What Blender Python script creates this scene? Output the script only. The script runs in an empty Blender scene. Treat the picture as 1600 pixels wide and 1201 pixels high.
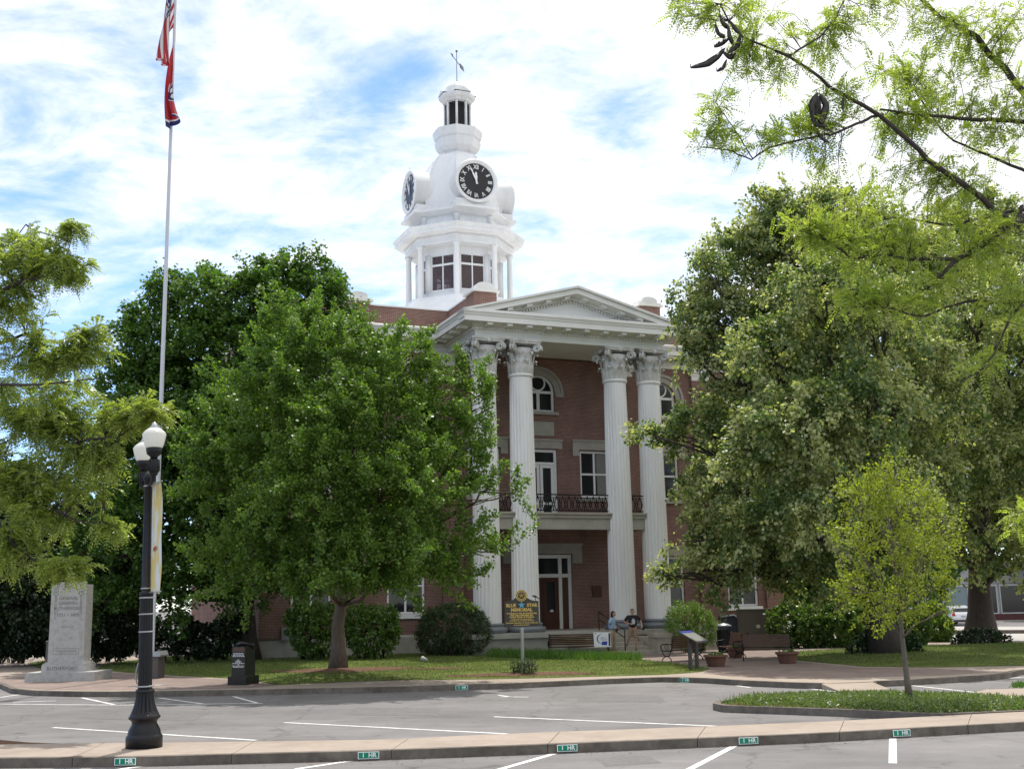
import bpy, math, random
import numpy as np
from mathutils import Vector, Matrix
R = math.radians
SC = bpy.context.scene
COL = SC.collection
rng = np.random.default_rng(7)
random.seed(7)

# ------------------------------------------------------------------ camera
EYE = np.array([0.0, 0.0, 2.45])
FPX, PITCH, ROLL = 1811.67, R(10.641), R(-1.1763)
_f = np.array([0, math.cos(PITCH), math.sin(PITCH)])
_u0 = np.array([0, -math.sin(PITCH), math.cos(PITCH)])
_x0 = np.array([1.0, 0, 0])
_xr = math.cos(ROLL) * _x0 + math.sin(ROLL) * _u0
_ur = -math.sin(ROLL) * _x0 + math.cos(ROLL) * _u0
cam = bpy.data.objects.new('camera', bpy.data.cameras.new('camera'))
COL.objects.link(cam)
cam.matrix_world = Matrix([[_xr[i], _ur[i], -_f[i], EYE[i]] for i in range(3)] + [[0, 0, 0, 1]])
cam.data.sensor_width = 36
cam.data.lens = FPX / 1600 * 36
cam.data.clip_end = 3000
SC.camera = cam

# ------------------------------------------------------------------ light
SUN_EL, SUN_AZ = R(68), R(10)          # azimuth clockwise from +Y
SC.view_settings.view_transform = 'Standard'
SC.view_settings.look = 'None'
SC.view_settings.gamma = 1
SC.view_settings.exposure = 0.76
sd = Vector((math.sin(SUN_AZ) * math.cos(SUN_EL), math.cos(SUN_AZ) * math.cos(SUN_EL), math.sin(SUN_EL)))
sl = bpy.data.lights.new('sun', 'SUN')
sl.energy = 2.8
sl.angle = R(0.6)
sl.color = (1.0, 0.955, 0.89)
so = bpy.data.objects.new('sun', sl)
COL.objects.link(so)
so.location = (0, 0, 60)
so.rotation_euler = sd.to_track_quat('Z', 'Y').to_euler()

W = bpy.data.worlds.new('World')
SC.world = W
W.use_nodes = True


def world_nodes():
    nt = W.node_tree
    nt.nodes.clear()
    N = nt.nodes.new
    L = nt.links.new
    out = N('ShaderNodeOutputWorld')
    sky = N('ShaderNodeTexSky')
    sky.sky_type = 'NISHITA'
    sky.sun_disc = False
    sky.sun_elevation = SUN_EL
    sky.sun_rotation = SUN_AZ
    sky.air_density = 1.0
    sky.dust_density = 0.15
    sky.ozone_density = 1.2
    tc = N('ShaderNodeTexCoord')
    sep = N('ShaderNodeSeparateXYZ')
    L(tc.outputs['Generated'], sep.inputs[0])

    def math_(op, a, b=None, clamp=False):
        m = N('ShaderNodeMath')
        m.operation = op
        m.use_clamp = clamp
        for i, q in enumerate((a, b)):
            if q is None:
                continue
            if isinstance(q, (int, float)):
                m.inputs[i].default_value = q
            else:
                L(q, m.inputs[i])
        return m.outputs[0]
    zz = math_('ADD', math_('MAXIMUM', sep.outputs[2], 0.0), 0.16)
    px = math_('DIVIDE', sep.outputs[0], zz)
    py = math_('DIVIDE', sep.outputs[1], zz)
    cmb = N('ShaderNodeCombineXYZ')
    L(px, cmb.inputs[0])
    L(py, cmb.inputs[1])

    def noise(scale, det, rough, off, dist=0.0):
        mp = N('ShaderNodeMapping')
        mp.inputs['Location'].default_value = off
        mp.inputs['Rotation'].default_value = (0, 0, 0.5)
        mp.inputs['Scale'].default_value = (1.0, 1.2, 1)
        L(cmb.outputs[0], mp.inputs[0])
        n = N('ShaderNodeTexNoise')
        n.inputs['Scale'].default_value = scale
        n.inputs['Detail'].default_value = det
        n.inputs['Roughness'].default_value = rough
        n.inputs['Distortion'].default_value = dist
        L(mp.outputs[0], n.inputs[0])
        return n.outputs[0]
    big = noise(1.1, 3, 0.5, (3.1, 1.7, 0))
    mid = noise(4.2, 9, 0.62, (0.4, 5.2, 0), 0.4)
    fine = noise(15.0, 4, 0.6, (8.4, 2.2, 0))
    s = math_('MULTIPLY', big, 0.7)
    s = math_('ADD', s, math_('MULTIPLY', mid, 0.95))
    s = math_('ADD', s, math_('MULTIPLY', fine, 0.24))
    s = math_('ADD', s, math_('MULTIPLY', sep.outputs[0], 0.33))
    s = math_('ADD', s, math_('MULTIPLY', sep.outputs[2], 1.15))
    mr = N('ShaderNodeMapRange')
    mr.interpolation_type = 'SMOOTHSTEP'
    mr.inputs['From Min'].default_value = 1.0
    mr.inputs['From Max'].default_value = 1.50
    L(s, mr.inputs[0])
    fac = math_('MULTIPLY', mr.outputs[0], 0.96)
    skm = N('ShaderNodeVectorMath')
    skm.operation = 'MULTIPLY'
    L(sky.outputs[0], skm.inputs[0])
    skm.inputs[1].default_value = (0.098, 0.112, 0.142)
    mix = N('ShaderNodeMixRGB')
    L(fac, mix.inputs[0])
    L(skm.outputs[0], mix.inputs[1])
    mix.inputs[2].default_value = (0.775, 0.775, 0.78, 1)
    bg = N('ShaderNodeBackground')
    L(mix.outputs[0], bg.inputs[0])
    bg.inputs[1].default_value = 1.0
    L(bg.outputs[0], out.inputs[0])


world_nodes()


# ------------------------------------------------------------------ picture to ground helpers
def ray(x, y):
    return _f + _xr * (x - 800) / FPX - _ur * (y - 600.5) / FPX


def gp(x, y, z=0.0):
    d = ray(x, y)
    return EYE + d * ((z - EYE[2]) / d[2])


def at(x, y, D):
    d = ray(x, y)
    return EYE + d * (D / d[1])


def pxm(D):
    return D / FPX * 1.0


# ------------------------------------------------------------------ materials
MATS = {}


def nmat(name):
    m = bpy.data.materials.new(name)
    m.use_nodes = True
    nt = m.node_tree
    return m, nt, nt.nodes['Principled BSDF']


def mat(name, col, rough=0.6, var=0.12, scale=3.0, bump=0.0, bscale=40.0, metal=0.0, spec=0.4, col2=None, stretch=None, dirt=0.0):
    if name in MATS:
        return MATS[name]
    m, nt, b = nmat(name)
    N, L = nt.nodes.new, nt.links.new
    tc = N('ShaderNodeTexCoord')
    src = tc.outputs['Object']
    if stretch:
        mp = N('ShaderNodeMapping')
        mp.inputs['Scale'].default_value = stretch
        L(src, mp.inputs[0])
        src = mp.outputs[0]
    n = N('ShaderNodeTexNoise')
    n.inputs['Scale'].default_value = scale
    n.inputs['Detail'].default_value = 8
    n.inputs['Roughness'].default_value = 0.65
    L(src, n.inputs[0])
    cr = N('ShaderNodeValToRGB')
    c = np.array(col)
    c2 = np.array(col2) if col2 is not None else np.clip(c * (1 + var), 0, 1)
    cr.color_ramp.elements[0].position = 0.3
    cr.color_ramp.elements[0].color = (*np.clip(c * (1 - var), 0, 1), 1)
    cr.color_ramp.elements[1].position = 0.7
    cr.color_ramp.elements[1].color = (*c2, 1)
    L(n.outputs[0], cr.inputs[0])
    csrc = cr.outputs[0]
    if dirt > 0:
        n3 = N('ShaderNodeTexNoise')
        n3.inputs['Scale'].default_value = scale * 0.23
        n3.inputs['Detail'].default_value = 6
        L(src, n3.inputs[0])
        r3 = N('ShaderNodeValToRGB')
        r3.color_ramp.elements[0].position = 0.45
        r3.color_ramp.elements[0].color = (1, 1, 1, 1)
        r3.color_ramp.elements[1].position = 0.72
        r3.color_ramp.elements[1].color = (1 - dirt, 1 - dirt, 1 - dirt * 1.1, 1)
        L(n3.outputs[0], r3.inputs[0])
        mx = N('ShaderNodeMixRGB')
        mx.blend_type = 'MULTIPLY'
        mx.inputs[0].default_value = 1
        L(csrc, mx.inputs[1])
        L(r3.outputs[0], mx.inputs[2])
        csrc = mx.outputs[0]
    L(csrc, b.inputs['Base Color'])
    b.inputs['Roughness'].default_value = rough
    b.inputs['Metallic'].default_value = metal
    b.inputs['Specular IOR Level'].default_value = spec
    if bump > 0:
        n2 = N('ShaderNodeTexNoise')
        n2.inputs['Scale'].default_value = bscale
        n2.inputs['Detail'].default_value = 5
        L(src, n2.inputs[0])
        bp = N('ShaderNodeBump')
        bp.inputs['Strength'].default_value = bump
        bp.inputs['Distance'].default_value = 0.02
        L(n2.outputs[0], bp.inputs['Height'])
        L(bp.outputs[0], b.inputs['Normal'])
    MATS[name] = m
    return m


def leafmat(name, cols, trans=0.35, rough=0.42, tcol=1.5, clump=None, spec=0.5):
    """cols: list of (pos, rgb) over a random number per leaf; clump: (rgb, scale, threshold) paler patches."""
    m, nt, b = nmat(name)
    N, L = nt.nodes.new, nt.links.new
    g = N('ShaderNodeNewGeometry')
    cr = N('ShaderNodeValToRGB')
    els = cr.color_ramp.elements
    while len(els) < len(cols):
        els.new(0.5)
    for e, (p, c) in zip(els, cols):
        e.position = p
        e.color = (*c, 1)
    L(g.outputs['Random Per Island'], cr.inputs[0])
    src = cr.outputs[0]
    if clump:
        tc = N('ShaderNodeTexCoord')
        n = N('ShaderNodeTexNoise')
        n.inputs['Scale'].default_value = clump[1]
        n.inputs['Detail'].default_value = 3
        L(tc.outputs['Object'], n.inputs[0])
        ad = N('ShaderNodeMath')
        ad.operation = 'MULTIPLY_ADD'
        L(g.outputs['Random Per Island'], ad.inputs[0])
        ad.inputs[1].default_value = 0.35
        L(n.outputs[0], ad.inputs[2])
        mr = N('ShaderNodeMapRange')
        mr.inputs['From Min'].default_value = clump[2]
        mr.inputs['From Max'].default_value = clump[2] + 0.12
        L(ad.outputs[0], mr.inputs[0])
        mx = N('ShaderNodeMixRGB')
        L(mr.outputs[0], mx.inputs[0])
        L(src, mx.inputs[1])
        mx.inputs[2].default_value = (*clump[0], 1)
        src = mx.outputs[0]
    L(src, b.inputs['Base Color'])
    b.inputs['Roughness'].default_value = rough
    b.inputs['Specular IOR Level'].default_value = spec
    t = N('ShaderNodeBsdfTranslucent')
    mu = N('ShaderNodeMixRGB')
    mu.blend_type = 'MULTIPLY'
    mu.inputs[0].default_value = 1
    L(src, mu.inputs[1])
    mu.inputs[2].default_value = (tcol * 1.05, tcol * 1.1, tcol * 0.45, 1)
    L(mu.outputs[0], t.inputs[0])
    mix = N('ShaderNodeMixShader')
    mix.inputs[0].default_value = trans
    L(b.outputs[0], mix.inputs[1])
    L(t.outputs[0], mix.inputs[2])
    L(mix.outputs[0], nt.nodes['Material Output'].inputs[0])
    MATS[name] = m
    return m


def brickmat(name, c1, c2, mortar, bw=0.21, bh=0.07, scale=1.0, flat=False, rough=0.85, msize=0.012):
    m, nt, b = nmat(name)
    N, L = nt.nodes.new, nt.links.new
    tc = N('ShaderNodeTexCoord')
    if flat:
        vec = tc.outputs['Object']
    else:
        sp = N('ShaderNodeSeparateXYZ')
        L(tc.outputs['Object'], sp.inputs[0])
        ad = N('ShaderNodeMath')
        ad.operation = 'ADD'
        L(sp.outputs[0], ad.inputs[0])
        L(sp.outputs[1], ad.inputs[1])
        cb = N('ShaderNodeCombineXYZ')
        L(ad.outputs[0], cb.inputs[0])
        L(sp.outputs[2], cb.inputs[1])
        vec = cb.outputs[0]
    br = N('ShaderNodeTexBrick')
    br.inputs['Color1'].default_value = (*c1, 1)
    br.inputs['Color2'].default_value = (*c2, 1)
    br.inputs['Mortar'].default_value = (*mortar, 1)
    br.inputs['Scale'].default_value = scale
    br.inputs['Mortar Size'].default_value = msize
    br.inputs['Brick Width'].default_value = bw
    br.inputs['Row Height'].default_value = bh
    L(vec, br.inputs[0])
    n = N('ShaderNodeTexNoise')
    n.inputs['Scale'].default_value = 0.9
    n.inputs['Detail'].default_value = 8
    n.inputs['Roughness'].default_value = 0.7
    L(tc.outputs['Object'], n.inputs[0])
    cr = N('ShaderNodeValToRGB')
    cr.color_ramp.elements[0].position = 0.3
    cr.color_ramp.elements[0].color = (0.72, 0.72, 0.74, 1)
    cr.color_ramp.elements[1].position = 0.72
    cr.color_ramp.elements[1].color = (1.18, 1.12, 1.1, 1)
    L(n.outputs[0], cr.inputs[0])
    mx = N('ShaderNodeMixRGB')
    mx.blend_type = 'MULTIPLY'
    mx.inputs[0].default_value = 1
    L(br.outputs[0], mx.inputs[1])
    L(cr.outputs[0], mx.inputs[2])
    L(mx.outputs[0], b.inputs['Base Color'])
    b.inputs['Roughness'].default_value = rough
    b.inputs['Specular IOR Level'].default_value = 0.2
    MATS[name] = m
    return m


def glassmat(name, col, rough=0.08):
    m, nt, b = nmat(name)
    b.inputs['Base Color'].default_value = (*col, 1)
    b.inputs['Roughness'].default_value = rough
    b.inputs['Specular IOR Level'].default_value = 0.5
    N, L = nt.nodes.new, nt.links.new
    tc = N('ShaderNodeTexCoord')
    n = N('ShaderNodeTexNoise')
    n.inputs['Scale'].default_value = 0.7
    L(tc.outputs['Object'], n.inputs[0])
    bp = N('ShaderNodeBump')
    bp.inputs['Strength'].default_value = 0.06
    L(n.outputs[0], bp.inputs['Height'])
    L(bp.outputs[0], b.inputs['Normal'])
    MATS[name] = m
    return m


WHITE = mat('white_paint', (0.78, 0.78, 0.77), 0.45, 0.035, 1.2, dirt=0.10)
TOWERW = mat('tower_white_paint', (0.75, 0.755, 0.76), 0.45, 0.05, 2.5, dirt=0.13, stretch=(1, 1, .3))
CREAM = mat('cream_painted_trim', (0.76, 0.75, 0.71), 0.5, 0.05, 1.4, dirt=0.14)
COLW = mat('column_paint', (0.80, 0.79, 0.77), 0.5, 0.06, 2.2, dirt=0.2, stretch=(1, 1, 0.16))
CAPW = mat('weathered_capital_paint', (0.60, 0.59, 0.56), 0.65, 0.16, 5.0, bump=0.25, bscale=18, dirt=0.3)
COLBASE = mat('grey_column_base', (0.17, 0.18, 0.19), 0.45, 0.15, 2.0)
STONE = mat('grey_limestone', (0.36, 0.34, 0.30), 0.8, 0.12, 2.5, bump=0.1, bscale=30, dirt=0.2)
STONE2 = mat('pale_cut_stone', (0.42, 0.38, 0.31), 0.8, 0.12, 2.5, bump=0.1, bscale=30, dirt=0.2)
BRICK = brickmat('red_brick', (0.215, 0.103, 0.078), (0.15, 0.071, 0.056), (0.29, 0.225, 0.195))
PAVEB = brickmat('brick_paving', (0.275, 0.22, 0.19), (0.225, 0.175, 0.15), (0.18, 0.145, 0.125), 0.24, 0.12, flat=True)
GLASS = glassmat('dark_window_glass', (0.018, 0.02, 0.022))
WARMGL = glassmat('warm_tinted_glass', (0.10, 0.07, 0.065), 0.12)
IRON = mat('black_iron', (0.009, 0.009, 0.010), 0.42, 0.3, 9.0, spec=0.3)
DARKWOOD = mat('stained_door_wood', (0.075, 0.026, 0.014), 0.4, 0.3, 6.0, stretch=(6, 6, 0.6))
ROOFW = mat('white_roof_metal', (0.78, 0.78, 0.77), 0.4, 0.05, 1.0, dirt=0.1)
DARKFACE = mat('black_clock_dial', (0.012, 0.012, 0.014), 0.4, 0.2, 3.0)
BARK = mat('grey_brown_bark', (0.11, 0.085, 0.065), 0.9, 0.35, 6.0, bump=0.7, bscale=14, stretch=(2.5, 2.5, 0.5))
BARKD = mat('dark_bark', (0.05, 0.04, 0.034), 0.9, 0.35, 6.0, bump=0.7, bscale=14, stretch=(2.5, 2.5, 0.5))
BARKP = mat('pale_smooth_bark', (0.14, 0.115, 0.09), 0.8, 0.2, 8.0)


# ------------------------------------------------------------------ mesh builder
class MB:
    def __init__(self, xf=None):
        self.v, self.f, self.m, self.s = [], [], [], []
        self.xf = xf

    def add(self, vs, fs, mi=0, smooth=False):
        o = len(self.v)
        if self.xf:
            vs = [self.xf(p) for p in vs]
        self.v.extend(tuple(map(float, p)) for p in vs)
        for q in fs:
            self.f.append(tuple(i + o for i in q))
            self.m.append(mi)
            self.s.append(smooth)
        return self

    def box(self, x0, x1, y0, y1, z0, z1, mi=0):
        v = [(x, y, z) for z in (z0, z1) for y in (y0, y1) for x in (x0, x1)]
        return self.add(v, [(0, 2, 3, 1), (4, 5, 7, 6), (0, 1, 5, 4), (2, 6, 7, 3), (0, 4, 6, 2), (1, 3, 7, 5)], mi)

    def prism(self, poly, z0, z1, mi=0, z1s=None):
        """vertical prism from a list of (x,y); z1s optional per-vertex tops"""
        n = len(poly)
        v = [(p[0], p[1], z0) for p in poly] + [(p[0], p[1], z1 if z1s is None else z1s[i]) for i, p in enumerate(poly)]
        a = sum(poly[i][0] * poly[(i + 1) % n][1] - poly[(i + 1) % n][0] * poly[i][1] for i in range(n))
        idx = list(range(n)) if a > 0 else list(range(n))[::-1]
        f = [tuple(idx[::-1]), tuple(i + n for i in idx)]
        for k in range(n):
            i, j = idx[k], idx[(k + 1) % n]
            f.append((i, j, j + n, i + n))
        return self.add(v, f, mi)

    def extr(self, poly, y0, y1, mi=0):
        """polygon in (x,z) extruded along y"""
        n = len(poly)
        v = [(p[0], y0, p[1]) for p in poly] + [(p[0], y1, p[1]) for p in poly]
        a = sum(poly[i][0] * poly[(i + 1) % n][1] - poly[(i + 1) % n][0] * poly[i][1] for i in range(n))
        idx = list(range(n)) if a > 0 else list(range(n))[::-1]
        f = [tuple(idx), tuple(i + n for i in idx[::-1])]
        for k in range(n):
            i, j = idx[k], idx[(k + 1) % n]
            f.append((j, i, i + n, j + n))
        return self.add(v, f, mi)

    def lathe(self, prof, c=(0, 0, 0), n=24, a0=0.0, mi=0, smooth=True, capb=True, capt=True):
        v, f = [], []
        for r, z in prof:
            for k in range(n):
                a = a0 + 2 * math.pi * k / n
                v.append((c[0] + r * math.cos(a), c[1] + r * math.sin(a), c[2] + z))
        for i in range(len(prof) - 1):
            for k in range(n):
                k2 = (k + 1) % n
                f.append((i * n + k, i * n + k2, (i + 1) * n + k2, (i + 1) * n + k))
        if capb:
            f.append(tuple(range(n))[::-1])
        if capt:
            f.append(tuple((len(prof) - 1) * n + k for k in range(n)))
        return self.add(v, f, mi, smooth)

    def tube(self, pts, rad, n=8, mi=0, smooth=True, caps=True):
        pts = [np.array(p, float) for p in pts]
        if isinstance(rad, (int, float)):
            rad = [rad] * len(pts)
        v, f = [], []
        prev = None
        for i, p in enumerate(pts):
            t = pts[min(i + 1, len(pts) - 1)] - pts[max(i - 1, 0)]
            t = t / (np.linalg.norm(t) + 1e-9)
            if prev is None:
                h = np.array([0, 0, 1.0]) if abs(t[2]) < 0.9 else np.array([1.0, 0, 0])
                a = np.cross(t, h)
            else:
                a = prev - t * (prev @ t)
            a = a / (np.linalg.norm(a) + 1e-9)
            prev = a
            b = np.cross(t, a)
            for k in range(n):
                w = 2 * math.pi * k / n
                v.append(p + rad[i] * (math.cos(w) * a + math.sin(w) * b))
        for i in range(len(pts) - 1):
            for k in range(n):
                k2 = (k + 1) % n
                f.append((i * n + k, i * n + k2, (i + 1) * n + k2, (i + 1) * n + k))
        if caps:
            f.append(tuple(range(n))[::-1])
            f.append(tuple((len(pts) - 1) * n + k for k in range(n)))
        return self.add(v, f, mi, smooth)

    def sweep(self, path, prof, closed=True, mi=0):
        """profile of (out, z) swept with mitres round a 2-D path whose outside is on its right"""
        n = len(path)
        v, f = [], []
        P = [np.array(p, float) for p in path]
        for i in range(n):
            def nrm(a, b):
                d = b - a
                d = d / np.linalg.norm(d)
                return np.array([d[1], -d[0]])
            if closed or 0 < i < n - 1:
                n1, n2 = nrm(P[i - 1], P[i]), nrm(P[i], P[(i + 1) % n])
                m = n1 + n2
                m = m / (m @ n1)
            elif i == 0:
                m = nrm(P[0], P[1])
            else:
                m = nrm(P[-2], P[-1])
            for o, z in prof:
                q = P[i] + m * o
                v.append((q[0], q[1], z))
        k = len(prof)
        for i in range(n if closed else n - 1):
            j = (i + 1) % n
            for a in range(k - 1):
                f.append((i * k + a, j * k + a, j * k + a + 1, i * k + a + 1))
        return self.add(v, f, mi)

    def build(self, name, mats, parent=None):
        me = bpy.data.meshes.new(name)
        me.from_pydata(self.v, [], self.f)
        if not isinstance(mats, (list, tuple)):
            mats = [mats]
        for m in mats:
            me.materials.append(m)
        me.polygons.foreach_set('material_index', self.m)
        me.polygons.foreach_set('use_smooth', self.s)
        me.update()
        return link(name, me, parent)


def link(name, me, parent=None):
    o = bpy.data.objects.new(name, me)
    COL.objects.link(o)
    if parent:
        o.parent = parent
    return o


def thing(name, label, cat, loc=(0, 0, 0), rz=0.0, group=None):
    o = bpy.data.objects.new(name, None)
    COL.objects.link(o)
    o.location = loc
    o.rotation_euler = (0, 0, rz)
    o.empty_display_size = 0.3
    return tag(o, label, cat, group)


def tag(o, label, cat, group=None):
    o['label'] = label
    o['category'] = cat
    if group:
        o['group'] = group
    return o


def struct(o, kind='structure', label=None, cat=None):
    o['kind'] = kind
    if label:
        o['label'] = label
    if cat:
        o['category'] = cat
    return o


def copy_thing(root, label=None):
    r = root.copy()
    COL.objects.link(r)
    for ch in root.children:
        c = ch.copy()
        COL.objects.link(c)
        c.parent = r
        for g in ch.children:
            d = g.copy()
            COL.objects.link(d)
            d.parent = c
    if label:
        r['label'] = label
    return r


def text_mesh(body, size, ext=0.004, align='CENTER', space=1.0, bold=0.0):
    cu = bpy.data.curves.new('lettering', 'FONT')
    cu.body = body
    cu.size = size
    cu.extrude = ext
    cu.offset = bold
    cu.align_x = align
    cu.align_y = 'CENTER'
    cu.space_character = space
    cu.resolution_u = 3
    o = bpy.data.objects.new('lettering', cu)
    COL.objects.link(o)
    bpy.context.view_layer.update()
    me = bpy.data.meshes.new_from_object(o.evaluated_get(bpy.context.evaluated_depsgraph_get()))
    bpy.data.objects.remove(o)
    bpy.data.curves.remove(cu)
    vs = [tuple(v.co) for v in me.vertices]
    fs = [tuple(p.vertices) for p in me.polygons]
    bpy.data.meshes.remove(me)
    return vs, fs


def put_text(mb, body, size, org, xa, ya, ext=0.004, mi=0, space=1.0, bold=0.0):
    """lay lettering on the plane through org spanned by xa (reading direction) and ya (up)"""
    vs, fs = text_mesh(body, size, ext, 'CENTER', space, bold)
    org, xa, ya = (np.array(q, float) for q in (org, xa, ya))
    za = np.cross(xa, ya)
    mb.add([org + xa * p[0] + ya * p[1] + za * p[2] for p in vs], fs, mi)


def quads_mesh(name, Q, material, parent=None, normals=None):
    n = len(Q)
    me = bpy.data.meshes.new(name)
    me.vertices.add(n * 4)
    me.vertices.foreach_set('co', np.ascontiguousarray(Q, dtype=np.float32).ravel())
    me.loops.add(n * 4)
    me.loops.foreach_set('vertex_index', np.arange(n * 4, dtype=np.int32))
    me.polygons.add(n)
    me.polygons.foreach_set('loop_start', np.arange(0, n * 4, 4, dtype=np.int32))
    me.materials.append(material)
    me.update(calc_edges=True)
    return link(name, me, parent)


def unit(a):
    return a / (np.linalg.norm(a, axis=-1, keepdims=True) + 1e-9)


def rdir0(n):
    d = rng.normal(size=(n, 3))
    d[:, 2] *= .12
    return d


def UP0(n):
    return unit(np.array([0, 0, 1.0]) + rng.normal(size=(n, 3)) * .2)


def leaf_quads(P, A, Nn, l, w):
    A = unit(A)
    B = unit(np.cross(Nn, A))
    l = np.asarray(l).reshape(-1, 1)
    w = np.asarray(w).reshape(-1, 1)
    return np.stack([P, P + A * l * 0.45 + B * w * 0.5, P + A * l, P + A * l * 0.45 - B * w * 0.5], axis=1)

# ================================================================== GROUND
def zpl(Y):
    return 0.15 - 0.0025 * (Y - 33)


def gpl(x, y):
    """picture point on the gently falling plaza plane"""
    d = ray(x, y)
    k = -0.0025
    t = (0.15 + k * (0 - 33) - EYE[2]) / (d[2] - k * d[1])
    return EYE + d * t


ASPH = mat('worn_asphalt', (0.185, 0.176, 0.172), 0.9, 0.10, 1.1, bump=0.25, bscale=160, dirt=0.16, spec=0.2)


def weather_asphalt(m):
    nt = m.node_tree
    N, L = nt.nodes.new, nt.links.new
    b = nt.nodes['Principled BSDF']
    src = b.inputs['Base Color'].links[0].from_socket
    tc = N('ShaderNodeTexCoord').outputs['Object']

    def noise(sc, det=4, rough=.6, stretch=None):
        n = N('ShaderNodeTexNoise')
        n.inputs['Scale'].default_value = sc
        n.inputs['Detail'].default_value = det
        n.inputs['Roughness'].default_value = rough
        v = tc
        if stretch:
            mp = N('ShaderNodeMapping')
            mp.inputs['Scale'].default_value = stretch
            mp.inputs['Rotation'].default_value = (0, 0, .15)
            L(tc, mp.inputs[0])
            v = mp.outputs[0]
        L(v, n.inputs[0])
        return n.outputs[0]

    def ramp(v, p0, c0, p1, c1):
        r = N('ShaderNodeValToRGB')
        r.color_ramp.elements[0].position = p0
        r.color_ramp.elements[0].color = (c0, c0, c0, 1)
        r.color_ramp.elements[1].position = p1
        r.color_ramp.elements[1].color = (c1, c1, c1, 1)
        L(v, r.inputs[0])
        return r.outputs[0]

    def mul(a, c, f=1.0):
        x = N('ShaderNodeMixRGB')
        x.blend_type = 'MULTIPLY'
        x.inputs[0].default_value = f
        L(a, x.inputs[1])
        L(c, x.inputs[2])
        return x.outputs[0]
    c = mul(src, ramp(noise(.16, 5), .35, .84, .68, 1.14))
    c = mul(c, ramp(noise(.9, 6, .7, (.25, 2.2, 1)), .35, .90, .65, 1.07))
    c = mul(c, ramp(noise(55, 3, .8), .30, .78, .72, 1.22))
    c = mul(c, ramp(noise(1.7, 3, .5), .63, 1.0, .74, .62))
    vo = N('ShaderNodeTexVoronoi')
    vo.feature = 'DISTANCE_TO_EDGE'
    vo.inputs['Scale'].default_value = .22
    wv = N('ShaderNodeTexNoise')
    wv.inputs['Scale'].default_value = 1.3
    wv.inputs['Detail'].default_value = 6
    L(tc, wv.inputs[0])
    mx = N('ShaderNodeMixRGB')
    mx.blend_type = 'ADD'
    mx.inputs[0].default_value = .9
    L(tc, mx.inputs[1])
    L(wv.outputs['Color'], mx.inputs[2])
    L(mx.outputs[0], vo.inputs[0])
    c = mul(c, ramp(vo.outputs[0], .0, .72, .009, 1.0))
    L(c, b.inputs['Base Color'])


weather_asphalt(ASPH)
CONC = mat('tan_exposed_aggregate', (0.32, 0.265, 0.22), 0.9, 0.10, 4.0, bump=0.3, bscale=120, dirt=0.16, spec=0.2)
KERB = mat('dirty_kerb_concrete', (0.15, 0.13, 0.11), 0.9, 0.3, 5.0, bump=0.4, bscale=50, dirt=0.35, spec=0.2)
PLAZA = mat('plaza_concrete', (0.33, 0.275, 0.225), 0.9, 0.12, 1.5, bump=0.2, bscale=80, dirt=0.18, spec=0.2)
PAINT = mat('worn_road_paint', (0.66, 0.66, 0.64), 0.7, 0.18, 9.0, dirt=0.25)


def wear_paint(m):
    nt = m.node_tree
    N, L = nt.nodes.new, nt.links.new
    b = nt.nodes['Principled BSDF']
    src = b.inputs['Base Color'].links[0].from_socket
    n = N('ShaderNodeTexNoise')
    n.inputs['Scale'].default_value = 7
    n.inputs['Detail'].default_value = 9
    n.inputs['Roughness'].default_value = .75
    L(N('ShaderNodeTexCoord').outputs['Object'], n.inputs[0])
    r = N('ShaderNodeValToRGB')
    r.color_ramp.elements[0].position = .54
    r.color_ramp.elements[0].color = (0, 0, 0, 1)
    r.color_ramp.elements[1].position = .66
    r.color_ramp.elements[1].color = (.85, .85, .85, 1)
    L(n.outputs[0], r.inputs[0])
    x = N('ShaderNodeMixRGB')
    L(r.outputs[0], x.inputs[0])
    L(src, x.inputs[1])
    x.inputs[2].default_value = (.20, .19, .185, 1)
    L(x.outputs[0], b.inputs['Base Color'])


wear_paint(PAINT)
SOIL = mat('brown_mulch', (0.13, 0.075, 0.05), 0.95, 0.4, 22.0, bump=0.8, bscale=40, spec=0.1)
TURF = mat('lawn_turf', (0.075, 0.125, 0.026), 0.95, 0.35, 1.3, bump=0.6, bscale=60, spec=0.1, col2=(0.16, 0.185, 0.05), dirt=.3)

mb = MB()
mb.box(-700, 700, -60, 1400, -0.6, 0.0)
g = mb.build('ground', ASPH)
struct(g)


def lerp_path(pts, n):
    P = np.array(pts)
    s = np.r_[0, np.cumsum(np.linalg.norm(np.diff(P[:, :2], axis=0), axis=1))]
    t = np.linspace(0, s[-1], n)
    return np.stack([np.interp(t, s, P[:, i]) for i in range(P.shape[1])], 1)


def extend(P, a, b):
    P = [np.array(q) for q in P]
    d0 = unit(P[0] - P[1])
    d1 = unit(P[-1] - P[-2])
    return [P[0] + d0 * a] + P + [P[-1] + d1 * b]


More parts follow.
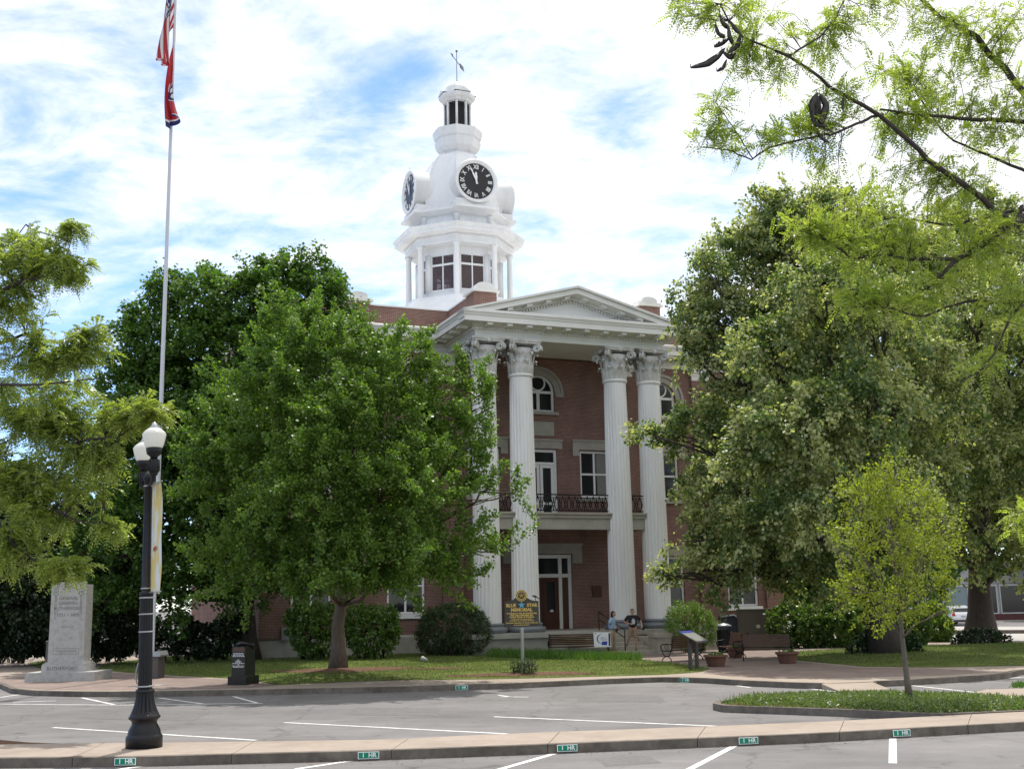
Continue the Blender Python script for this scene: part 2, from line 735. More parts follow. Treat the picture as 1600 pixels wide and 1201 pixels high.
# --- near pavement strip with its kerb
front = [gp(x, y, .15) for x, y in ((0, 1184), (180, 1182.6), (400, 1177), (559, 1173), (800, 1164.6), (1039, 1155), (1240, 1147), (1306, 1143.7), (1562, 1129.7))]
back = [gp(x, y, .15) for x, y in ((0, 1162), (180, 1160), (400, 1157.5), (599, 1154.7), (800, 1145), (981, 1138.6), (1240, 1128.6), (1444, 1119), (1600, 1111))]
front = extend(front, 9, 7)
back = extend(back, 9, 7)
NS = 13
Fp, Bp = lerp_path(front, NS * 4 + 1), lerp_path(back, NS * 4 + 1)
mb, mk = MB(), MB()
for i in range(NS):
    a, b = i * 4, i * 4 + 4
    ff = [Fp[k] for k in range(a, b + 1)]
    bb = [Bp[k] for k in range(a, b + 1)]
    du = unit(ff[-1] - ff[0]) * 0.006
    ff[0], ff[-1], bb[0], bb[-1] = ff[0] + du, ff[-1] - du, bb[0] + du, bb[-1] - du
    inn = [p + unit(q - p) * 0.16 for p, q in zip(ff, bb)]
    ZS = 0.0
    mb.prism([p[:2] for p in inn] + [p[:2] for p in bb[::-1]], -0.05, 0.15)
    drain = i == NS - 2
    if not drain:
        mk.prism([p[:2] for p in ff] + [p[:2] for p in inn[::-1]], -0.05, 0.1505)
mb.build('pavement', CONC)['kind'] = 'structure'
k1 = mk.build('kerb', KERB)
k1['kind'] = 'structure'
# storm drain fills the gap in the kerb
a = (NS - 2) * 4
t = thing('storm_drain', 'dark storm drain opening in the near kerb at the right edge', 'drain', tuple(Fp[a + 2]))
ff = [Fp[k] - Fp[a + 2] for k in range(a, a + 5)]
inn = [p + unit(q - p) * 0.158 for p, q in zip([Fp[k] for k in range(a, a + 5)], [Bp[k] for k in range(a, a + 5)])]
inn = [p - Fp[a + 2] for p in inn]
mb = MB()
mb.prism([p[:2] for p in ff] + [p[:2] for p in inn[::-1]], -0.03, 0.001)
mb.build('lid_slab', KERB, t)
mb = MB()
mid = [p * 0.75 + q * 0.25 for p, q in zip(ff, inn)]
mb.prism([p[:2] for p in mid] + [p[:2] for p in inn[::-1]], -0.149, -0.031)
mb.build('throat_shade', mat('drain_shade', (0.01, 0.01, 0.01), 0.9), t)  # solid near-black block paints the shade inside the drain opening

# --- far plaza
pl_front = [gp(x, y, .15) for x, y in ((-260, 1018), (-120, 1036), (-40, 1052), (0, 1067), (20, 1075.5), (55, 1078.5), (129, 1080), (217, 1080), (400, 1077), (600, 1073),
                                       (800, 1067), (952, 1060), (1040, 1057), (1098, 1058.5), (1160, 1062.5), (1240, 1066), (1278, 1067.2), (1310, 1066.5), (1340, 1065), (1392, 1063),
                                       (1475, 1058.5), (1555, 1053.5), (1580, 1050), (1592, 1046), (1640, 1042.5), (1760, 1039), (2100, 1034))]
poly = [(p[0], p[1]) for p in lerp_path(pl_front, 120)]
far = [(95, 62), (95, 72), (-70, 72), (-70, 56)]
full = poly + far
mb = MB()
n = len(full)
zz = [zpl(p[1]) for p in full]
mb.prism(full, -0.3, 0, z1s=zz)
pv = mb.build('plaza_pavement', PLAZA)
pv['kind'] = 'structure'
# kerb stones along the plaza edge, dropped at the ramp
mb = MB()
PF = lerp_path(pl_front, 120)
ramp0, ramp1 = gp(1284, 1067.2, .15)[0], gp(1362, 1064, .15)[0]
seg = []
for i in range(len(PF) - 1):
    p, q = PF[i], PF[i + 1]
    if ramp0 < (p[0] + q[0]) / 2 < ramp1 and p[1] < 40:
        continue
    d = unit(q - p)
    nn = np.array([-d[1], d[0], 0])
    e = d * (0.008 if i % 6 == 0 else 0.0)
    o = -nn * 0.02
    w = nn * 0.17
    mb.prism([(p + e + o)[:2], (q + o)[:2], (q + w)[:2], (p + e + w)[:2]], -0.25, 0, z1s=[zpl(p[1]) + .006, zpl(q[1]) + .006, zpl(q[1]) + .006, zpl(p[1]) + .006])
k2 = mb.build('kerb', KERB)
k2['kind'] = 'structure'
# ramp wedge
a, b = gp(1284, 1067.2, .15), gp(1362, 1064, .15)
d = unit(b - a)
nn = np.array([-d[1], d[0], 0])
mb = MB()
c0, c1 = a - nn * 0.9, b - nn * 0.9
mb.add([(*c0[:2], 0.004), (*c1[:2], 0.004), (*(b + nn * .02)[:2], .145), (*(a + nn * .02)[:2], .145), (*a[:2], .0), (*b[:2], .0)],
       [(0, 1, 2, 3), (0, 3, 4), (1, 5, 2), (3, 2, 5, 4)])
struct(mb.build('pavement_ramp', PLAZA))
# brick paving at the left corner and at the entrance
bp = [gp(x, y, .15) for x, y in ((2, 1066), (24, 1073.6), (60, 1076.5), (130, 1077.7), (217, 1077.5), (392, 1074.3), (430, 1071.0), (425, 1064), (380, 1062.5), (300, 1058), (200, 1052), (110, 1046), (40, 1056), (0, 1060))]


def flat_poly(px_pts, dz, name, material, z=.15):
    mb = MB()
    P = [gpl(x, y) for x, y in px_pts]
    mb.prism([p[:2] for p in P], 0.02, 0, z1s=[zpl(p[1]) + dz for p in P])
    o = mb.build(name, material)
    o['kind'] = 'structure'
    return o


flat_poly(((2, 1065), (24, 1073.6), (60, 1076.5), (130, 1077.7), (217, 1077.5), (392, 1074.3), (430, 1071.0), (425, 1064), (380, 1062.5), (300, 1058), (200, 1052), (110, 1046), (40, 1056), (0, 1060)), 0.004, 'brick_paving', PAVEB)
flat_poly(((1099, 1051), (1140, 1056), (1240, 1060), (1330, 1058.5), (1480, 1054), (1560, 1049), (1450, 1043.5), (1340, 1042), (1225, 1031), (1225, 1017), (1180, 1014.5), (990, 1018), (1010, 1030), (1066, 1036), (1112, 1043)), 0.004, 'brick_paving', PAVEB)


def lawn(px_pts, name, h=0.14, rings=9):
    P = np.array([gpl(x, y) for x, y in px_pts])
    P = lerp_path(np.vstack([P, P[:1]]), 90)[:-1]
    c = P.mean(0)
    v, f = [], []
    n = len(P)
    for k in range(rings):
        t = k / rings
        q = c + (P - c) * (1 - t)
        q[:, 2] = [zpl(y) for y in q[:, 1]]
        hh = h * (1 - (1 - t) ** 3)
        for i in range(n):
            v.append((q[i, 0], q[i, 1], q[i, 2] + 0.008 + hh + (0.015 * math.sin(q[i, 0] * 1.7) * math.cos(q[i, 1] * 1.3) if k else 0)))
    v.append((c[0], c[1], zpl(c[1]) + h))
    for k in range(rings - 1):
        for i in range(n):
            j = (i + 1) % n
            f.append((k * n + i, k * n + j, (k + 1) * n + j, (k + 1) * n + i))
    for i in range(n):
        f.append(((rings - 1) * n + i, (rings - 1) * n + (i + 1) % n, len(v) - 1))
    mb = MB()
    mb.add(v, f, 0, True)
    o = mb.build(name, TURF)
    o['kind'] = 'structure'
    return P, c


def grass_on(P, c, name, n, h=(0.03, 0.075), lab='short mown grass'):
    """blades scattered inside the polygon (as triangles folded into quads)"""
    lo, hi = P[:, :2].min(0), P[:, :2].max(0)
    pts = []
    while sum(len(q) for q in pts) < n:
        q = rng.uniform(lo, hi, (n * 2, 2))
        ins = np.zeros(len(q), bool)
        j = len(P) - 1
        for i in range(len(P)):
            xi, yi, xj, yj = P[i, 0], P[i, 1], P[j, 0], P[j, 1]
            cond = ((yi > q[:, 1]) != (yj > q[:, 1])) & (q[:, 0] < (xj - xi) * (q[:, 1] - yi) / (yj - yi + 1e-12) + xi)
            ins ^= cond
            j = i
        pts.append(q[ins])
    q = np.vstack(pts)[:n]
    # mound height again
    ang = np.stack([q[:, 0] - c[0], q[:, 1] - c[1]], 1)
    return q


LAWN1 = [(432, 1069.5), (600, 1062.5), (780, 1060.5), (924, 1056.7), (1040, 1053.6), (1094, 1049.5), (1110, 1044), (1062, 1036.5), (1005, 1031), (985, 1024), (900, 1019), (760, 1018), (600, 1019), (450, 1020), (260, 1026), (160, 1037), (152, 1046), (210, 1051.5), (310, 1057), (385, 1061)]
L1P, L1C = lawn(LAWN1, 'lawn', 0.10)
LAWN2 = [(1232, 1030), (1350, 1041), (1450, 1042.3), (1600, 1039.5), (1900, 1034), (1900, 1003), (1600, 1004.5), (1460, 1009), (1350, 1013), (1240, 1018)]
L2P, L2C = lawn(LAWN2, 'lawn', 0.12)
LAWN3 = [(42, 1037), (70, 1046), (90, 1044), (140, 1036), (70, 1032)]
L3P, L3C = lawn(LAWN3, 'lawn', 0.05)
flat_poly(((1232, 1017), (1300, 1013.5), (1347, 1011.8), (1460, 1007), (1460, 1005.3), (1340, 1009.5), (1234, 1013)), 0.012, 'path', CONC)
flat_poly(((-60, 1006), (60, 1010), (75, 1022), (44, 1034), (60, 1045), (0, 1058), (-60, 1050)), 0.004, 'path', CONC)
# far street on the right
mb = MB()
P = [gp(x, y, .02) for x, y in ((1480, 1004), (1900, 1002), (1900, 981), (1440, 980))]
mb.prism([p[:2] for p in P], 0.0, zpl(62) + 0.02)
struct(mb.build('road', mat('pale_road_surface', (0.36, 0.34, 0.32), 0.9, 0.06, 1.0)))  # even tone, paler than the near asphalt
mb = MB()
a_, b_ = gp(1440, 990, 0.1), gp(2000, 987, 0.1)
d_ = unit(b_ - a_)
n_ = np.array([-d_[1], d_[0], 0])
mb.prism([a_[:2], b_[:2], (b_ + n_ * .5)[:2], (a_ + n_ * .5)[:2]], 0, 0.30)
struct(mb.build('kerb', KERB))


# --- islands
def island(px_pts, name, top=0.15, soil=True):
    P = np.array([gp(x, y, top) for x, y in px_pts])
    P = lerp_path(np.vstack([P, P[:1]]), 70)[:-1]
    c = P.mean(0)
    inner = P + unit(c - P) * 0.17
    mb = MB()
    n = len(P)
    v = [(*p[:2], -0.05) for p in P] + [(*p[:2], top) for p in P] + [(*p[:2], top) for p in inner] + [(*p[:2], top - 0.06) for p in inner]
    f = []
    for k in range(3):
        for i in range(n):
            j = (i + 1) % n
            f.append((k * n + i, k * n + j, (k + 1) * n + j, (k + 1) * n + i))
    mb.add(v, f)
    o = mb.build(name, KERB)
    o['kind'] = 'structure'
    mb = MB()
    mb.prism([p[:2] for p in inner], -0.04, top - 0.04)
    s = mb.build('planting_bed', SOIL)
    s['kind'] = 'structure'
    return inner, c


ISL = [(1113.5, 1098), (1118, 1094.5), (1150, 1089.5), (1250, 1085), (1400, 1083.5), (1540, 1088), (1650, 1096), (1720, 1104), (1600, 1109.6), (1480, 1114.3), (1444, 1113.6), (1309, 1107.2), (1200, 1103.6), (1130, 1101.4)]
ISP, ISC = island(ISL, 'traffic_island')
mb = MB()
P = [gp(x, y, .13) for x, y in ((1500, 1087.5), (1514, 1083), (1541, 1076.3), (1600, 1075), (1800, 1080), (1800, 1108), (1660, 1100), (1590, 1092))]
mb.prism([p[:2] for p in P], -0.05, 0.13)
struct(mb.build('pavement', CONC))
mb = MB()
P = [gp(x, y, .13) for x, y in ((-260, 1150), (0, 1156.3), (46, 1160.5), (96, 1162.2), (0, 1165), (-260, 1168))]
mb.prism([p[:2] for p in P], -0.05, 0.145)
struct(mb.build('planting_bed', SOIL))

# repair patches and gutter litter
for pts in (((556, 1104), (690, 1107), (684, 1118), (540, 1116)), ((905, 1084), (1030, 1086), (1040, 1096), (900, 1096)), ((930, 1183), (1010, 1179), (1034, 1191), (946, 1197)), ((170, 1108), (330, 1111), (300, 1126), (120, 1122))):
    mb = MB()
    P = [gp(x, y) for x, y in pts]
    mb.add([(*p[:2], 0.003) for p in P], [(0, 1, 2, 3)])
    struct(mb.build('road_patch', mat('dark_patch_asphalt', (.155, .148, .144), .9, .2, 9, bump=.3, bscale=150, dirt=.15, spec=.2)))
q = np.vstack([Fp[rng.integers(0, len(Fp), 500)][:, :2] + np.column_stack([rng.normal(size=500) * .35, -rng.random(500) ** 2 * .5 - .03]),
               PF[rng.integers(8, len(PF) - 8, 700)][:, :2] + np.column_stack([rng.normal(size=700) * .4, -rng.random(700) ** 2 * .7 - .05])])
n = len(q)
o = quads_mesh('leaf_litter', leaf_quads(np.column_stack([q, np.full(n, .008)]), unit(rdir0(n)), UP0(n), rng.uniform(.02, .07, n), rng.uniform(.012, .035, n)), mat('dry_leaf_litter', (.16, .12, .07), .9, .4, 5))
struct(o, 'stuff', 'dry leaf litter lying in the gutters along both kerbs', 'leaf litter')

# --- painted markings
LINES = [((462, 1201), (556, 1187), 5), ((772, 1204), (866, 1177), 5), ((1076, 1202), (1152, 1162.5), 8), ((1395, 1192), (1395, 1151), 11),
         ((150, 1206), (230, 1195.5), 5),
         ((444, 1128.2), (793, 1146), 2.6), ((83, 1136), (400, 1156), 2.6), ((772, 1119.2), (1122, 1134), 2.6), ((0, 1099.5), (182, 1101), 2), ((182, 1101), (315, 1099.4), 2), ((315, 1099.4), (410, 1098.3), 2),
         ((128, 1089.5), (180, 1100.7), 2.5), ((248, 1089.8), (316, 1099), 2.5), ((365, 1087.5), (402, 1098), 2.5), ((0, 1089), (39, 1083.5), 2), ((779, 1085.5), (802, 1088.7), 2), ((782, 1088), (826, 1088.5), 1.6),
         ((1425, 1070.5), (1522, 1081), 2.6), ((1261, 1075), (1318, 1081.5), 2.6), ((1150, 1070.6), (1172, 1073.5), 1.8), ((1600, 1057.5), (1575, 1059), 2), ((20, 1096.5), (88, 1094.3), 1.4)]
for (x0, y0), (x1, y1), w in LINES:
    a_, b_ = gp(x0, y0), gp(x1, y1)
    if w < 3:
        hw = 0.055
    else:
        hw = 0.06
    d_ = unit(b_ - a_)
    n_ = np.array([-d_[1], d_[0], 0]) * hw
    mb = MB()
    vs = [a_ - n_, b_ - n_, b_ + n_, a_ + n_]
    mb.add([(*p[:2], 0.004) for p in vs], [(0, 1, 2, 3)])
    struct(mb.build('road_marking', PAINT))

# ================================================================== COURTHOUSE
BS = 0.9
B0 = np.array([2.749, 55.396])
TH = R(22.5194)
UV = np.array([math.cos(TH), math.sin(TH)])
VV = np.array([-math.sin(TH), math.cos(TH)])
bx = lambda p: (BS * p[0], BS * p[1], BS * p[2] + 0.245)


def bw(u, v, z):
    """building units to world"""
    q = B0 + BS * (u * UV + v * VV)
    return np.array([q[0], q[1], BS * z + 0.245])


def on_bv(x, y, v):
    d = ray(x, y)
    o = np.array([*B0, 0.245])
    n = np.array([*VV, 0])
    P = EYE + d * ((o + n * v * BS - EYE) @ n / (d @ n))
    return (P - o) @ np.array([*UV, 0]) / BS, (P[2] - .245) / BS


CH = thing('courthouse', 'red brick courthouse with white columned portico and domed clock tower', 'courthouse', (B0[0], B0[1], 0), TH)


def cpart(name, mb, m, parent=None):
    return mb.build(name, m, parent or CH)


def wall_front(mb, u0, u1, z0, z1, v, ops, depth=0.34):
    us = sorted({u0, u1} | {o[0] for o in ops} | {o[1] for o in ops})
    zs = sorted({z0, z1} | {o[2] for o in ops} | {o[3] for o in ops})
    for i in range(len(us) - 1):
        for j in range(len(zs) - 1):
            uc, zc = (us[i] + us[i + 1]) / 2, (zs[j] + zs[j + 1]) / 2
            if any(o[0] < uc < o[1] and o[2] < zc < o[3] for o in ops):
                continue
            mb.add([(us[i], v, zs[j]), (us[i + 1], v, zs[j]), (us[i + 1], v, zs[j + 1]), (us[i], v, zs[j + 1])], [(0, 1, 2, 3)])
    for a, b, c, d in ops:
        e = v + depth
        mb.add([(a, v, c), (b, v, c), (b, v, d), (a, v, d), (a, e, c), (b, e, c), (b, e, d), (a, e, d)],
               [(0, 4, 5, 1), (3, 2, 6, 7), (0, 3, 7, 4), (1, 5, 6, 2)])


SEC = [-13.0, -7.95, 7.95, 13.0]
ops = [(-1.77, 1.77, 0.96, 5.04), (-1.03, 1.03, 7.06, 10.96)]
for c in SEC:
    ops += [(c - 1.05, c + 1.05, 1.95, 4.9), (c - 1.0, c + 1.0, 8.2, 11.0), (c - .97, c + .97, 13.1, 15.25)]
ops += [(-.97, .97, 13.1, 15.25)]
for c in (-3.42, 3.42):
    ops += [(c - .95, c + .95, 8.25, 10.95)]
mb = MB(bx)
wall_front(mb, -15.7, 15.7, 0.9, 16.2, 4.0, ops)
for sgn in (-1, 1):
    a, b = (4.0, 30.0)
    mb.add([(15.7 * sgn, a, .9), (15.7 * sgn, b, .9), (15.7 * sgn, b, 16.2), (15.7 * sgn, a, 16.2)], [(0, 1, 2, 3) if sgn > 0 else (0, 3, 2, 1)])
mb.add([(-15.7, 30, .9), (15.7, 30, .9), (15.7, 30, 16.2), (-15.7, 30, 16.2)], [(1, 0, 3, 2)])
for c in SEC + [0]:                      # spandrels above the arches
    for sg in (-1, 1):
        pts = [(c + sg * .972, 15.252), (c + sg * 0.0, 15.252)]
        for k in range(0, 13):
            a = math.pi / 2 * (1 - k / 12)
            pts.append((c + sg * .97 * math.cos(a), 14.28 + .97 * math.sin(a)))
        mb.extr(pts[1:] + pts[:1], 4.002, 4.338)
for c in (-10.6, 10.6, -5.35, 5.35, -15.1, 15.1):
    mb.box(c - .6, c + .6, 3.78, 3.999, .9, 15.7)
cpart('wall', mb, BRICK)
mb = MB(bx)
mb.sweep([(-15.7, 4), (15.7, 4), (15.7, 30), (-15.7, 30)], [(0.14, -.3), (0.14, .78), (0.0, .92), (-.1, .92)])
cpart('stone_base', mb, STONE)
for c in (-10.6, 10.6, -5.35, 5.35, -15.1, 15.1):
    mb = MB(bx)
    mb.box(c - .66, c + .66, 3.70, 3.998, 15.7, 15.86)
    mb.box(c - .6, c + .6, 3.74, 3.998, 15.4, 15.7)
    mb.box(c - .72, c + .72, 3.62, 3.998, 15.86, 16.07)
    cpart('pilaster_capital', mb, CREAM)


def frame_rect(mb, a, b, c, d, v0, v1, t, mull=(), trans=()):
    mb.box(a, a + t, v0, v1, c, d)
    mb.box(b - t, b, v0, v1, c, d)
    mb.box(a + t, b - t, v0, v1, c, c + t)
    mb.box(a + t, b - t, v0, v1, d - t, d)
    for m in mull:
        mb.box(m - t * .42, m + t * .42, v0 + .01, v1 - .01, c + t, d - t)
    for z in trans:
        mb.box(a + t, b - t, v0 + .012, v1 - .012, z - t * .42, z + t * .42)


def lintel(c, hw, z, parent, h=.5, ear=.75, drop=.35, v0=3.93):
    mb = MB(bx)
    a, b = c - hw, c + hw
    mb.extr([(a, z - drop), (a + ear - .35, z - drop), (a + ear - .35, z + .02), (b - ear + .35, z + .02), (b - ear + .35, z - drop), (b, z - drop), (b, z + h), (a, z + h)], v0, 3.998)
    mb.box(a - .04, b + .04, v0 - .05, 3.997, z + h + .001, z + h + .1)
    cpart('lintel', mb, STONE, parent)


def sash_window(c, hw, z0, z1, lz, v=4.12, lint=True, curtain=False):
    mb = MB(bx)
    frame_rect(mb, c - hw + .004, c + hw - .004, z0 + .004, z1 - .004, v, v + .16, .13, (c,), ((z0 + z1) / 2,))
    w = cpart('window', mb, WHITE)
    mb = MB(bx)
    mb.box(c - hw + .12, c + hw - .12, v + .07, v + .09, z0 + .12, z1 - .12)
    cpart('pane', mb, GLASS, w)
    mb = MB(bx)
    mb.box(c - hw - .18, c + hw + .18, 3.86, 4.10, z0 - .22, z0 - .002)
    cpart('sill', mb, WHITE if z0 < 3 else STONE, w)
    if lint:
        lintel(c, hw + .45, lz, w)
    if curtain:
        mb = MB(bx)
        n = 26
        vs, fs = [], []
        for i in range(n + 1):
            uu = c + .12 + (hw - .28) * i / n
            vs += [(uu, v + .24 + .03 * math.sin(i * 1.7), z0 + .2), (uu, v + .24 + .03 * math.sin(i * 1.7), z1 - .2)]
        for i in range(n):
            fs.append((2 * i, 2 * i + 2, 2 * i + 3, 2 * i + 1))
        mb.add(vs, fs)
    return w


for c in SEC:
    sash_window(c, 1.05, 1.95, 4.9, 4.92)
    sash_window(c, 1.0, 8.2, 11.0, 11.02)
for c in (-3.42, 3.42):
    w = sash_window(c, .95, 8.25, 10.95, 10.97)
    mb = MB(bx)                                   # pale curtain behind the right half of the glass
    n = 26
    vs, fs = [], []
    for i in range(n + 1):
        uu = c + .2 + .62 * i / n
        vs += [(uu, 4.185 + .003 * math.sin(i * 1.7), 8.4), (uu, 4.185 + .003 * math.sin(i * 1.7), 10.8)]
    for i in range(n):
        fs.append((2 * i, 2 * i + 2, 2 * i + 3, 2 * i + 1))
    mb.add(vs, fs)
    cpart('curtain', mb, mat('grey_curtain', (0.22, 0.22, 0.21), 0.9, 0.3, 14.0, stretch=(8, 8, .2)), w)


def arch_window(c):
    v = 4.12
    mb = MB(bx)

    def ring(r0, r1, cz, v0, v1, a0=0., a1=math.pi, n=24):
        vs, fs = [], []
        for i in range(n + 1):
            a = a0 + (a1 - a0) * i / n
            ca, sa = math.cos(a), math.sin(a)
            vs += [(c + r0 * ca, v0, cz + r0 * sa), (c + r1 * ca, v0, cz + r1 * sa), (c + r1 * ca, v1, cz + r1 * sa), (c + r0 * ca, v1, cz + r0 * sa)]
        for i in range(n):
            p, q = 4 * i, 4 * i + 4
            for k in range(4):
                fs.append((p + k, q + k, q + (k + 1) % 4, p + (k + 1) % 4))
        mb.add(vs, fs)
    ring(.83, .966, 14.28, v, v + .16)
    mb.box(c - .966, c - .83, v, v + .16, 13.104, 14.28)
    mb.box(c + .83, c + .966, v, v + .16, 13.104, 14.28)
    mb.box(c - .83, c + .83, v, v + .16, 13.104, 13.23)
    mb.box(c - .83, c + .83, v + .005, v + .155, 14.18, 14.33)
    mb.box(c - .09, c + .09, v + .01, v + .15, 13.23, 14.18)
    ring(.40, .49, 14.80, v + .012, v + .148, 0, 2 * math.pi, 32)
    w = cpart('arched_window', mb, WHITE)
    mb = MB(bx)
    mb.box(c - .9, c + .9, v + .07, v + .09, 13.15, 14.28)
    pts = [(c + .9 * math.cos(math.pi * k / 20), 14.285 + .9 * math.sin(math.pi * k / 20)) for k in range(21)]
    mb.extr(pts, v + .07, v + .09)
    cpart('pane', mb, GLASS, w)
    mb = MB(bx)
    vs, fs = [], []
    n = 24
    for i in range(n + 1):
        a = math.pi * i / n
        ca, sa = math.cos(a), math.sin(a)
        for r, vv in ((1.0, 3.999), (1.0, 3.93), (1.34, 3.93), (1.34, 3.86), (1.5, 3.86), (1.5, 3.999)):
            vs.append((c + r * ca, vv, 14.2 + r * sa))
    for i in range(n):
        for k in range(5):
            fs.append((6 * i + k, 6 * i + 6 + k, 6 * i + 7 + k, 6 * i + k + 1))
    mb.add(vs, fs)
    for s in (-1, 1):
        mb.box(min(c + s * 1.0, c + s * 1.5), max(c + s * 1.0, c + s * 1.5), 3.87, 3.999, 13.98, 14.2)
    cpart('arch_surround', mb, STONE, w)
    mb = MB(bx)
    mb.box(c - 1.15, c + 1.15, 3.84, 4.11, 12.93, 13.098)
    cpart('sill', mb, STONE, w)


for c in SEC + [0]:
    arch_window(c)
mb = MB(bx)
mb.box(-.88, .88, 3.95, 3.999, 11.72, 12.52)
cpart('stone_panel', mb, STONE)

# balcony door and entrance door
mb = MB(bx)
frame_rect(mb, -1.026, 1.026, 7.064, 10.956, 4.1, 4.26, .16, (), (10.16,))
d2 = cpart('balcony_door', mb, WHITE)
for s in (-1, 1):
    mb = MB(bx)
    a, b = (0.02, .86) if s > 0 else (-.86, -.02)
    frame_rect(mb, a, b, 7.07, 10.08, 4.14, 4.22, .17, (), (7.9,))
    lf = cpart('door_leaf', mb, WHITE, d2)
mb = MB(bx)
mb.box(-.87, .87, 4.17, 4.19, 7.3, 10.8)
cpart('pane', mb, GLASS, d2)
lintel(0, 1.35, 10.98, d2, .45, .6, .0)

mb = MB(bx)
t_ = .2
for a, b in ((-1.766, -1.56), (-1.17, -.97), (.97, 1.17), (1.56, 1.766)):
    mb.box(a, b, 4.08, 4.26, .965, 5.036)
mb.box(-1.56, 1.56, 4.085, 4.255, 4.84, 5.034)
mb.box(-1.56, -1.17, 4.09, 4.25, 3.78, 3.98)
mb.box(1.17, 1.56, 4.09, 4.25, 3.78, 3.98)
mb.box(-.97, .97, 4.09, 4.25, 3.78, 3.98)
dr = cpart('entrance_door', mb, CREAM)
for s in (-1, 1):
    a, b = (.01, .965) if s > 0 else (-.965, -.01)
    mb = MB(bx)
    frame_rect(mb, a, b, .965, 3.775, 4.13, 4.2, .22)
    mb.box(a + .22, b - .22, 4.15, 4.19, 1.18, 1.95)
    lf = cpart('door_leaf', mb, DARKWOOD, dr)
    mb = MB(bx)
    mb.box(a + .2, b - .2, 4.16, 4.18, 1.96, 3.56)
    cpart('pane', mb, GLASS, dr)
mb = MB(bx)
mb.box(.42, .6, 4.115, 4.128, 1.9, 2.02)
cpart('notice', mb, WHITE, dr)
for a, b, c, d in ((-1.57, -1.16, 3.97, 4.85), (1.16, 1.57, 3.97, 4.85), (-.98, .98, 3.97, 4.85)):
    mb = MB(bx)
    mb.box(a, b, 4.16, 4.18, c, d)
    cpart('pane', mb, GLASS, dr)
for a, b in ((-1.57, -1.16), (1.16, 1.57)):
    mb = MB(bx)
    mb.box(a, b, 4.15, 4.18, .97, 3.79)
    cpart('side_panel', mb, DARKWOOD, dr)
lintel(0, 2.4, 5.06, dr, .5, .95, .5)
mb = MB(bx)
mb.box(2.98, 3.56, 3.94, 3.999, 2.68, 3.3)
cpart('bronze_plaque', mb, mat('bronze_plaque', (0.09, 0.045, 0.025), 0.5, 0.2, 10, metal=0.4))

# portico floor and steps
mb = MB(bx)
mb.box(-6.1, 6.1, -1.15, 3.85, -.3, .70)
mb.box(-6.25, 6.25, -1.35, 3.84, .701, .95)
cpart('portico_floor', mb, STONE)
ST_N, ST_T = 6, .6
zb_ = -.16
st_h = (.95 - zb_) / ST_N
mb = MB(bx)
for k in range(1, ST_N):
    v1 = -1.351 - ST_T * (k - 1)
    mb.box(-1.15, 2.25, v1 - ST_T, v1, -.3, .95 - st_h * k)
cpart('steps', mb, STONE2)
STEP_V = lambda k: -1.35 - ST_T * (ST_N - 1 - k) - ST_T / 2      # k=1 is the lowest tread
STEP_Z = lambda k: BS * (.95 - st_h * (ST_N - k)) + .245
mb = MB(bx)
vb = -1.352 - ST_T * (ST_N - 1)
mb.box(2.252, 3.1, vb - .15, vb + .75, -.3, .06)
mb.box(2.30, 3.05, vb - .10, vb + .70, .061, .62)
mb.box(2.24, 3.12, vb - .17, vb + .77, .621, .82)
mb.box(2.33, 3.0, vb + .772, -1.36, -.3, .62)
cpart('cheek_block', mb, STONE2)
mb = MB(bx)
mb.box(-2.0, -1.153, vb + .9, -1.36, -.3, .62)
mb.box(-2.05, -1.151, vb + .86, -1.362, .621, .78)
cpart('cheek_block', mb, STONE2)
mb = MB(bx)
u_h = .75
zt = .95 + .95
v_lo = -1.35 - ST_T * 4.4
z_lo = .95 - st_h * 5 + .95
for dz in (0, -.38):
    mb.tube([(u_h, -1.2, zt + dz), (u_h, v_lo, z_lo + dz + .05)], .025, 8)
mb.tube([(u_h, -1.2, .95), (u_h, -1.2, zt)], .028, 8)
mb.tube([(u_h, v_lo, z_lo - .95), (u_h, v_lo, z_lo + .05)], .028, 8)
cpart('handrail', mb, IRON)


# columns
def fluted_shaft(cx, z0, z1, r0, r1):
    mb = MB(bx)
    nf, sub = 24, 4
    n = nf * sub
    rows = 9
    v, f = [], []
    for i in range(rows):
        t = i / (rows - 1)
        z = z0 + (z1 - z0) * t
        r = r0 + (r1 - r0) * (t ** 1.4)
        for k in range(n):
            a = 2 * math.pi * k / n
            ph = (k % sub) / sub
            q = [0.0, 1.0, 1.25, 1.0][k % sub]
            fl = .052 * q if 0 < i < rows - 1 else .0
            rr = r * (1 - fl)
            v.append((cx + rr * math.cos(a), rr * math.sin(a), z))
    for i in range(rows - 1):
        for k in range(n):
            k2 = (k + 1) % n
            f.append((i * n + k, i * n + k2, (i + 1) * n + k2, (i + 1) * n + k))
    mb.add(v, f)
    mb.lathe([(r1 * 1.0, z1), (r1 * 1.10, z1 + .03), (r1 * 1.14, z1 + .10), (r1 * 1.1, z1 + .17), (r1 * 1.0, z1 + .2)], (cx, 0, 0), 32)
    return mb


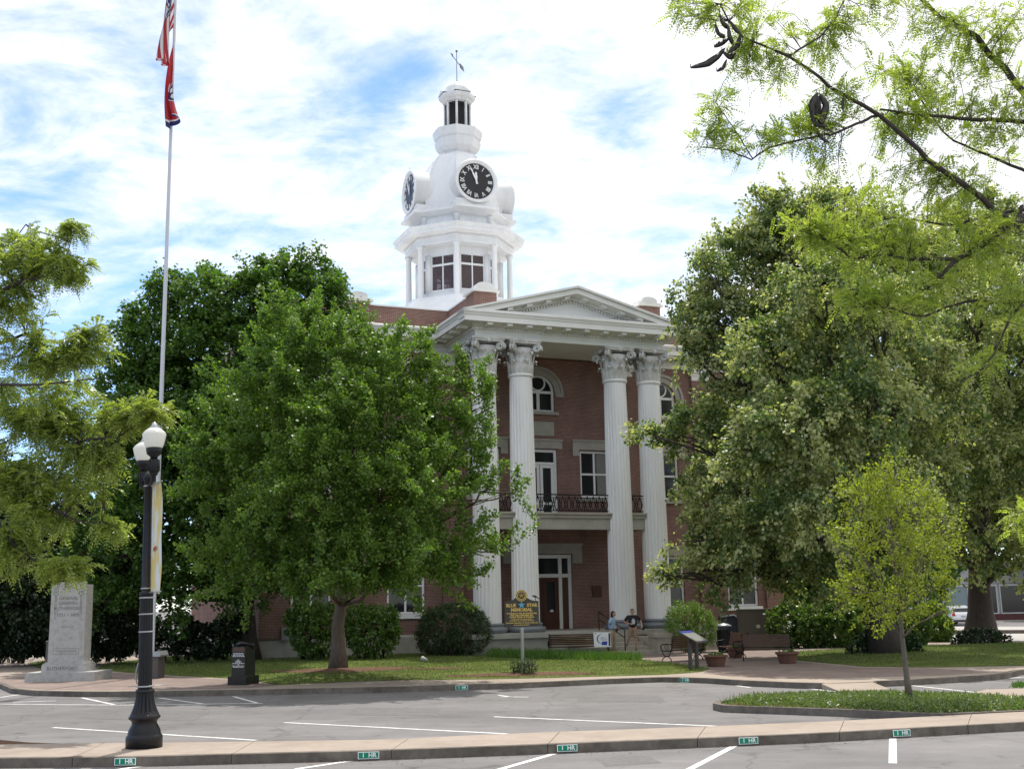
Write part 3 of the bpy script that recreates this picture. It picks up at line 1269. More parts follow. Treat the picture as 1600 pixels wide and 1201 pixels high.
def capital(cx, z0):
    mb = MB(bx)
    r = .60
    mb.lathe([(r, z0), (r * 1.0, z0 + .7), (r * 1.06, z0 + 1.1), (r * 1.2, z0 + 1.38)], (cx, 0, 0), 24)
    # leaves, two tiers
    for tier, (zb, h, nn_, off, rr) in enumerate(((z0, .68, 8, 0.0, r), (z0 + .02, 1.12, 8, math.pi / 8, r * 1.0))):
        for k in range(nn_):
            a = off + 2 * math.pi * k / nn_
            ca, sa = math.cos(a), math.sin(a)
            prof = [(0.04, 0, .20), (.07, .35, .22), (.10, .7, .21), (.20, .95, .17), (.32, .98, .12), (.34, .86, .05)]
            vs, fs = [], []
            for o, t, w in prof:
                R_ = rr + o
                for s in (-1, -.45, 0, .45, 1):
                    bulge = (.035 if abs(s) < .2 else (0.0 if abs(s) < .6 else -.045))
                    vs.append((cx + (R_ + bulge) * ca - w * s * sa, (R_ + bulge) * sa + w * s * ca, zb + h * t))
            m = 5
            for i in range(len(prof) - 1):
                for j in range(m - 1):
                    fs.append((i * m + j, i * m + j + 1, (i + 1) * m + j + 1, (i + 1) * m + j))
            mb.add(vs, fs, 0, False)
    # volutes at the corners and scrolls between
    for k in range(4):
        a = math.pi / 4 + k * math.pi / 2
        ca, sa = math.cos(a), math.sin(a)
        cr_ = .98
        zc = z0 + 1.33
        for side in (-.07, .07):
            pts, rad = [], []
            for i in range(22):
                w = i / 21 * 2 * math.pi * 1.9 - .6
                q = .235 * (1 - i / 21 * .82)
                x = cr_ + q * math.cos(w)
                z = zc + q * math.sin(w)
                pts.append((cx + x * ca - side * sa, x * sa + side * ca, z))
                rad.append(.075 * (1 - .3 * i / 21))
            mb.tube(pts, rad, 6)
        mb.tube([(cx + .62 * ca, .62 * sa, z0 + 1.0), (cx + .76 * ca, .76 * sa, z0 + 1.32), (cx + .95 * ca, .95 * sa, z0 + 1.52)], [.06, .08, .09], 6)
    # abacus with hollow sides
    pts = []
    for k in range(4):
        a = math.pi / 4 + k * math.pi / 2
        for da, rr in ((-.07, 1.17), (.07, 1.17), (.30, .95), (.62, .84), (math.pi / 4, .82), (math.pi / 2 - .62, .84), (math.pi / 2 - .30, .95)):
            pts.append((cx + rr * math.cos(a + da), rr * math.sin(a + da)))
    mb.prism(pts, z0 + 1.56, z0 + 1.66)
    c2 = [(cx + (p[0] - cx) * 1.05, p[1] * 1.05) for p in pts]
    mb.prism(c2, z0 + 1.661, z0 + 1.775)
    for k in range(4):
        a = k * math.pi / 2
        mb.lathe([(.02, -.13), (.12, -.06), (.12, .06), (.02, .13)], (cx + .84 * math.cos(a), .84 * math.sin(a), z0 + 1.6), 8)
    return mb


first_col = None
for c in (-4.9, -2.8, 2.8, 4.9):
    cpart_shaft = fluted_shaft(c, 1.45, 14.13, .72, .605)
    col = cpart('column', cpart_shaft, COLW)
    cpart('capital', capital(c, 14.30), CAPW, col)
    mb = MB(bx)
    mb.lathe([(.98, .951), (.98, 1.02), (1.02, 1.06), (1.03, 1.14), (.98, 1.22), (.86, 1.24), (.83, 1.29), (.86, 1.33), (.88, 1.36), (.87, 1.40), (.80, 1.42), (.74, 1.455)], (c, 0, 0), 40)
    cpart('base', mb, COLBASE, col)

# entablature: frieze, dentils, modillions, cornice round the whole block
PATH = [(-15.7, 4), (-5.58, 4), (-5.58, -.6), (5.58, -.6), (5.58, 4), (15.7, 4), (15.7, 30), (-15.7, 30)]
mb = MB(bx)
mb.sweep(PATH, [(-.02, 16.08), (.02, 16.08), (.02, 16.22), (0, 16.24), (0, 16.44), (.05, 16.46), (.05, 16.62), (.12, 16.66), (.22, 16.70), (.22, 16.76), (.84, 16.76), (.84, 16.73), (.88, 16.73), (.88, 17.0), (.91, 17.02), (.96, 17.16), (1.0, 17.18), (1.0, 17.30), (.97, 17.33), (-.3, 17.42)])
mb.box(-5.56, 5.56, -.58, .6, 16.075, 16.4)
mb.box(-5.56, -4.3, .602, 3.99, 16.075, 16.4)
mb.box(4.3, 5.56, .602, 3.99, 16.075, 16.4)
mb.box(-4.298, 4.298, .602, 3.99, 16.25, 16.41)


def along(path, closed, spacing, fn, skip=()):
    n = len(path)
    for i in range(n if closed else n - 1):
        if i in skip:
            continue
        p, q = np.array(path[i], float), np.array(path[(i + 1) % n], float)
        L = np.linalg.norm(q - p)
        d = (q - p) / L
        nrm = np.array([d[1], -d[0]])
        m = max(1, int(round(L / spacing)))
        for k in range(m):
            fn(p + d * L * (k + .5) / m, d, nrm)


def obox(mb, p, d, nrm, w, o0, o1, z0, z1):
    pts = [p - d * w / 2 + nrm * o0, p + d * w / 2 + nrm * o0, p + d * w / 2 + nrm * o1, p - d * w / 2 + nrm * o1]
    mb.prism([tuple(q) for q in pts], z0, z1)


along(PATH, True, .17, lambda p, d, n: obox(mb, p, d, n, .10, .051, .13, 16.49, 16.61), skip=(5, 6, 7))
along(PATH, True, 1.12, lambda p, d, n: obox(mb, p, d, n, .30, .221, .78, 16.60, 16.755), skip=(5, 6, 7))
cpart('entablature', mb, CREAM)

# pediment
HW, ZE, ZA = 6.58, 17.32, 19.06
sl_ = (ZA - ZE) / HW


def rk(z_off0, z_off1, v0, v1, mb, hw=HW):
    for s in (-1, 1):
        cut0, cut1 = 0.0, 0.0
        pts = [(s * hw, ZE + z_off0 - (HW - hw) * -sl_ * 0), (0, ZA + z_off0), (0, ZA + z_off1), (s * hw, ZE + z_off1)]
        mb.extr(pts, v0, v1)


mb = MB(bx)
for s in (-1, 1):
    def poly(dz0, dz1, h):
        return [(s * h, ZA - sl_ * h + dz0), (0, ZA + dz0), (0, ZA + dz1), (s * h, ZA - sl_ * h + dz1)]
    mb.extr(poly(-.12, .0, HW), -1.60, -.62)          # cyma
    mb.extr(poly(-.42, -.121, HW - .08), -1.48, -.62)    # corona
    mb.extr(poly(-.60, -.421, 4.6), -.80, -.602)         # bed mould
    k = 0
    x = .55
    while x < 5.6:
        zc = ZA - sl_ * x - .42
        mb.extr([(s * (x - .15), zc - .15 + sl_ * .15), (s * (x + .15), zc - .15 - sl_ * .15), (s * (x + .15), zc - .002 - sl_ * .15), (s * (x - .15), zc - .002 + sl_ * .15)], -1.34, -.82)
        x += 1.1
    x = .1
    while x < 4.6:
        zc = ZA - sl_ * x - .62
        mb.extr([(s * (x - .05), zc - .11), (s * (x + .05), zc - .11), (s * (x + .05), zc), (s * (x - .05), zc)], -.74, -.603)
        x += .17
cpart('raking_cornice', mb, CREAM)
mb = MB(bx)
mb.extr([(-6.0, 17.34), (6.0, 17.34), (0, ZA - .3)], -.60, -.35)
cpart('tympanum', mb, WHITE)
mb = MB(bx)
for s in (-1, 1):
    mb.extr([(s * 4.25, 17.9), (0, ZA - .02), (0, ZA - .14), (s * 4.25, 17.78)], -.61, 4.8)
cpart('portico_roof', mb, ROOFW)

# brick parapet with stone capped piers
mb = MB(bx)
mb.box(-15.7, -5.0, 4.0, 4.4, 17.38, 18.55)
mb.box(5.0, 15.7, 4.0, 4.4, 17.38, 18.55)
for s in (-1, 1):
    a, b = sorted((s * 5.44, s * 5.08))
    mb.box(a, b, .72, 3.998, 17.36, 18.55)
    a, b = sorted((s * 15.6, s * 15.2))
    mb.box(a, b, 4.41, 30, 17.38, 18.55)
    for c in (10.6, 15.1):
        mb.box(s * c - .62, s * c + .62, 3.9, 4.9, 17.37, 18.72)
    mb.box(s * 4.93 - .64, s * 4.93 + .64, -.5, .7, 17.36, 18.56)
mb.box(-15.1, 15.1, 29.6, 30, 17.38, 18.55)
cpart('parapet', mb, BRICK)
for s in (-1, 1):
    mb = MB(bx)
    a, b = sorted((s * 15.75, s * 5.0))
    mb.box(a, b, 3.95, 4.45, 18.551, 18.63)
    a, b = sorted((s * 5.49, s * 5.03))
    mb.box(a, b, .70, 3.948, 18.551, 18.63)
    cpart('parapet_coping', mb, ROOFW)
for c, v0, v1, zt in [(s * c, 3.9, 4.9, 18.72) for s in (-1, 1) for c in (10.6, 15.1)] + [(s * 4.93, -.5, .7, 18.56) for s in (-1, 1)]:
    mb = MB(bx)
    vm = (v0 + v1) / 2
    mb.box(c - .78, c + .78, v0 - .14, v1 + .14, zt + .001, zt + .10)
    mb.box(c - .70, c + .70, v0 - .08, v1 + .08, zt + .101, zt + .2)
    prof = []
    for k in range(9):
        a = math.pi * k / 8
        prof.append((c + .52 * math.cos(a), zt + .2 + .36 * math.sin(a) ** .6 if 0 < k < 8 else zt + .201))
    mb.extr(prof, v0 + .02, v1 - .02)
    cpart('pier_cap', mb, CREAM)
mb = MB(bx)
mb.box(-15.19, 15.19, 4.41, 29.5, 17.3, 17.6)
cpart('roof', mb, ROOFW)

# balcony
mb = MB(bx)
mb.box(-4.6, 4.6, -.25, 3.7, 6.76, 6.95)
mb.box(-4.68, 4.68, -.34, 3.69, 6.951, 7.04)
mb.box(-4.5, 4.5, -.16, .16, 6.17, 6.758)
for s in (-4.3, 4.3):
    mb.box(s - .15, s + .15, .162, 3.7, 6.17, 6.757)
bal = cpart('balcony', mb, STONE)


def railing(u0, u1, v):
    mb = MB(bx)
    L = u1 - u0
    for z, r in ((8.0, .04), (7.84, .022), (7.16, .03)):
        mb.tube([(u0, v, z), (u1, v, z)], r, 6)
    n = max(1, int(round(L / .36)))
    for k in range(n):
        c = u0 + L * (k + .5) / n
        w = L / n
        pts = [(c + w * .30 * math.cos(a), v, 7.5 + .30 * math.sin(a)) for a in np.linspace(0, 2 * math.pi, 15)]
        mb.tube(pts, .028, 5, caps=False)
        for dz in (7.5,):
            pts = [(c + w * .5 + .07 * math.cos(a), v, dz + .07 * math.sin(a)) for a in np.linspace(0, 2 * math.pi, 9)]
            mb.tube(pts, .024, 5, caps=False)
        mb.tube([(c + w * .5, v, 7.16), (c + w * .5, v, 7.43)], .03, 5)
        mb.tube([(c + w * .5, v, 7.57), (c + w * .5, v, 7.84)], .03, 5)
        mb.lathe([(.01, -.07), (.05, 0), (.01, .07)], (c, v, 7.88), 6)
        mb.tube([(c, v, 7.16), (c, v, 7.22)], .03, 5)
        mb.tube([(c, v, 7.78), (c, v, 7.84)], .03, 5)
    cpart('railing', mb, IRON, bal)


railing(-2.16, 2.16, 0.0)
railing(-4.26, -3.42, 0.0)
railing(3.42, 4.26, 0.0)

# ---------------- clock tower on the roof
TV = 17.08
A8 = math.pi / 8
tc_ = (0, TV, 0)


def octa(prof, mi=0, mb=None, n=8):
    mb = mb or MB(bx)
    mb.lathe(prof, tc_, n, A8, mi, smooth=False)
    return mb


mb = octa([(7.6, 17.6), (7.4, 19.6), (4.3, 22.0), (4.15, 22.12), (4.15, 22.3), (3.2, 22.32)])
cpart('tower_base', mb, TOWERW)
# column ring
for k in range(8):
    a = A8 + k * math.pi / 4
    x, y = 3.5 * math.cos(a), TV + 3.5 * math.sin(a)
    mb = MB(bx)
    mb.lathe([(.27, 22.31), (.27, 22.42), (.215, 22.46), (.215, 22.6), (.18, 25.75), (.2, 25.78), (.2, 25.84), (.26, 25.9), (.26, 26.03)], (x, y, 0), 16)
    cpart('tower_column', mb, TOWERW)
# glazed room: posts, sills, heads per face
RI = 2.85
mb = MB(bx)
mb.lathe([(RI + .1, 22.31), (RI + .1, 22.5), (RI, 22.52), (RI, 22.92), (RI + .05, 22.94), (RI + .05, 23.0), (RI - .2, 23.0)], tc_, 8, A8, smooth=False, capt=False, capb=False)
mb.lathe([(RI - .2, 25.5), (RI, 25.5), (RI, 26.04)], tc_, 8, A8, smooth=False, capb=False, capt=False)
for k in range(8):
    a = A8 + k * math.pi / 4
    x, y = (RI - .06) * math.cos(a), TV + (RI - .06) * math.sin(a)
    mb.lathe([(.24, 23.0), (.24, 25.5)], (x, y, 0), 6, a)
cpart('lantern_room_wall', mb, TOWERW)
gm, nt, b = nmat('tower_glass')
N_, L_ = nt.nodes.new, nt.links.new
tr = N_('ShaderNodeBsdfTransparent')
tr.inputs[0].default_value = (.80, .76, .76, 1)
b.inputs['Base Color'].default_value = (.19, .15, .15, 1)  # raised grey base colour stands in for reflections on the panes
b.inputs['Roughness'].default_value = .1
ms = N_('ShaderNodeMixShader')
ms.inputs[0].default_value = .72
L_(b.outputs[0], ms.inputs[1])
L_(tr.outputs[0], ms.inputs[2])
L_(ms.outputs[0], nt.nodes['Material Output'].inputs[0])
ap = RI * math.cos(A8)
for k in range(8):
    a = k * math.pi / 4
    ca, sa = math.cos(a), math.sin(a)
    hw = RI * math.sin(A8) - .2

    def P3(s, r, z):
        return (r * ca - s * sa, TV + r * sa + s * ca, z)

    def ob(mb, s0, s1, r0, r1, z0, z1):
        v = [P3(s, r, z) for z in (z0, z1) for r in (r0, r1) for s in (s0, s1)]
        mb.add(v, [(0, 1, 3, 2), (4, 6, 7, 5), (0, 4, 5, 1), (2, 3, 7, 6), (0, 2, 6, 4), (1, 5, 7, 3)])
    mb = MB(bx)
    ob(mb, -hw, -hw + .1, ap - .16, ap - .04, 23.0, 25.5)
    ob(mb, hw - .1, hw, ap - .16, ap - .04, 23.0, 25.5)
    ob(mb, -.04, .04, ap - .15, ap - .05, 23.0, 25.5)
    ob(mb, -hw + .1, hw - .1, ap - .155, ap - .045, 24.72, 24.86)
    ob(mb, -hw + .1, hw - .1, ap - .155, ap - .045, 23.0, 23.08)
    ob(mb, -hw + .1, hw - .1, ap - .155, ap - .045, 25.42, 25.5)
    w = cpart('tower_window', mb, TOWERW)
    mb = MB(bx)
    ob(mb, -hw + .05, hw - .05, ap - .11, ap - .09, 23.02, 25.48)
    cpart('pane', mb, gm, w)
mb = MB(bx)
mb.box(-.2, 1.5, TV - 1.2, TV + 1.2, 22.33, 26.02)
mb.box(-1.6, -.3, TV + .2, TV + 1.0, 24.6, 26.02)
for z in (23.3, 24.0):
    mb.tube([(-1.8, TV - 1, z), (-.3, TV + .6, z + .3)], .05, 5)
for x in (-1.5, -.9):
    mb.tube([(x, TV - .6, 22.3), (x, TV - .6, 24.4)], .05, 5)
cpart('stair_core', mb, mat('brown_interior', (.20, .15, .145), .8))
# eave
mb = octa([(3.3, 26.03), (3.75, 26.03), (3.75, 26.16), (3.70, 26.18), (3.70, 26.44), (3.78, 26.46), (3.78, 26.60), (3.86, 26.62), (4.0, 26.68), (4.45, 26.70), (4.45, 26.92), (4.52, 26.95), (4.58, 27.10), (4.58, 27.16), (3.1, 27.42)])
pa = [(3.78 * math.cos(A8 + k * math.pi / 4), TV + 3.78 * math.sin(A8 + k * math.pi / 4)) for k in range(8)]
along(pa, True, .16, lambda p, d, n: obox(mb, p, d, n, .09, .0, .07, 26.48, 26.59))
cpart('tower_eave', mb, TOWERW)
# attic
mb = octa([(3.22, 27.3), (3.22, 27.55), (3.14, 27.57), (3.14, 28.1), (3.22, 28.14), (3.35, 28.22), (3.5, 28.34), (3.62, 28.40), (3.62, 28.52), (3.1, 28.66)])
ra = 3.14 * math.cos(A8)
for k in range(8):
    a = k * math.pi / 4
    ca, sa = math.cos(a), math.sin(a)
    for s0, s1 in ((-.98, -.12), (.12, .98)):
        def ob2(s0, s1, r0, r1, z0, z1):
            v = [(r * ca - s * sa, TV + r * sa + s * ca, z) for z in (z0, z1) for r in (r0, r1) for s in (s0, s1)]
            mb.add(v, [(0, 1, 3, 2), (4, 6, 7, 5), (0, 4, 5, 1), (2, 3, 7, 6), (0, 2, 6, 4), (1, 5, 7, 3)])
        ob2(s0, s1, ra, ra + .04, 27.60, 27.64)
        ob2(s0, s1, ra, ra + .04, 28.02, 28.06)
        ob2(s0, s0 + .04, ra, ra + .04, 27.641, 28.019)
        ob2(s1 - .04, s1, ra, ra + .04, 27.641, 28.019)
    av = a + A8
    x, y = 3.14 * math.cos(av), TV + 3.14 * math.sin(av)
    mb.lathe([(.17, 27.56), (.17, 27.95), (.23, 28.02), (.23, 28.13)], (x, y, 0), 8, av)
cpart('attic', mb, TOWERW)
# dome of ribbed sheets
prof = [(3.05, 28.66)]
z0d, z1d = 28.7, 33.35
for i in range(15):
    t = i / 14
    r = 1.12 + (2.98 - 1.12) * (1 - t ** 2.1) ** 0.62
    z = z0d + (z1d - z0d) * t
    prof.append((r, z))
    if i < 14:
        prof.append((r - .028, z + .012))
mb = octa(prof)
for k in range(8):
    a = A8 + k * math.pi / 4
    pts = []
    for i in range(15):
        t = i / 14
        r = 1.12 + (2.98 - 1.12) * (1 - t ** 2.1) ** 0.62
        pts.append((r * math.cos(a), TV + r * math.sin(a), z0d + (z1d - z0d) * t))
    mb.tube(pts, .07, 6)
cpart('dome', mb, TOWERW)
# four clocks
ROM = ['XII', 'I', 'II', 'III', 'IIII', 'V', 'VI', 'VII', 'VIII', 'IX', 'X', 'XI']
romtxt = [text_mesh(s, .44, .012, 'CENTER', .92, .004) for s in ROM]
ZC, RC = 30.3, 3.62
for k in range(4):
    a = -math.pi / 2 + k * math.pi / 2
    nx, ny = math.cos(a), math.sin(a)
    tx, ty = -ny, nx                                # reading direction seen from outside

    def C3(s, h, r):
        return (r * nx + s * tx, TV + r * ny + s * ty, ZC + h)

    def ringpart(mb, prof, n=48):
        v, f = [], []
        for rr, dp in prof:
            for i in range(n):
                w = 2 * math.pi * i / n
                v.append(C3(rr * math.cos(w), rr * math.sin(w), dp))
        for i in range(len(prof) - 1):
            for j in range(n):
                j2 = (j + 1) % n
                f.append((i * n + j, i * n + j2, (i + 1) * n + j2, (i + 1) * n + j))
        mb.add(v, f, 0, True)
        return v
    mb = MB(bx)
    ringpart(mb, [(1.46, 1.2), (1.46, RC - .08), (1.52, RC - .06), (1.54, RC + .02), (1.48, RC + .06), (1.36, RC + .05), (1.30, RC), (1.24, RC - .10)])
    # pedestal block below the drum
    v = [C3(s, h, r) for h in (-1.72, -1.27) for r in (1.6, RC - .11) for s in (-1.42, 1.42)]
    mb.add(v, [(0, 1, 3, 2), (4, 6, 7, 5), (0, 4, 5, 1), (2, 3, 7, 6), (0, 2, 6, 4), (1, 5, 7, 3)])
    v = [C3(s, h, r) for h in (-1.9, -1.722) for r in (1.6, RC + .1) for s in (-1.55, 1.55)]
    mb.add(v, [(0, 1, 3, 2), (4, 6, 7, 5), (0, 4, 5, 1), (2, 3, 7, 6), (0, 2, 6, 4), (1, 5, 7, 3)])
    mb.lathe([(.03, 0), (.05, .1), (.02, .2), (.06, .27), (.01, .36)], C3(0, 1.5, RC - .1), 8)
    ck = cpart('clock', mb, TOWERW)
    mb = MB(bx)
    v = [C3(1.26 * math.cos(2 * math.pi * i / 48), 1.26 * math.sin(2 * math.pi * i / 48), RC - .08) for i in range(48)]
    mb.add(v, [tuple(range(48))])
    cpart('clock_face', mb, DARKFACE, ck)
    mb = MB(bx)
    for i, (vs, fs) in enumerate(romtxt):
        w = -2 * math.pi * i / 12
        cw, sw = math.cos(w), math.sin(w)
        o = []
        for x, y, z in vs:
            x, y = x * .8, y + .98
            o.append(C3(x * cw - y * sw, x * sw + y * cw, RC - .06 + z))
        mb.add(o, fs)
    cpart('numerals', mb, WHITE, ck)
    for nm, ang, ln, wd in (('minute_hand', R(-336), 1.02, .085), ('hour_hand', R(-358), .66, .12)):
        mb = MB(bx)
        dp = RC - .03 if nm == 'hour_hand' else RC - .005
        pts = [(-.03, -.22), (.03, -.22), (wd * .5, 0), (wd * .75, ln * .55), (wd * .35, ln * .62), (wd * .7, ln * .78), (0, ln), (-wd * .7, ln * .78), (-wd * .35, ln * .62), (-wd * .75, ln * .55), (-wd * .5, 0)]
        cw, sw = math.cos(ang), math.sin(ang)
        v = [C3(x * cw - y * sw, x * sw + y * cw, dp) for x, y in pts]
        v2 = [C3(x * cw - y * sw, x * sw + y * cw, dp + .015) for x, y in pts]
        n = len(pts)
        mb.add(v + v2, [tuple(range(n, 2 * n))] + [(i, (i + 1) % n, (i + 1) % n + n, i + n) for i in range(n)])
        cpart(nm, mb, WHITE, ck)
# lantern
mb = octa([(1.12, 33.3), (1.16, 33.42), (1.28, 33.5), (1.52, 33.8), (1.6, 34.1), (1.64, 34.3), (1.56, 34.34), (1.58, 34.46), (1.66, 34.52), (1.76, 34.95), (1.78, 35.1), (1.2, 35.18)])
cpart('lantern_bowl', mb, TOWERW)
mb = octa([(.86, 35.15), (.86, 37.3)])
for k in range(8):
    a = A8 + k * math.pi / 4
    mb.lathe([(.085, 35.16), (.085, 37.3)], (.9 * math.cos(a), TV + .9 * math.sin(a), 0), 8, a)
lan = cpart('lantern', mb, TOWERW)
la = .86 * math.cos(A8)
for k in range(8):
    a = k * math.pi / 4
    ca, sa = math.cos(a), math.sin(a)
    mb = MB(bx)
    for i in range(16):
        z = 35.3 + i * .115
        v = [(r * ca - s * sa, TV + r * sa + s * ca, zz_) for (r, zz_) in ((la + .012, z + .11), (la + .055, z)) for s in (-.235, .235)]
        mb.add(v, [(0, 1, 3, 2)])
    v = [((la + .008) * ca - s * sa, TV + (la + .008) * sa + s * ca, z) for z in (35.25, 37.2) for s in (-.24, .24)]
    mb.add(v, [(0, 1, 3, 2)])
    cpart('louvre', mb, DARKFACE, lan)
mb = octa([(.95, 37.25), (1.05, 37.3), (1.08, 37.42), (1.22, 37.5), (1.30, 37.62), (1.32, 37.78), (1.1, 37.86), (1.02, 37.88)])
for k in range(4):
    a = -math.pi / 2 + k * math.pi / 2
    nx, ny = math.cos(a), math.sin(a)
    v = []
    for r in (.5, 1.24):
        for s, h in ((-.62, 37.84), (.62, 37.84), (0, 38.14)):
            v.append((r * nx - s * ny, TV + r * ny + s * nx, h))
    mb.add(v, [(3, 4, 5), (0, 3, 5, 2), (1, 2, 5, 4)])
cpart('lantern_cornice', mb, TOWERW)
prof = [(1.0, 37.87)]
for i in range(1, 10):
    t = i / 10 * math.pi / 2
    prof.append((1.0 * math.cos(t) ** .85, 37.9 + 1.0 * math.sin(t)))
prof.append((.06, 38.93))
mb = octa(prof, n=16)
cpart('lantern_dome', mb, TOWERW)
mb = MB(bx)
mb.lathe([(.14, 38.9), (.05, 39.05), (.03, 39.1), (.025, 41.25), (.07, 41.3), (.09, 41.37), (.06, 41.45), (.01, 41.48)], tc_, 10)
vane = cpart('weather_vane', mb, mat('grey_vane_metal', (.18, .19, .2), .45, metal=.6))
va = R(25)
mb = MB(bx)
ca, sa = math.cos(va), math.sin(va)
Z_ = 40.55
mb.tube([(-.42 * ca, TV - .42 * sa, Z_ + .32), (.42 * ca, TV + .42 * sa, Z_ - .25)], .03, 6)
for pts in (((-.40, .20), (-.62, .46), (-.34, .44), (-.36, .32)), ((.30, .0), (.66, -.18), (.74, -.52), (.32, -.34))):
    v = [(x * ca, TV + x * sa - .02, Z_ + h) for x, h in pts] + [(x * ca, TV + x * sa + .02, Z_ + h) for x, h in pts]
    mb.add(v, [(0, 1, 2, 3), (7, 6, 5, 4), (0, 4, 5, 1), (1, 5, 6, 2), (2, 6, 7, 3), (3, 7, 4, 0)])
cpart('arrow', mb, mat('grey_vane_metal', (.18, .19, .2)), vane)

# ================================================================== VEGETATION
UPV = np.array([0, 0, 1.0])


def rdir(n):
    return unit(rng.normal(size=(n, 3)))


def blobs_px(lst, D, zsc=1.0):
    """(x, y, rx, ry, dD) picture ellipses at depth D -> list of (centre, radii)"""
    out = []
    for b in lst:
        x, y, rx, ry = b[:4]
        d = D + (b[4] if len(b) > 4 else rng.uniform(-.6, .6))
        m = d / FPX
        out.append((at(x, y, d), np.array([rx * m, (b[5] if len(b) > 5 else (rx + ry) / 2 * m * .85), ry * m])))
    return out


def foliage(blobs, dens, leaves, L, ll, lw, up=.3, hang=.3, jit=.12, shell=(.55, 1.0), flat=1.0, rnd=.6, cull=.55, keep=None, axis_follow=.5, topb=0.0):
    Bs, Os = [], []
    for ci, (c, r) in enumerate(blobs):
        area = 4 * math.pi * (((r[0] * r[1]) ** 1.6 + (r[0] * r[2]) ** 1.6 + (r[1] * r[2]) ** 1.6) / 3) ** (1 / 1.6)
        n = max(4, int(area * dens))
        d = rdir(n)
        s = rng.uniform(*shell, (n, 1)) ** .7
        b = c + d * r * s
        o = unit(d / r)
        ok = np.ones(n, bool)
        for cj, (c2, r2) in enumerate(blobs):
            if cj != ci:
                q = np.linalg.norm((b - c2) / r2, axis=1)
                ok &= ~((q < cull) & (rng.random(n) < .8))
        ok &= ~((o[:, 2] < rng.uniform(-.45, .15, n)) & (rng.random(n) < topb))
        Bs.append(b[ok])
        Os.append(o[ok])
    B, O = np.vstack(Bs), np.vstack(Os)
    if keep is not None:
        k = keep(B)
        B, O = B[k], O[k]
    n = len(B)
    T = unit(O + UPV * up + rng.normal(size=(n, 3)) * rnd)
    Lr = L * rng.uniform(.5, 1.35, n)
    m = rng.poisson(leaves, n)
    idx = np.repeat(np.arange(n), m)
    N = len(idx)
    t = rng.uniform(0, 1, N)
    Tl = T[idx]
    P = B[idx] + Tl * (Lr[idx] * t)[:, None] - UPV * (hang * .5 * t * t * Lr[idx])[:, None]
    P = P + rng.normal(size=(N, 3)) * (jit * (.6 + .5 * (1 - t)))[:, None]
    A = unit(Tl * axis_follow + rdir(N) * .8 - UPV * hang)
    Nn = unit(UPV * flat + rdir(N) * .9)
    sz = rng.uniform(.65, 1.3, N)
    return leaf_quads(P, A, Nn, ll * sz, lw * sz), B, T, Lr


def bend(p, q, sag=.15, n=7, wob=.05):
    p, q = np.array(p, float), np.array(q, float)
    L = np.linalg.norm(q - p)
    t = np.linspace(0, 1, n)[:, None]
    off = np.array([0, 0, 1.0]) * sag * L
    w = rng.normal(size=(n, 3)) * wob * L * np.sin(np.pi * t)
    return p + (q - p) * t + off * np.sin(np.pi * t) * .6 + w * .5


def tree(name, label, D, trunk_px, blobs, tr, bark, lmat, fol, top_t=.55, group=None, lean=None, cat='tree', extra_limbs=None, zoff=0.0, lmin=2.2, limb_r=.34, wob=.02):
    """one tree: trunk with limbs running to every leaf mass, and a crown of single leaves"""
    base = gpl(*trunk_px)
    base = base * 1.0
    base[2] += zoff - .05
    bl = blobs_px(blobs, D) if not isinstance(blobs[0][0], np.ndarray) else blobs
    root = thing(name, label, cat, tuple(base), 0, group)
    cen = np.mean([b[0] for b in bl], axis=0)
    zt = max(b[0][2] for b in bl)
    zmin = min(b[0][2] for b in bl)
    fork = base + np.array([0, 0, 0])
    fork[2] = base[2] + (zt - base[2]) * top_t
    fork[:2] = base[:2] * .65 + cen[:2] * .35 if lean is None else base[:2] + np.array(lean)
    mb = MB(lambda p: np.array(p) - base)
    H = np.linalg.norm(fork - base)
    tp = bend(base, fork, 0, 10, wob)
    rad = [tr * (1 + .55 * math.exp(-k / 9 * 14) - .62 * (k / 9)) for k in range(10)]
    mb.tube(tp, rad, 14)
    for c, r in bl:
        h = min(max((c[2] - base[2]) / (zt - base[2] + 1e-6) * .75, .16), .97) * rng.uniform(.75, 1.0)
        k = h * 9 * min(1, 1)
        i0 = int(round(min(8, max(lmin + rng.uniform(-.4, .6), k))))
        p0 = tp[i0]
        r0 = rad[i0] * limb_r * rng.uniform(.8, 1.25)
        pts = bend(p0, c, .12 if c[2] > p0[2] else .2, 8, .06)
        mb.tube(pts, list(np.linspace(r0, max(.012, r0 * .3), 8)), 7)
        for _ in range(5):
            d = rdir(1)[0]
            d[2] = abs(d[2]) * .8 - .1
            q = c + d * r * .85
            s = pts[rng.integers(3, 7)]
            mb.tube(bend(s, q, .08, 5, .05), list(np.linspace(max(.012, r0 * .4), .008, 5)), 5)
    mb.build('trunk', bark, root)
    Q, B, T, Lr = foliage(bl, **fol)
    Q = Q - base
    quads_mesh('crown', Q, lmat, root)
    return root, bl


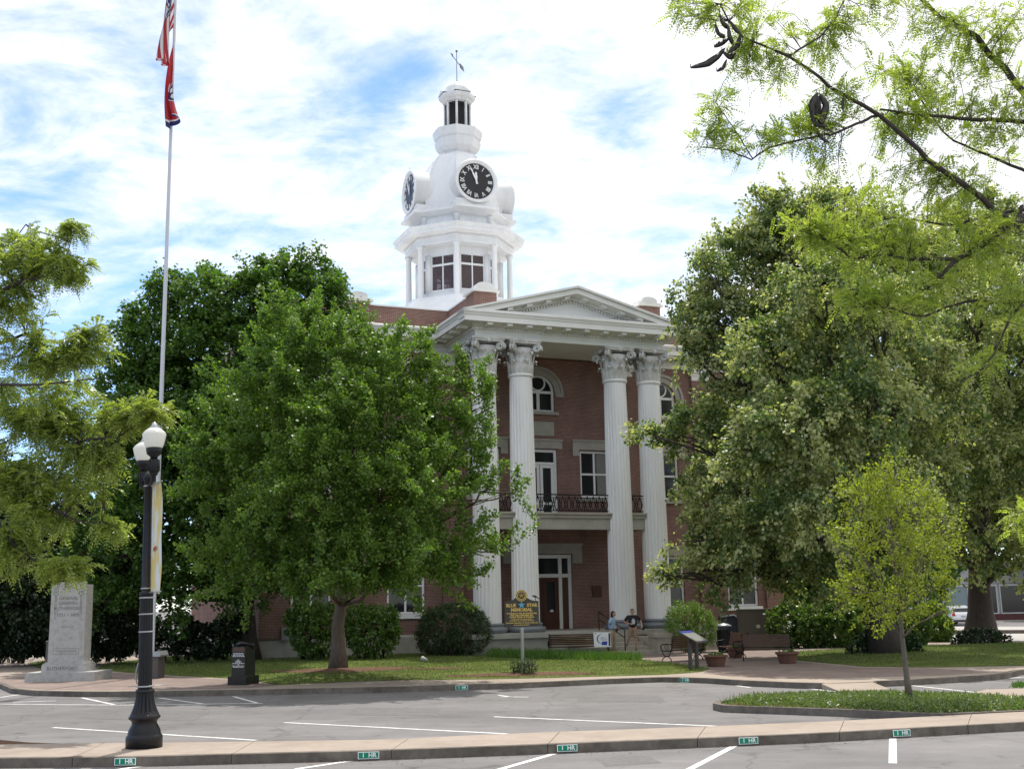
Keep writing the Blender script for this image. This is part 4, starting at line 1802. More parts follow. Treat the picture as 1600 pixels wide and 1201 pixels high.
GINK = leafmat('ginkgo_leaves', [(0, (.064, .13, .018)), (.55, (.106, .19, .028)), (1, (.17, .255, .045))], .42, .44, 1.5)
MAPLE = leafmat('maple_leaves', [(0, (.048, .11, .022)), (.6, (.08, .16, .032)), (1, (.13, .21, .045))], .42, .44, 1.4)
LIND = leafmat('linden_leaves', [(0, (.074, .125, .042)), (.6, (.118, .178, .062)), (1, (.185, .24, .10))], .44, .44, 1.5, clump=((.40, .42, .22), .6, .63))
YOUNG = leafmat('young_tree_leaves', [(0, (.15, .20, .02)), (.6, (.23, .28, .03)), (1, (.33, .36, .05))], .46, .45, 1.4)
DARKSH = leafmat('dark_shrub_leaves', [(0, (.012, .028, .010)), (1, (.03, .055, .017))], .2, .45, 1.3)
YEW = leafmat('yew_needles', [(0, (.028, .056, .02)), (1, (.065, .105, .034))], .2, .5, 1.3)
JUNI = leafmat('light_shrub_leaves', [(0, (.08, .15, .02)), (1, (.17, .26, .05))], .35, .45, 1.4)
HEDGE = leafmat('hedge_leaves', [(0, (.055, .11, .02)), (1, (.13, .20, .045))], .38, .4, 1.4)
LOCUST = leafmat('locust_leaflets', [(0, (.18, .24, .05)), (.6, (.26, .33, .08)), (1, (.37, .42, .15))], .5, .32, 1.3)
LOCUST2 = leafmat('near_locust_leaflets', [(0, (.20, .27, .045)), (.6, (.27, .34, .075)), (1, (.36, .42, .12))], .6, .4, 1.3)
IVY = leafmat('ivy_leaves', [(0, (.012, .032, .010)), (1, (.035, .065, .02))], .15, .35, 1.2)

# ginkgo in front of the portico
GB = [(490, 570, 80, 62, 0), (585, 580, 58, 56, -.5), (540, 545, 60, 40, .4), (636, 575, 28, 50, 0), (654, 540, 12, 24, 0), (470, 530, 30, 30, .5), (430, 640, 105, 85, 0), (560, 680, 120, 90, -1), (690, 650, 48, 40, 0), (720, 592, 34, 26, .5), (760, 640, 26, 14, 0),
      (765, 610, 24, 24, .3), (380, 745, 85, 80, .5), (480, 770, 110, 85, -1.5), (610, 775, 100, 75, -1.5), (730, 700, 45, 40, 0), (740, 768, 55, 16, -.5), (410, 850, 80, 52, 0), (540, 865, 105, 50, -1),
      (680, 855, 85, 40, -1), (755, 868, 35, 20, 0), (345, 880, 50, 36, .5), (470, 905, 60, 28, 0), (800, 770, 22, 9, -.3), (610, 910, 60, 20, 0), (700, 905, 40, 12, .2), (460, 520, 60, 50, .8), (600, 620, 70, 60, 1.4), (322, 760, 36, 50, .4), (335, 690, 36, 40, .6), (700, 710, 50, 30, .6), (650, 730, 60, 40, -1.2), (770, 862, 26, 12, .2), (395, 912, 60, 26, -.5), (470, 938, 46, 18, -1), (560, 925, 80, 26, -1.5), (650, 915, 70, 26, -1), (725, 900, 40, 14, -.5), (340, 925, 38, 18, 0), (520, 900, 60, 30, -2.2), (610, 880, 60, 30, -2.2), (480, 700, 100, 80, 2.0), (600, 800, 90, 70, 2.0)]
tree('ginkgo_tree', 'bright green ginkgo tree on the lawn in front of the left columns', 36.5, (528, 1048), GB, .26, BARK, GINK,
     dict(dens=3.5, leaves=155, L=1.1, ll=.095, lw=.09, up=.45, hang=.22, jit=.105, shell=(.2, .8), rnd=.40, flat=.6, axis_follow=.3, cull=.3, topb=.85), top_t=.66, limb_r=.42, lean=(.3, .3), lmin=3.6)
# maple behind it
MBs = [(300, 470, 65, 45), (250, 530, 75, 50), (205, 555, 42, 42), (380, 480, 65, 48), (440, 455, 52, 42), (496, 430, 20, 26), (470, 425, 22, 20), (415, 420, 20, 22), (435, 415, 14, 16), (318, 440, 22, 18), (480, 480, 70, 55), (350, 560, 105, 65), (230, 620, 75, 58),
       (330, 680, 115, 75), (200, 720, 75, 75), (250, 800, 95, 80), (180, 870, 75, 55), (330, 800, 85, 75), (450, 550, 85, 75), (400, 660, 100, 90), (310, 880, 80, 45), (290, 620, 90, 70, 2), (300, 925, 60, 26), (230, 930, 50, 30), (390, 915, 50, 26), (165, 940, 40, 26), (450, 900, 40, 30), (240, 720, 90, 80, 2), (420, 780, 90, 90, 1)]
tree('maple_tree', 'tall dark green maple tree behind the flagpole, left of the courthouse', 49.5, (386, 1034), MBs, .45, BARKD, MAPLE,
     dict(dens=3.6, leaves=80, L=.8, ll=.16, lw=.145, up=.3, hang=.4, jit=.18, shell=(.5, 1.0), flat=1.5, cull=.4, topb=.7), top_t=.6)
# dark broad tree far left
DB = [(60, 790, 85, 65), (0, 850, 80, 80), (120, 870, 85, 50), (40, 930, 70, 50), (-70, 760, 90, 90), (-60, 900, 80, 70), (180, 930, 55, 40), (120, 940, 50, 40)]
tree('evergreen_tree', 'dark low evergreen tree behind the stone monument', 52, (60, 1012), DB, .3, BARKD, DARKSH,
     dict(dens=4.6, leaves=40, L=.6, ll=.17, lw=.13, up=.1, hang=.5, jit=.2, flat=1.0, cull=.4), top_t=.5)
# lindens to the right
LB = [(1230, 335, 45, 42), (1195, 330, 20, 30), (1215, 372, 62, 42), (1300, 335, 65, 42), (1120, 470, 40, 40), (1460, 620, 60, 70, -2), (1450, 750, 50, 60, -2), (1430, 560, 60, 60, -3), (1083, 500, 32, 34, .5), (1064, 468, 16, 20, .5), (1070, 545, 20, 16, .5), (1158, 402, 68, 48), (1110, 435, 40, 42), (1250, 400, 95, 75), (1350, 420, 105, 105), (1145, 510, 65, 60), (1240, 520, 105, 78), (1360, 560, 105, 88), (1108, 560, 26, 32),
      (1085, 672, 52, 36), (1020, 680, 24, 26), (1170, 640, 76, 62), (1280, 680, 105, 88), (1108, 765, 56, 34), (1200, 790, 115, 70), (1320, 790, 95, 75), (1092, 850, 48, 26), (1042, 905, 24, 13),
      (1180, 870, 85, 38), (1290, 880, 85, 40), (1400, 680, 78, 78), (1440, 440, 75, 95), (1240, 600, 100, 80, 3), (1330, 720, 100, 90, 3), (1150, 750, 80, 70, 2.5), (1290, 470, 100, 90, 3), (1120, 905, 50, 18), (1390, 860, 70, 55, 1), (1205, 560, 80, 62, -5), (1290, 470, 85, 75, -6), (1385, 500, 75, 75, -6), (1250, 660, 90, 75, -7), (1360, 640, 80, 75, -7), (1195, 720, 70, 48, -6), (1290, 790, 80, 55, -7), (1400, 770, 60, 60, -6), (1200, 830, 70, 40, -5), (1260, 905, 60, 24, 1), (1345, 905, 60, 24, 1), (1300, 890, 70, 30, -3)]
tree('linden_tree', 'huge linden tree hiding the right half of the courthouse', 46, (1385, 1024), LB, .5, BARKD, LIND,
     dict(dens=4.0, leaves=72, L=.8, ll=.15, lw=.12, up=.05, hang=.75, jit=.15, shell=(.45, .95), flat=1.2, cull=.4, topb=.75), top_t=.62)
LB2 = [(1520, 345, 70, 50), (1440, 520, 60, 70, 1), (1450, 660, 50, 60, 1), (1500, 420, 85, 95), (1590, 420, 78, 95), (1560, 560, 95, 85), (1495, 610, 75, 68), (1600, 680, 85, 85), (1500, 740, 85, 75), (1590, 795, 75, 72), (1545, 850, 62, 45), (1472, 850, 55, 45), (1640, 870, 65, 45), (1700, 560, 90, 140), (1690, 760, 80, 120), (1560, 650, 100, 90, 3), (1540, 480, 85, 80, -7), (1600, 560, 80, 80, -9), (1520, 660, 75, 65, -8), (1610, 720, 80, 65, -9), (1545, 790, 65, 50, -7), (1680, 640, 80, 90, -9)]
tree('linden_tree', 'thick trunked linden tree nearest the street at the right', 57, (1533, 999), LB2, .62, BARKD, LIND,
     dict(dens=2.5, leaves=64, L=.9, ll=.175, lw=.14, up=.05, hang=.75, jit=.18, shell=(.45, .95), flat=1.2, cull=.4, topb=.75), top_t=.6)
# young street tree on the island
YB = [(1350, 775, 42, 44), (1385, 745, 32, 28), (1440, 790, 32, 44), (1325, 775, 22, 30), (1330, 850, 38, 38), (1400, 850, 50, 55), (1458, 850, 32, 45), (1350, 925, 45, 38), (1420, 935, 48, 36), (1465, 915, 30, 28), (1478, 820, 16, 26), (1400, 790, 40, 40), (1325, 925, 22, 20), (1480, 955, 18, 10), (1380, 970, 40, 16)]
t_, _ = tree('young_street_tree', 'young yellow-green tree on the planted traffic island', 25.6, (1421.5, 1092), YB, .062, BARKP, YOUNG,
             dict(dens=11, leaves=26, L=.42, ll=.06, lw=.048, up=.7, hang=.1, jit=.055, shell=(.1, .85), flat=.7, cull=.1), top_t=.86, limb_r=.5, lean=(-.16, 0), lmin=3.6, wob=.004)


def shrub(name, label, blobs, D, base_px, lmat, fol, group=None, cat='shrub', fill=True):
    base = gpl(*base_px)
    bl = blobs_px(blobs, D)
    root = thing(name, label, cat, tuple(base), 0, group)
    mb = MB(lambda p: np.array(p) - base)
    for c, r in bl:
        for _ in range(8):
            q = c + rdir(1)[0] * r * .8
            b = base + np.array([(c - base)[0] * .8 + rng.uniform(-.15, .15), (c - base)[1] * .8 + rng.uniform(-.15, .15), 0])
            b[2] = base[2] - .03
            mb.tube(bend(b, q, .05, 5, .05), [.03, .025, .02, .014, .008], 5)
    mb.build('stem', BARKD, root)
    Q, *_ = foliage(bl, **fol)
    Q = Q[(Q[:, 0, 2] > base[2] - .02)]
    quads_mesh('foliage', Q - base, lmat, root)
    return root


FS = dict(dens=26, leaves=22, L=.22, ll=.06, lw=.045, up=.2, hang=.2, jit=.06, shell=(.6, 1.0), flat=.6, cull=.6)
# leafy shrubs either side of the ginkgo trunk
shrub('leafy_shrub', 'sunlit leafy shrub under the window, left of the ginkgo trunk', [(488, 985, 34, 38), (470, 966, 22, 20), (508, 970, 22, 24)], 50.5, (488, 1024), HEDGE, dict(FS, dens=20, leaves=24, ll=.12, lw=.09), 'foundation shrubs along the brick wall')
shrub('leafy_shrub', 'sunlit leafy shrub under the window, right of the ginkgo trunk', [(582, 985, 40, 38), (562, 972, 26, 26), (602, 972, 20, 24)], 50.5, (582, 1024), HEDGE, dict(FS, dens=20, leaves=24, ll=.12, lw=.09), 'foundation shrubs along the brick wall')
shrub('yew_shrub', 'large dark round clipped yew beside the left columns', [(708, 985, 54, 40), (705, 970, 45, 26), (735, 985, 30, 34), (680, 990, 28, 34)], 52.5, (708, 1028), YEW, dict(FS, dens=34, leaves=24, ll=.07, lw=.035, L=.16, jit=.05, shell=(.75, 1.0)), 'foundation shrubs along the brick wall')
shrub('round_shrub', 'light green rounded shrub right of the entrance steps', [(1078, 978, 36, 34), (1070, 960, 24, 20), (1098, 985, 22, 26)], 53.5, (1082, 1014), JUNI, dict(FS, dens=34, leaves=24, ll=.07, lw=.035, L=.2, up=.6, jit=.05, shell=(.7, 1.0)), 'foundation shrubs along the brick wall')
shrub('clipped_hedge', 'long leafy hedge behind the brown utility cabinet', [(1230, 978, 30, 32), (1270, 977, 32, 33), (1310, 978, 32, 32), (1350, 978, 32, 30), (1390, 980, 32, 30), (1425, 982, 28, 30)], 55.5, (1320, 1010), HEDGE, dict(FS, dens=22, leaves=26, ll=.13, lw=.10), cat='hedge')
shrub('leafy_shrub', 'yellowish shrub at the right end of the hedge', [(1455, 975, 26, 32), (1468, 985, 18, 22)], 60, (1458, 1003), JUNI, dict(FS, dens=22, leaves=26, ll=.13, lw=.10))
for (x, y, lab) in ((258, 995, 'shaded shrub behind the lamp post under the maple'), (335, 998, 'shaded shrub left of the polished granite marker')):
    shrub('shaded_shrub', lab, [(x, y, 40, 24), (x + 22, y - 14, 26, 20), (x - 28, y + 8, 26, 16)], 52.0, (x, 1022), DARKSH, dict(FS, dens=15, leaves=26, ll=.14, lw=.11), 'shaded shrubs under the maple')  # very dark leaf colour carries the deep shade under the maple
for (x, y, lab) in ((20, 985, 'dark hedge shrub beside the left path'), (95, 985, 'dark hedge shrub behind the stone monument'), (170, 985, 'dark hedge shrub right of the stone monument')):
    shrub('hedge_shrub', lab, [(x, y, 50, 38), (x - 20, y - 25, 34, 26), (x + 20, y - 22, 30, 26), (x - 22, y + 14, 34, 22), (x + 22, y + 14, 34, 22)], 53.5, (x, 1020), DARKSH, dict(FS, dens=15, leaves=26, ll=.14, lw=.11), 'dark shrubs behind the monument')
for i, (x, y, r, lab) in enumerate(((808, 1040, 8, 'tiny boxwood ball left of the memorial sign post'), (825, 1042, 12, 'small boxwood ball right of the memorial sign post'))):
    shrub('boxwood', lab, [(x, y, r, r * 1.05, 0)], 38.4 - i * .3, (x, y + r + 1), YEW, dict(FS, dens=120, leaves=20, ll=.035, lw=.022, L=.08, jit=.03, shell=(.7, 1.0)), 'boxwood balls at the memorial sign')
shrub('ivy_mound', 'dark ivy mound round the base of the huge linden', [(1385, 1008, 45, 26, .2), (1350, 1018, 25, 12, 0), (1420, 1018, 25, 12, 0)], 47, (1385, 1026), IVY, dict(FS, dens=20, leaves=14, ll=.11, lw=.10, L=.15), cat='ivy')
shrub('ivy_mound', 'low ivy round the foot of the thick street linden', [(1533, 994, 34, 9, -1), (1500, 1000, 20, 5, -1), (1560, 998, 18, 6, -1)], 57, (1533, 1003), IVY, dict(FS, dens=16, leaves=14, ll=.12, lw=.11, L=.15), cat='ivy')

# far trees beyond the square that close the gaps
FARB = dict(dens=2.0, leaves=30, L=1.0, ll=.38, lw=.32, up=.2, hang=.4, jit=.35, flat=1.0, cull=.4)
for lab, D, tp, bl in (
        ('far tree beyond the left edge of the square', 92, (-10, 978), [(-20, 830, 60, 60), (20, 890, 50, 50), (-50, 900, 60, 60), (30, 800, 30, 40)]),
        ('far tree beyond the square, seen between monument and lamp', 95, (150, 975), [(150, 850, 60, 70), (110, 900, 50, 50), (190, 900, 50, 50)]),
        ('far tree beyond the square, right of the courthouse', 100, (1420, 968), [(1400, 720, 70, 80), (1440, 800, 70, 70), (1370, 840, 60, 70), (1430, 880, 60, 50)]),
        ('far tree beyond the hedge, between the courthouse and the far shops', 84, (1310, 975), [(1300, 860, 60, 60), (1260, 900, 40, 45), (1350, 900, 50, 50), (1300, 940, 60, 25)]),
        ('far tree beyond the street at the right edge', 104, (1660, 962), [(1640, 700, 80, 90), (1600, 790, 50, 60), (1690, 820, 70, 90)])):
    tree('far_tree', lab, D, tp, bl, .4, BARKD, MAPLE, FARB, top_t=.6, group='trees beyond the square')


# ---------------- honey locusts with feathery compound leaves
def fronds(base, A, L, n=11, ll=.034, lw=.013, sag=.35):
    """base (N,3), A (N,3) direction, L (N,) -> leaflet quads"""
    N = len(base)
    Nn = unit(UPV + rdir(N) * .55)
    A = unit(A)
    B = unit(np.cross(Nn, A))
    Nn = np.cross(A, B)
    out = []
    for i in range(n):
        t = (i + .6) / n
        p = base + A * (L * t)[:, None] - UPV * (sag * L * t * t)[:, None]
        A2 = unit(A - UPV * (2 * sag * t))
        sc = (1 - .55 * abs(2 * t - .9) ** 1.6)
        for s in (-1, 1):
            ax = unit(B * s * .85 + A2 * .5 + rng.normal(size=(N, 3)) * .12 - UPV * .12)
            out.append(leaf_quads(p, ax, Nn + rng.normal(size=(N, 3)) * .25, ll * sc * L / .2 * rng.uniform(.85, 1.15, N), lw * sc * L / .2))
    return np.concatenate(out)


def locust(name, label, base, limbs, targets, n_twig, frl, fpt, bark, lmat, trunk_r, leaf_n=11, twr=.006, sag=.35, spread=.45, fl=.034, fw=.013):
    """limbs: list of (points, r0, r1); targets: list of (centre, radii, count)"""
    base = np.array(base, float)
    root = thing(name, label, 'tree', tuple(base))
    mb = MB(lambda p: np.array(p) - base)
    nodes = []
    for pts, r0, r1 in limbs:
        P = lerp_path(np.array(pts), max(6, len(pts) * 4))
        P = P + rng.normal(size=P.shape) * .008 * np.linalg.norm(P[-1] - P[0]) * .3
        mb.tube(P, list(np.linspace(r0, r1, len(P))), 8)
        nodes.append(P)
    nodes = np.vstack(nodes)
    FB, FA, FL = [], [], []
    for c, r, cnt in targets:
        for _ in range(cnt):
            d = rdir(1)[0]
            q = c + d * r * rng.uniform(.15, 1) ** .6
            dist = np.linalg.norm(nodes - q, axis=1)
            k = np.argmin(dist + rng.uniform(0, .25, len(nodes)))
            s = nodes[k]
            Ln = np.linalg.norm(q - s)
            if Ln > 3.4:
                s = q + (s - q) * (1.0 / Ln)
                Ln = 1.0
            pts = bend(s, q, .1, 6, .06)
            mb.tube(pts, list(np.linspace(twr * (1 + Ln), twr * .45, 6)), 4, caps=False)
            T = unit(pts[-1] - pts[-3])
            for _k in range(fpt):
                t = rng.uniform(max(.15, 1 - .8 / max(Ln, .3)), 1.0)
                p = pts[min(5, int(t * 5))] * (1 - (t * 5) % 1) + pts[min(5, int(t * 5) + 1)] * ((t * 5) % 1)
                a = T * .5 + rdir(1)[0] * spread * 2 + np.array([0, 0, .1])
                FB.append(p)
                FA.append(a)
                FL.append(frl * rng.uniform(.6, 1.2))
    mb.build('trunk', bark, root)
    Q = fronds(np.array(FB), np.array(FA), np.array(FL), leaf_n, fl, fw, sag)
    quads_mesh('crown', Q - base, lmat, root)
    return root


def pp(D, *xy):
    return [at(x, y, D + (0.0 if len(q) < 3 else q[2])) for q in xy for x, y in [q[:2]]]


# left locust: trunk outside the frame
D3 = 16.5
base3 = at(-190, 1134, 25.84)
base3[2] = .1
fk = at(-170, 640, 25.84)
L3 = [([base3, at(-185, 900, 25.84), fk], 0.255, 0.180), ([fk, at(-90, 520, 25.23), at(0, 458, 24.93), at(27, 441, 24.78), at(80, 430, 24.62), at(118, 424, 24.62)], 0.105, 0.015),
      ([at(80, 428, 24.62), at(104, 403, 24.62), at(118, 350, 24.62)], 0.018, 0.009), ([fk, at(-60, 640, 24.93), at(60, 655, 24.32), at(130, 690, 24.02), at(187, 679, 23.86), at(232, 655, 23.86)], 0.105, 0.012),
      ([fk, at(-80, 720, 24.62), at(16, 769, 24.17), at(67, 785, 24.02), at(112, 812, 24.02), at(160, 814, 24.02)], 0.090, 0.012), ([at(-60, 730, 24.47), at(20, 850, 24.02), at(75, 892, 23.86), at(100, 900, 23.71)], 0.045, 0.012),
      ([fk, at(-60, 560, 26.14), at(40, 520, 26.30), at(95, 575, 26.14), at(140, 515, 25.99)], 0.075, 0.012), ([fk, at(-200, 420, 26.60), at(-150, 250, 26.60)], 0.135, 0.045), ([at(-170, 660, 25.84), at(-60, 600, 23.71), at(60, 600, 23.26), at(150, 590, 23.10)], 0.075, 0.012),
      ([fk, at(-100, 420, 25.54), at(20, 380, 25.54), at(40, 350, 25.54)], 0.060, 0.012), ([fk, at(-300, 560, 26.60), at(-380, 480, 27.36)], 0.120, 0.030)]


def tg(x, y, rx, ry, D, cnt, dz=.6):
    m = D / FPX
    return (at(x, y, D), np.array([rx * m, dz, ry * m]), cnt)


T3 = [tg(30, 400, 75, 48, 25.08, 52, 0.90), tg(108, 415, 34, 38, 24.62, 22, 0.45), tg(112, 358, 22, 14, 24.62, 9, 0.30), tg(20, 470, 70, 42, 25.38, 34, 0.90), tg(50, 560, 90, 48, 25.69, 52, 0.90), tg(140, 545, 50, 50, 25.84, 32, 0.60), tg(75, 640, 120, 55, 24.32, 90, 0.90), tg(210, 645, 75, 28, 23.86, 40, 0.60),
      tg(60, 735, 105, 55, 24.32, 80, 0.90), tg(150, 745, 42, 32, 24.02, 22, 0.45), tg(50, 815, 70, 48, 24.17, 34, 0.90), tg(105, 885, 42, 22, 23.71, 20, 0.38), tg(185, 828, 30, 13, 24.02, 10, 0.30), tg(-90, 560, 90, 180, 25.54, 80, 0.90), tg(-90, 780, 80, 90, 24.78, 40, 0.90), tg(-200, 500, 160, 200, 26.75, 60, 2.25), tg(-330, 520, 120, 120, 27.36, 30, 1.80), tg(15, 885, 40, 30, 24.32, 12, 0.90)]
locust('honey_locust', 'bright feathery honey locust reaching in from the left', base3, L3, [(c, r, int(n * 1.35)) for c, r, n in T3], 0, .35, 11, BARKD, LOCUST, .26, 9, .007, .5, .42, .056, .024)

# right locust: near, with hanging pods
base6 = at(1900, 1160, 9.5)
base6[2] = .1
F = at(1760, 420, 9.0)
L6 = [([base6, at(1880, 900, 9.4), F], .14, .10), ([F, at(1690, 300, 8.9), at(1660, 100, 9.2), at(1640, -150, 9.5)], .08, .05),
      ([F, at(1650, 322, 8.6), at(1581, 352, 8.4), at(1525, 302, 8.3), at(1469, 266, 8.25), at(1424, 225, 8.2), at(1375, 180, 8.2), at(1300, 137, 8.1), at(1225, 86, 8.0), at(1161, 56, 8.0), at(1124, 8, 8.0)], .036, .006),
      ([at(1600, 338, 8.5), at(1575, 353, 8.45), at(1514, 397, 8.4), at(1494, 405, 8.4), at(1450, 452, 8.35)], .03, .014), ([at(1494, 405, 8.4), at(1425, 405, 8.5), at(1380, 398, 8.5), at(1333, 405, 8.5), at(1290, 375, 8.5), at(1265, 358, 8.5)], .016, .006),
      ([at(1380, 178, 8.2), at(1360, 184, 8.2), at(1307, 208, 8.1), at(1262, 216, 8.1), at(1202, 231, 8.1), at(1176, 249, 8.1), at(1140, 236, 8.1), at(1096, 230, 8.1)], .012, .004), ([at(1176, 248, 8.1), at(1150, 205, 8.1), at(1118, 160, 8.1)], .005, .003),
      ([at(1231, 88, 8.0), at(1285, 56, 8.2), at(1311, 19, 8.3), at(1330, -30, 8.4)], .009, .005), ([at(1640, 195, 8.8), at(1600, 190, 8.8), at(1487, 184, 8.7), at(1424, 178, 8.5), at(1375, 171, 8.4)], .022, .008),
      ([at(1690, 300, 8.9), at(1600, 146, 9.0), at(1562, 101, 9.0), at(1525, 58, 9.0), at(1469, 26, 9.0), at(1446, 4, 9.0), at(1400, -40, 9.0)], .035, .014), ([at(1650, 322, 8.6), at(1582, 330, 9), at(1487, 352, 9.2), at(1394, 339, 9.3), at(1350, 352, 9.3)], .016, .005),
      ([at(1760, 430, 9), at(1640, 455, 8.6), at(1586, 474, 8.5), at(1516, 470, 8.5), at(1436, 496, 8.4), at(1388, 478, 8.4), at(1350, 480, 8.4)], .02, .005), ([at(1620, 462, 8.5), at(1582, 489, 8.3), at(1553, 555, 8.2), at(1527, 584, 8.2), at(1500, 596, 8.2)], .012, .004),
      ([F, at(1900, 300, 9), at(2000, 150, 9.5)], .07, .03), ([at(1640, -20, 9.4), at(1500, -60, 9.2), at(1300, -40, 8.8), at(1150, -30, 8.5), at(1060, -5, 8.4)], .03, .006), ([at(1690, 300, 8.9), at(1560, 250, 9.2), at(1480, 215, 9.3), at(1420, 130, 9.3)], .018, .006), ([at(1900, 700, 9.3), at(1760, 760, 8.8), at(1640, 790, 8.6), at(1590, 800, 8.6)], .03, .006)]
T6 = [tg(1070, 25, 60, 40, 8.2, 20, .3), tg(1180, 40, 70, 60, 8.2, 28, .4), tg(1190, 110, 60, 50, 8.1, 24, .3), tg(1300, 60, 70, 60, 8.4, 30, .5), tg(1420, 80, 90, 80, 8.8, 60, .7), tg(1540, 60, 80, 70, 9, 50, .7), tg(1560, 170, 70, 80, 8.8, 44, .6), tg(1400, 190, 80, 60, 8.6, 36, .5),
      tg(1300, 165, 60, 50, 8.2, 24, .3), tg(1110, 215, 50, 25, 8.1, 14, .2), tg(1120, 165, 25, 25, 8.1, 6, .15), tg(1200, 215, 60, 30, 8.1, 18, .2), tg(1260, 195, 50, 25, 8.1, 12, .2), tg(1290, 285, 35, 30, 8.4, 10, .3), tg(1380, 290, 90, 45, 8.7, 40, .5), tg(1270, 345, 70, 40, 8.6, 30, .3), tg(1480, 310, 90, 60, 8.7, 46, .6), tg(1370, 380, 100, 50, 8.6, 50, .5),
      tg(1540, 400, 70, 60, 8.5, 40, .5), tg(1420, 460, 90, 45, 8.4, 40, .4), tg(1330, 460, 40, 45, 8.5, 16, .3), tg(1570, 480, 50, 50, 8.4, 20, .4), tg(1530, 570, 40, 30, 8.2, 8, .3), tg(1592, 815, 22, 30, 8.6, 9, .2), tg(1700, 200, 120, 250, 9.3, 60, 1.0), tg(1350, -60, 200, 50, 9, 40, .6), tg(1850, 100, 200, 150, 9.6, 30, 1.0), tg(1480, 150, 60, 50, 9.2, 26, .5)]
t6 = locust('honey_locust', 'near honey locust branches with dark seed pods at upper right', base6, L6, [(c, r, max(3, int(n * .92))) for c, r, n in T6], 0, .165, 8, BARKD, LOCUST2, .14, 10, .0026, .3, .5, .039, .0175)


def pod(pts, w, D):
    """flat twisted dark pod along picture points"""
    P = lerp_path(np.array([at(x, y, D + d) for x, y, d in pts]), 14)
    v, f = [], []
    for i in range(14):
        t = i / 13
        ww = w * (math.sin(math.pi * min(1, max(.02, t * 1.02))) ** .45) * .5
        T = unit(P[min(13, i + 1)] - P[max(0, i - 1)])
        tw = .5 + 1.2 * math.sin(t * 2.4 + P[0][0] * 5)
        side = unit(np.cross(T, np.array([math.sin(tw) * .5, -1.0, .2])))
        n = np.cross(T, side)
        for a, b in ((-1, 0), (0, .35), (1, 0), (0, -.35)):
            v.append(P[i] + side * ww * a + n * ww * b * (1 + .4 * math.sin(i * 2.1)))
    for i in range(13):
        for k in range(4):
            f.append((i * 4 + k, i * 4 + (k + 1) % 4, i * 4 + 4 + (k + 1) % 4, i * 4 + 4 + k))
    mb = MB(lambda p: np.array(p) - base6)
    mb.add(v, f, 0, True)
    mb.tube([P[0], P[0] + np.array([0, 0, .03])], .003, 5)
    return mb


PODM = mat('dark_dry_pod', (.022, .016, .015), .45, .35, 30, bump=.3, bscale=60)
for pts, w in (([(1125, 22, 0), (1128, 35, 0), (1138, 45, .02)], .05), ([(1118, 38, 0), (1122, 52, 0), (1133, 60, 0)], .05), ([(1138, 40, 0), (1140, 58, -.03), (1146, 70, 0)], .042), ([(1116, 74, 0), (1130, 66, .02), (1140, 60, 0)], .042),
               ([(1158, 55, 0), (1152, 70, .02), (1138, 84, 0)], .048), ([(1079, 106, 0), (1105, 100, -.03), (1122, 88, 0), (1134, 74, 0)], .052), ([(1128, 80, 0), (1140, 90, .02), (1150, 82, .04)], .05), ([(1120, 112, .03), (1130, 106, .03), (1136, 92, .03)], .028), ([(1140, 32, .0), (1148, 44, 0), (1156, 54, 0)], .04),
               ([(1276, 146, 0), (1268, 165, -.02), (1272, 190, 0), (1280, 200, 0)], .055), ([(1281, 148, 0), (1291, 165, .02), (1284, 190, 0), (1290, 205, .03)], .055), ([(1278, 150, .05), (1277, 175, .05), (1282, 196, .05)], .06), ([(1272, 196, 0), (1286, 196, 0), (1302, 208, 0)], .04), ([(1277, 206, 0), (1284, 216, 0), (1297, 224, 0)], .035),
               ([(1318, 152, .05), (1316, 165, .05), (1318, 176, .05)], .028), ([(1599, 320, .1), (1588, 340, .1), (1596, 366, .1)], .06)):
    pod(pts, w, 7.95 if pts[0][0] < 1590 else 8.6).build('seed_pod', PODM, t6)


# ---------------- grass and low planting
def inside(P, q):
    ins = np.zeros(len(q), bool)
    j = len(P) - 1
    for i in range(len(P)):
        xi, yi, xj, yj = P[i, 0], P[i, 1], P[j, 0], P[j, 1]
        ins ^= ((yi > q[:, 1]) != (yj > q[:, 1])) & (q[:, 0] < (xj - xi) * (q[:, 1] - yi) / (yj - yi + 1e-12) + xi)
        j = i
    return ins


def scatter(P, n):
    lo, hi = P[:, :2].min(0), P[:, :2].max(0)
    out = np.zeros((0, 2))
    while len(out) < n:
        q = rng.uniform(lo, hi, (n * 2, 2))
        out = np.vstack([out, q[inside(P, q)]])
    return out[:n]


def blades(pts, z, h, w, name, material, label, cat='grass', lean=.45, root_=None):
    n = len(pts)
    P = np.column_stack([pts, z])
    A = unit(UPV + rng.normal(size=(n, 3)) * lean)
    A[:, 2] = abs(A[:, 2])
    Nn = rdir(n)
    Nn[:, 2] *= .2
    hh = rng.uniform(*h, n)
    o = quads_mesh(name, leaf_quads(P, A, Nn, hh, w * np.ones(n)), material)
    struct(o, 'stuff')
    o['label'] = label
    o['category'] = cat
    return o


TURFB = leafmat('turf_blades', [(0, (.065, .115, .02)), (.6, (.105, .165, .03)), (1, (.20, .215, .07))], .35, .5, 1.4, clump=((.22, .21, .08), 1.1, .74))
LIRI = leafmat('liriope_blades', [(0, (.05, .11, .015)), (1, (.10, .20, .03))], .35, .4, 1.5)


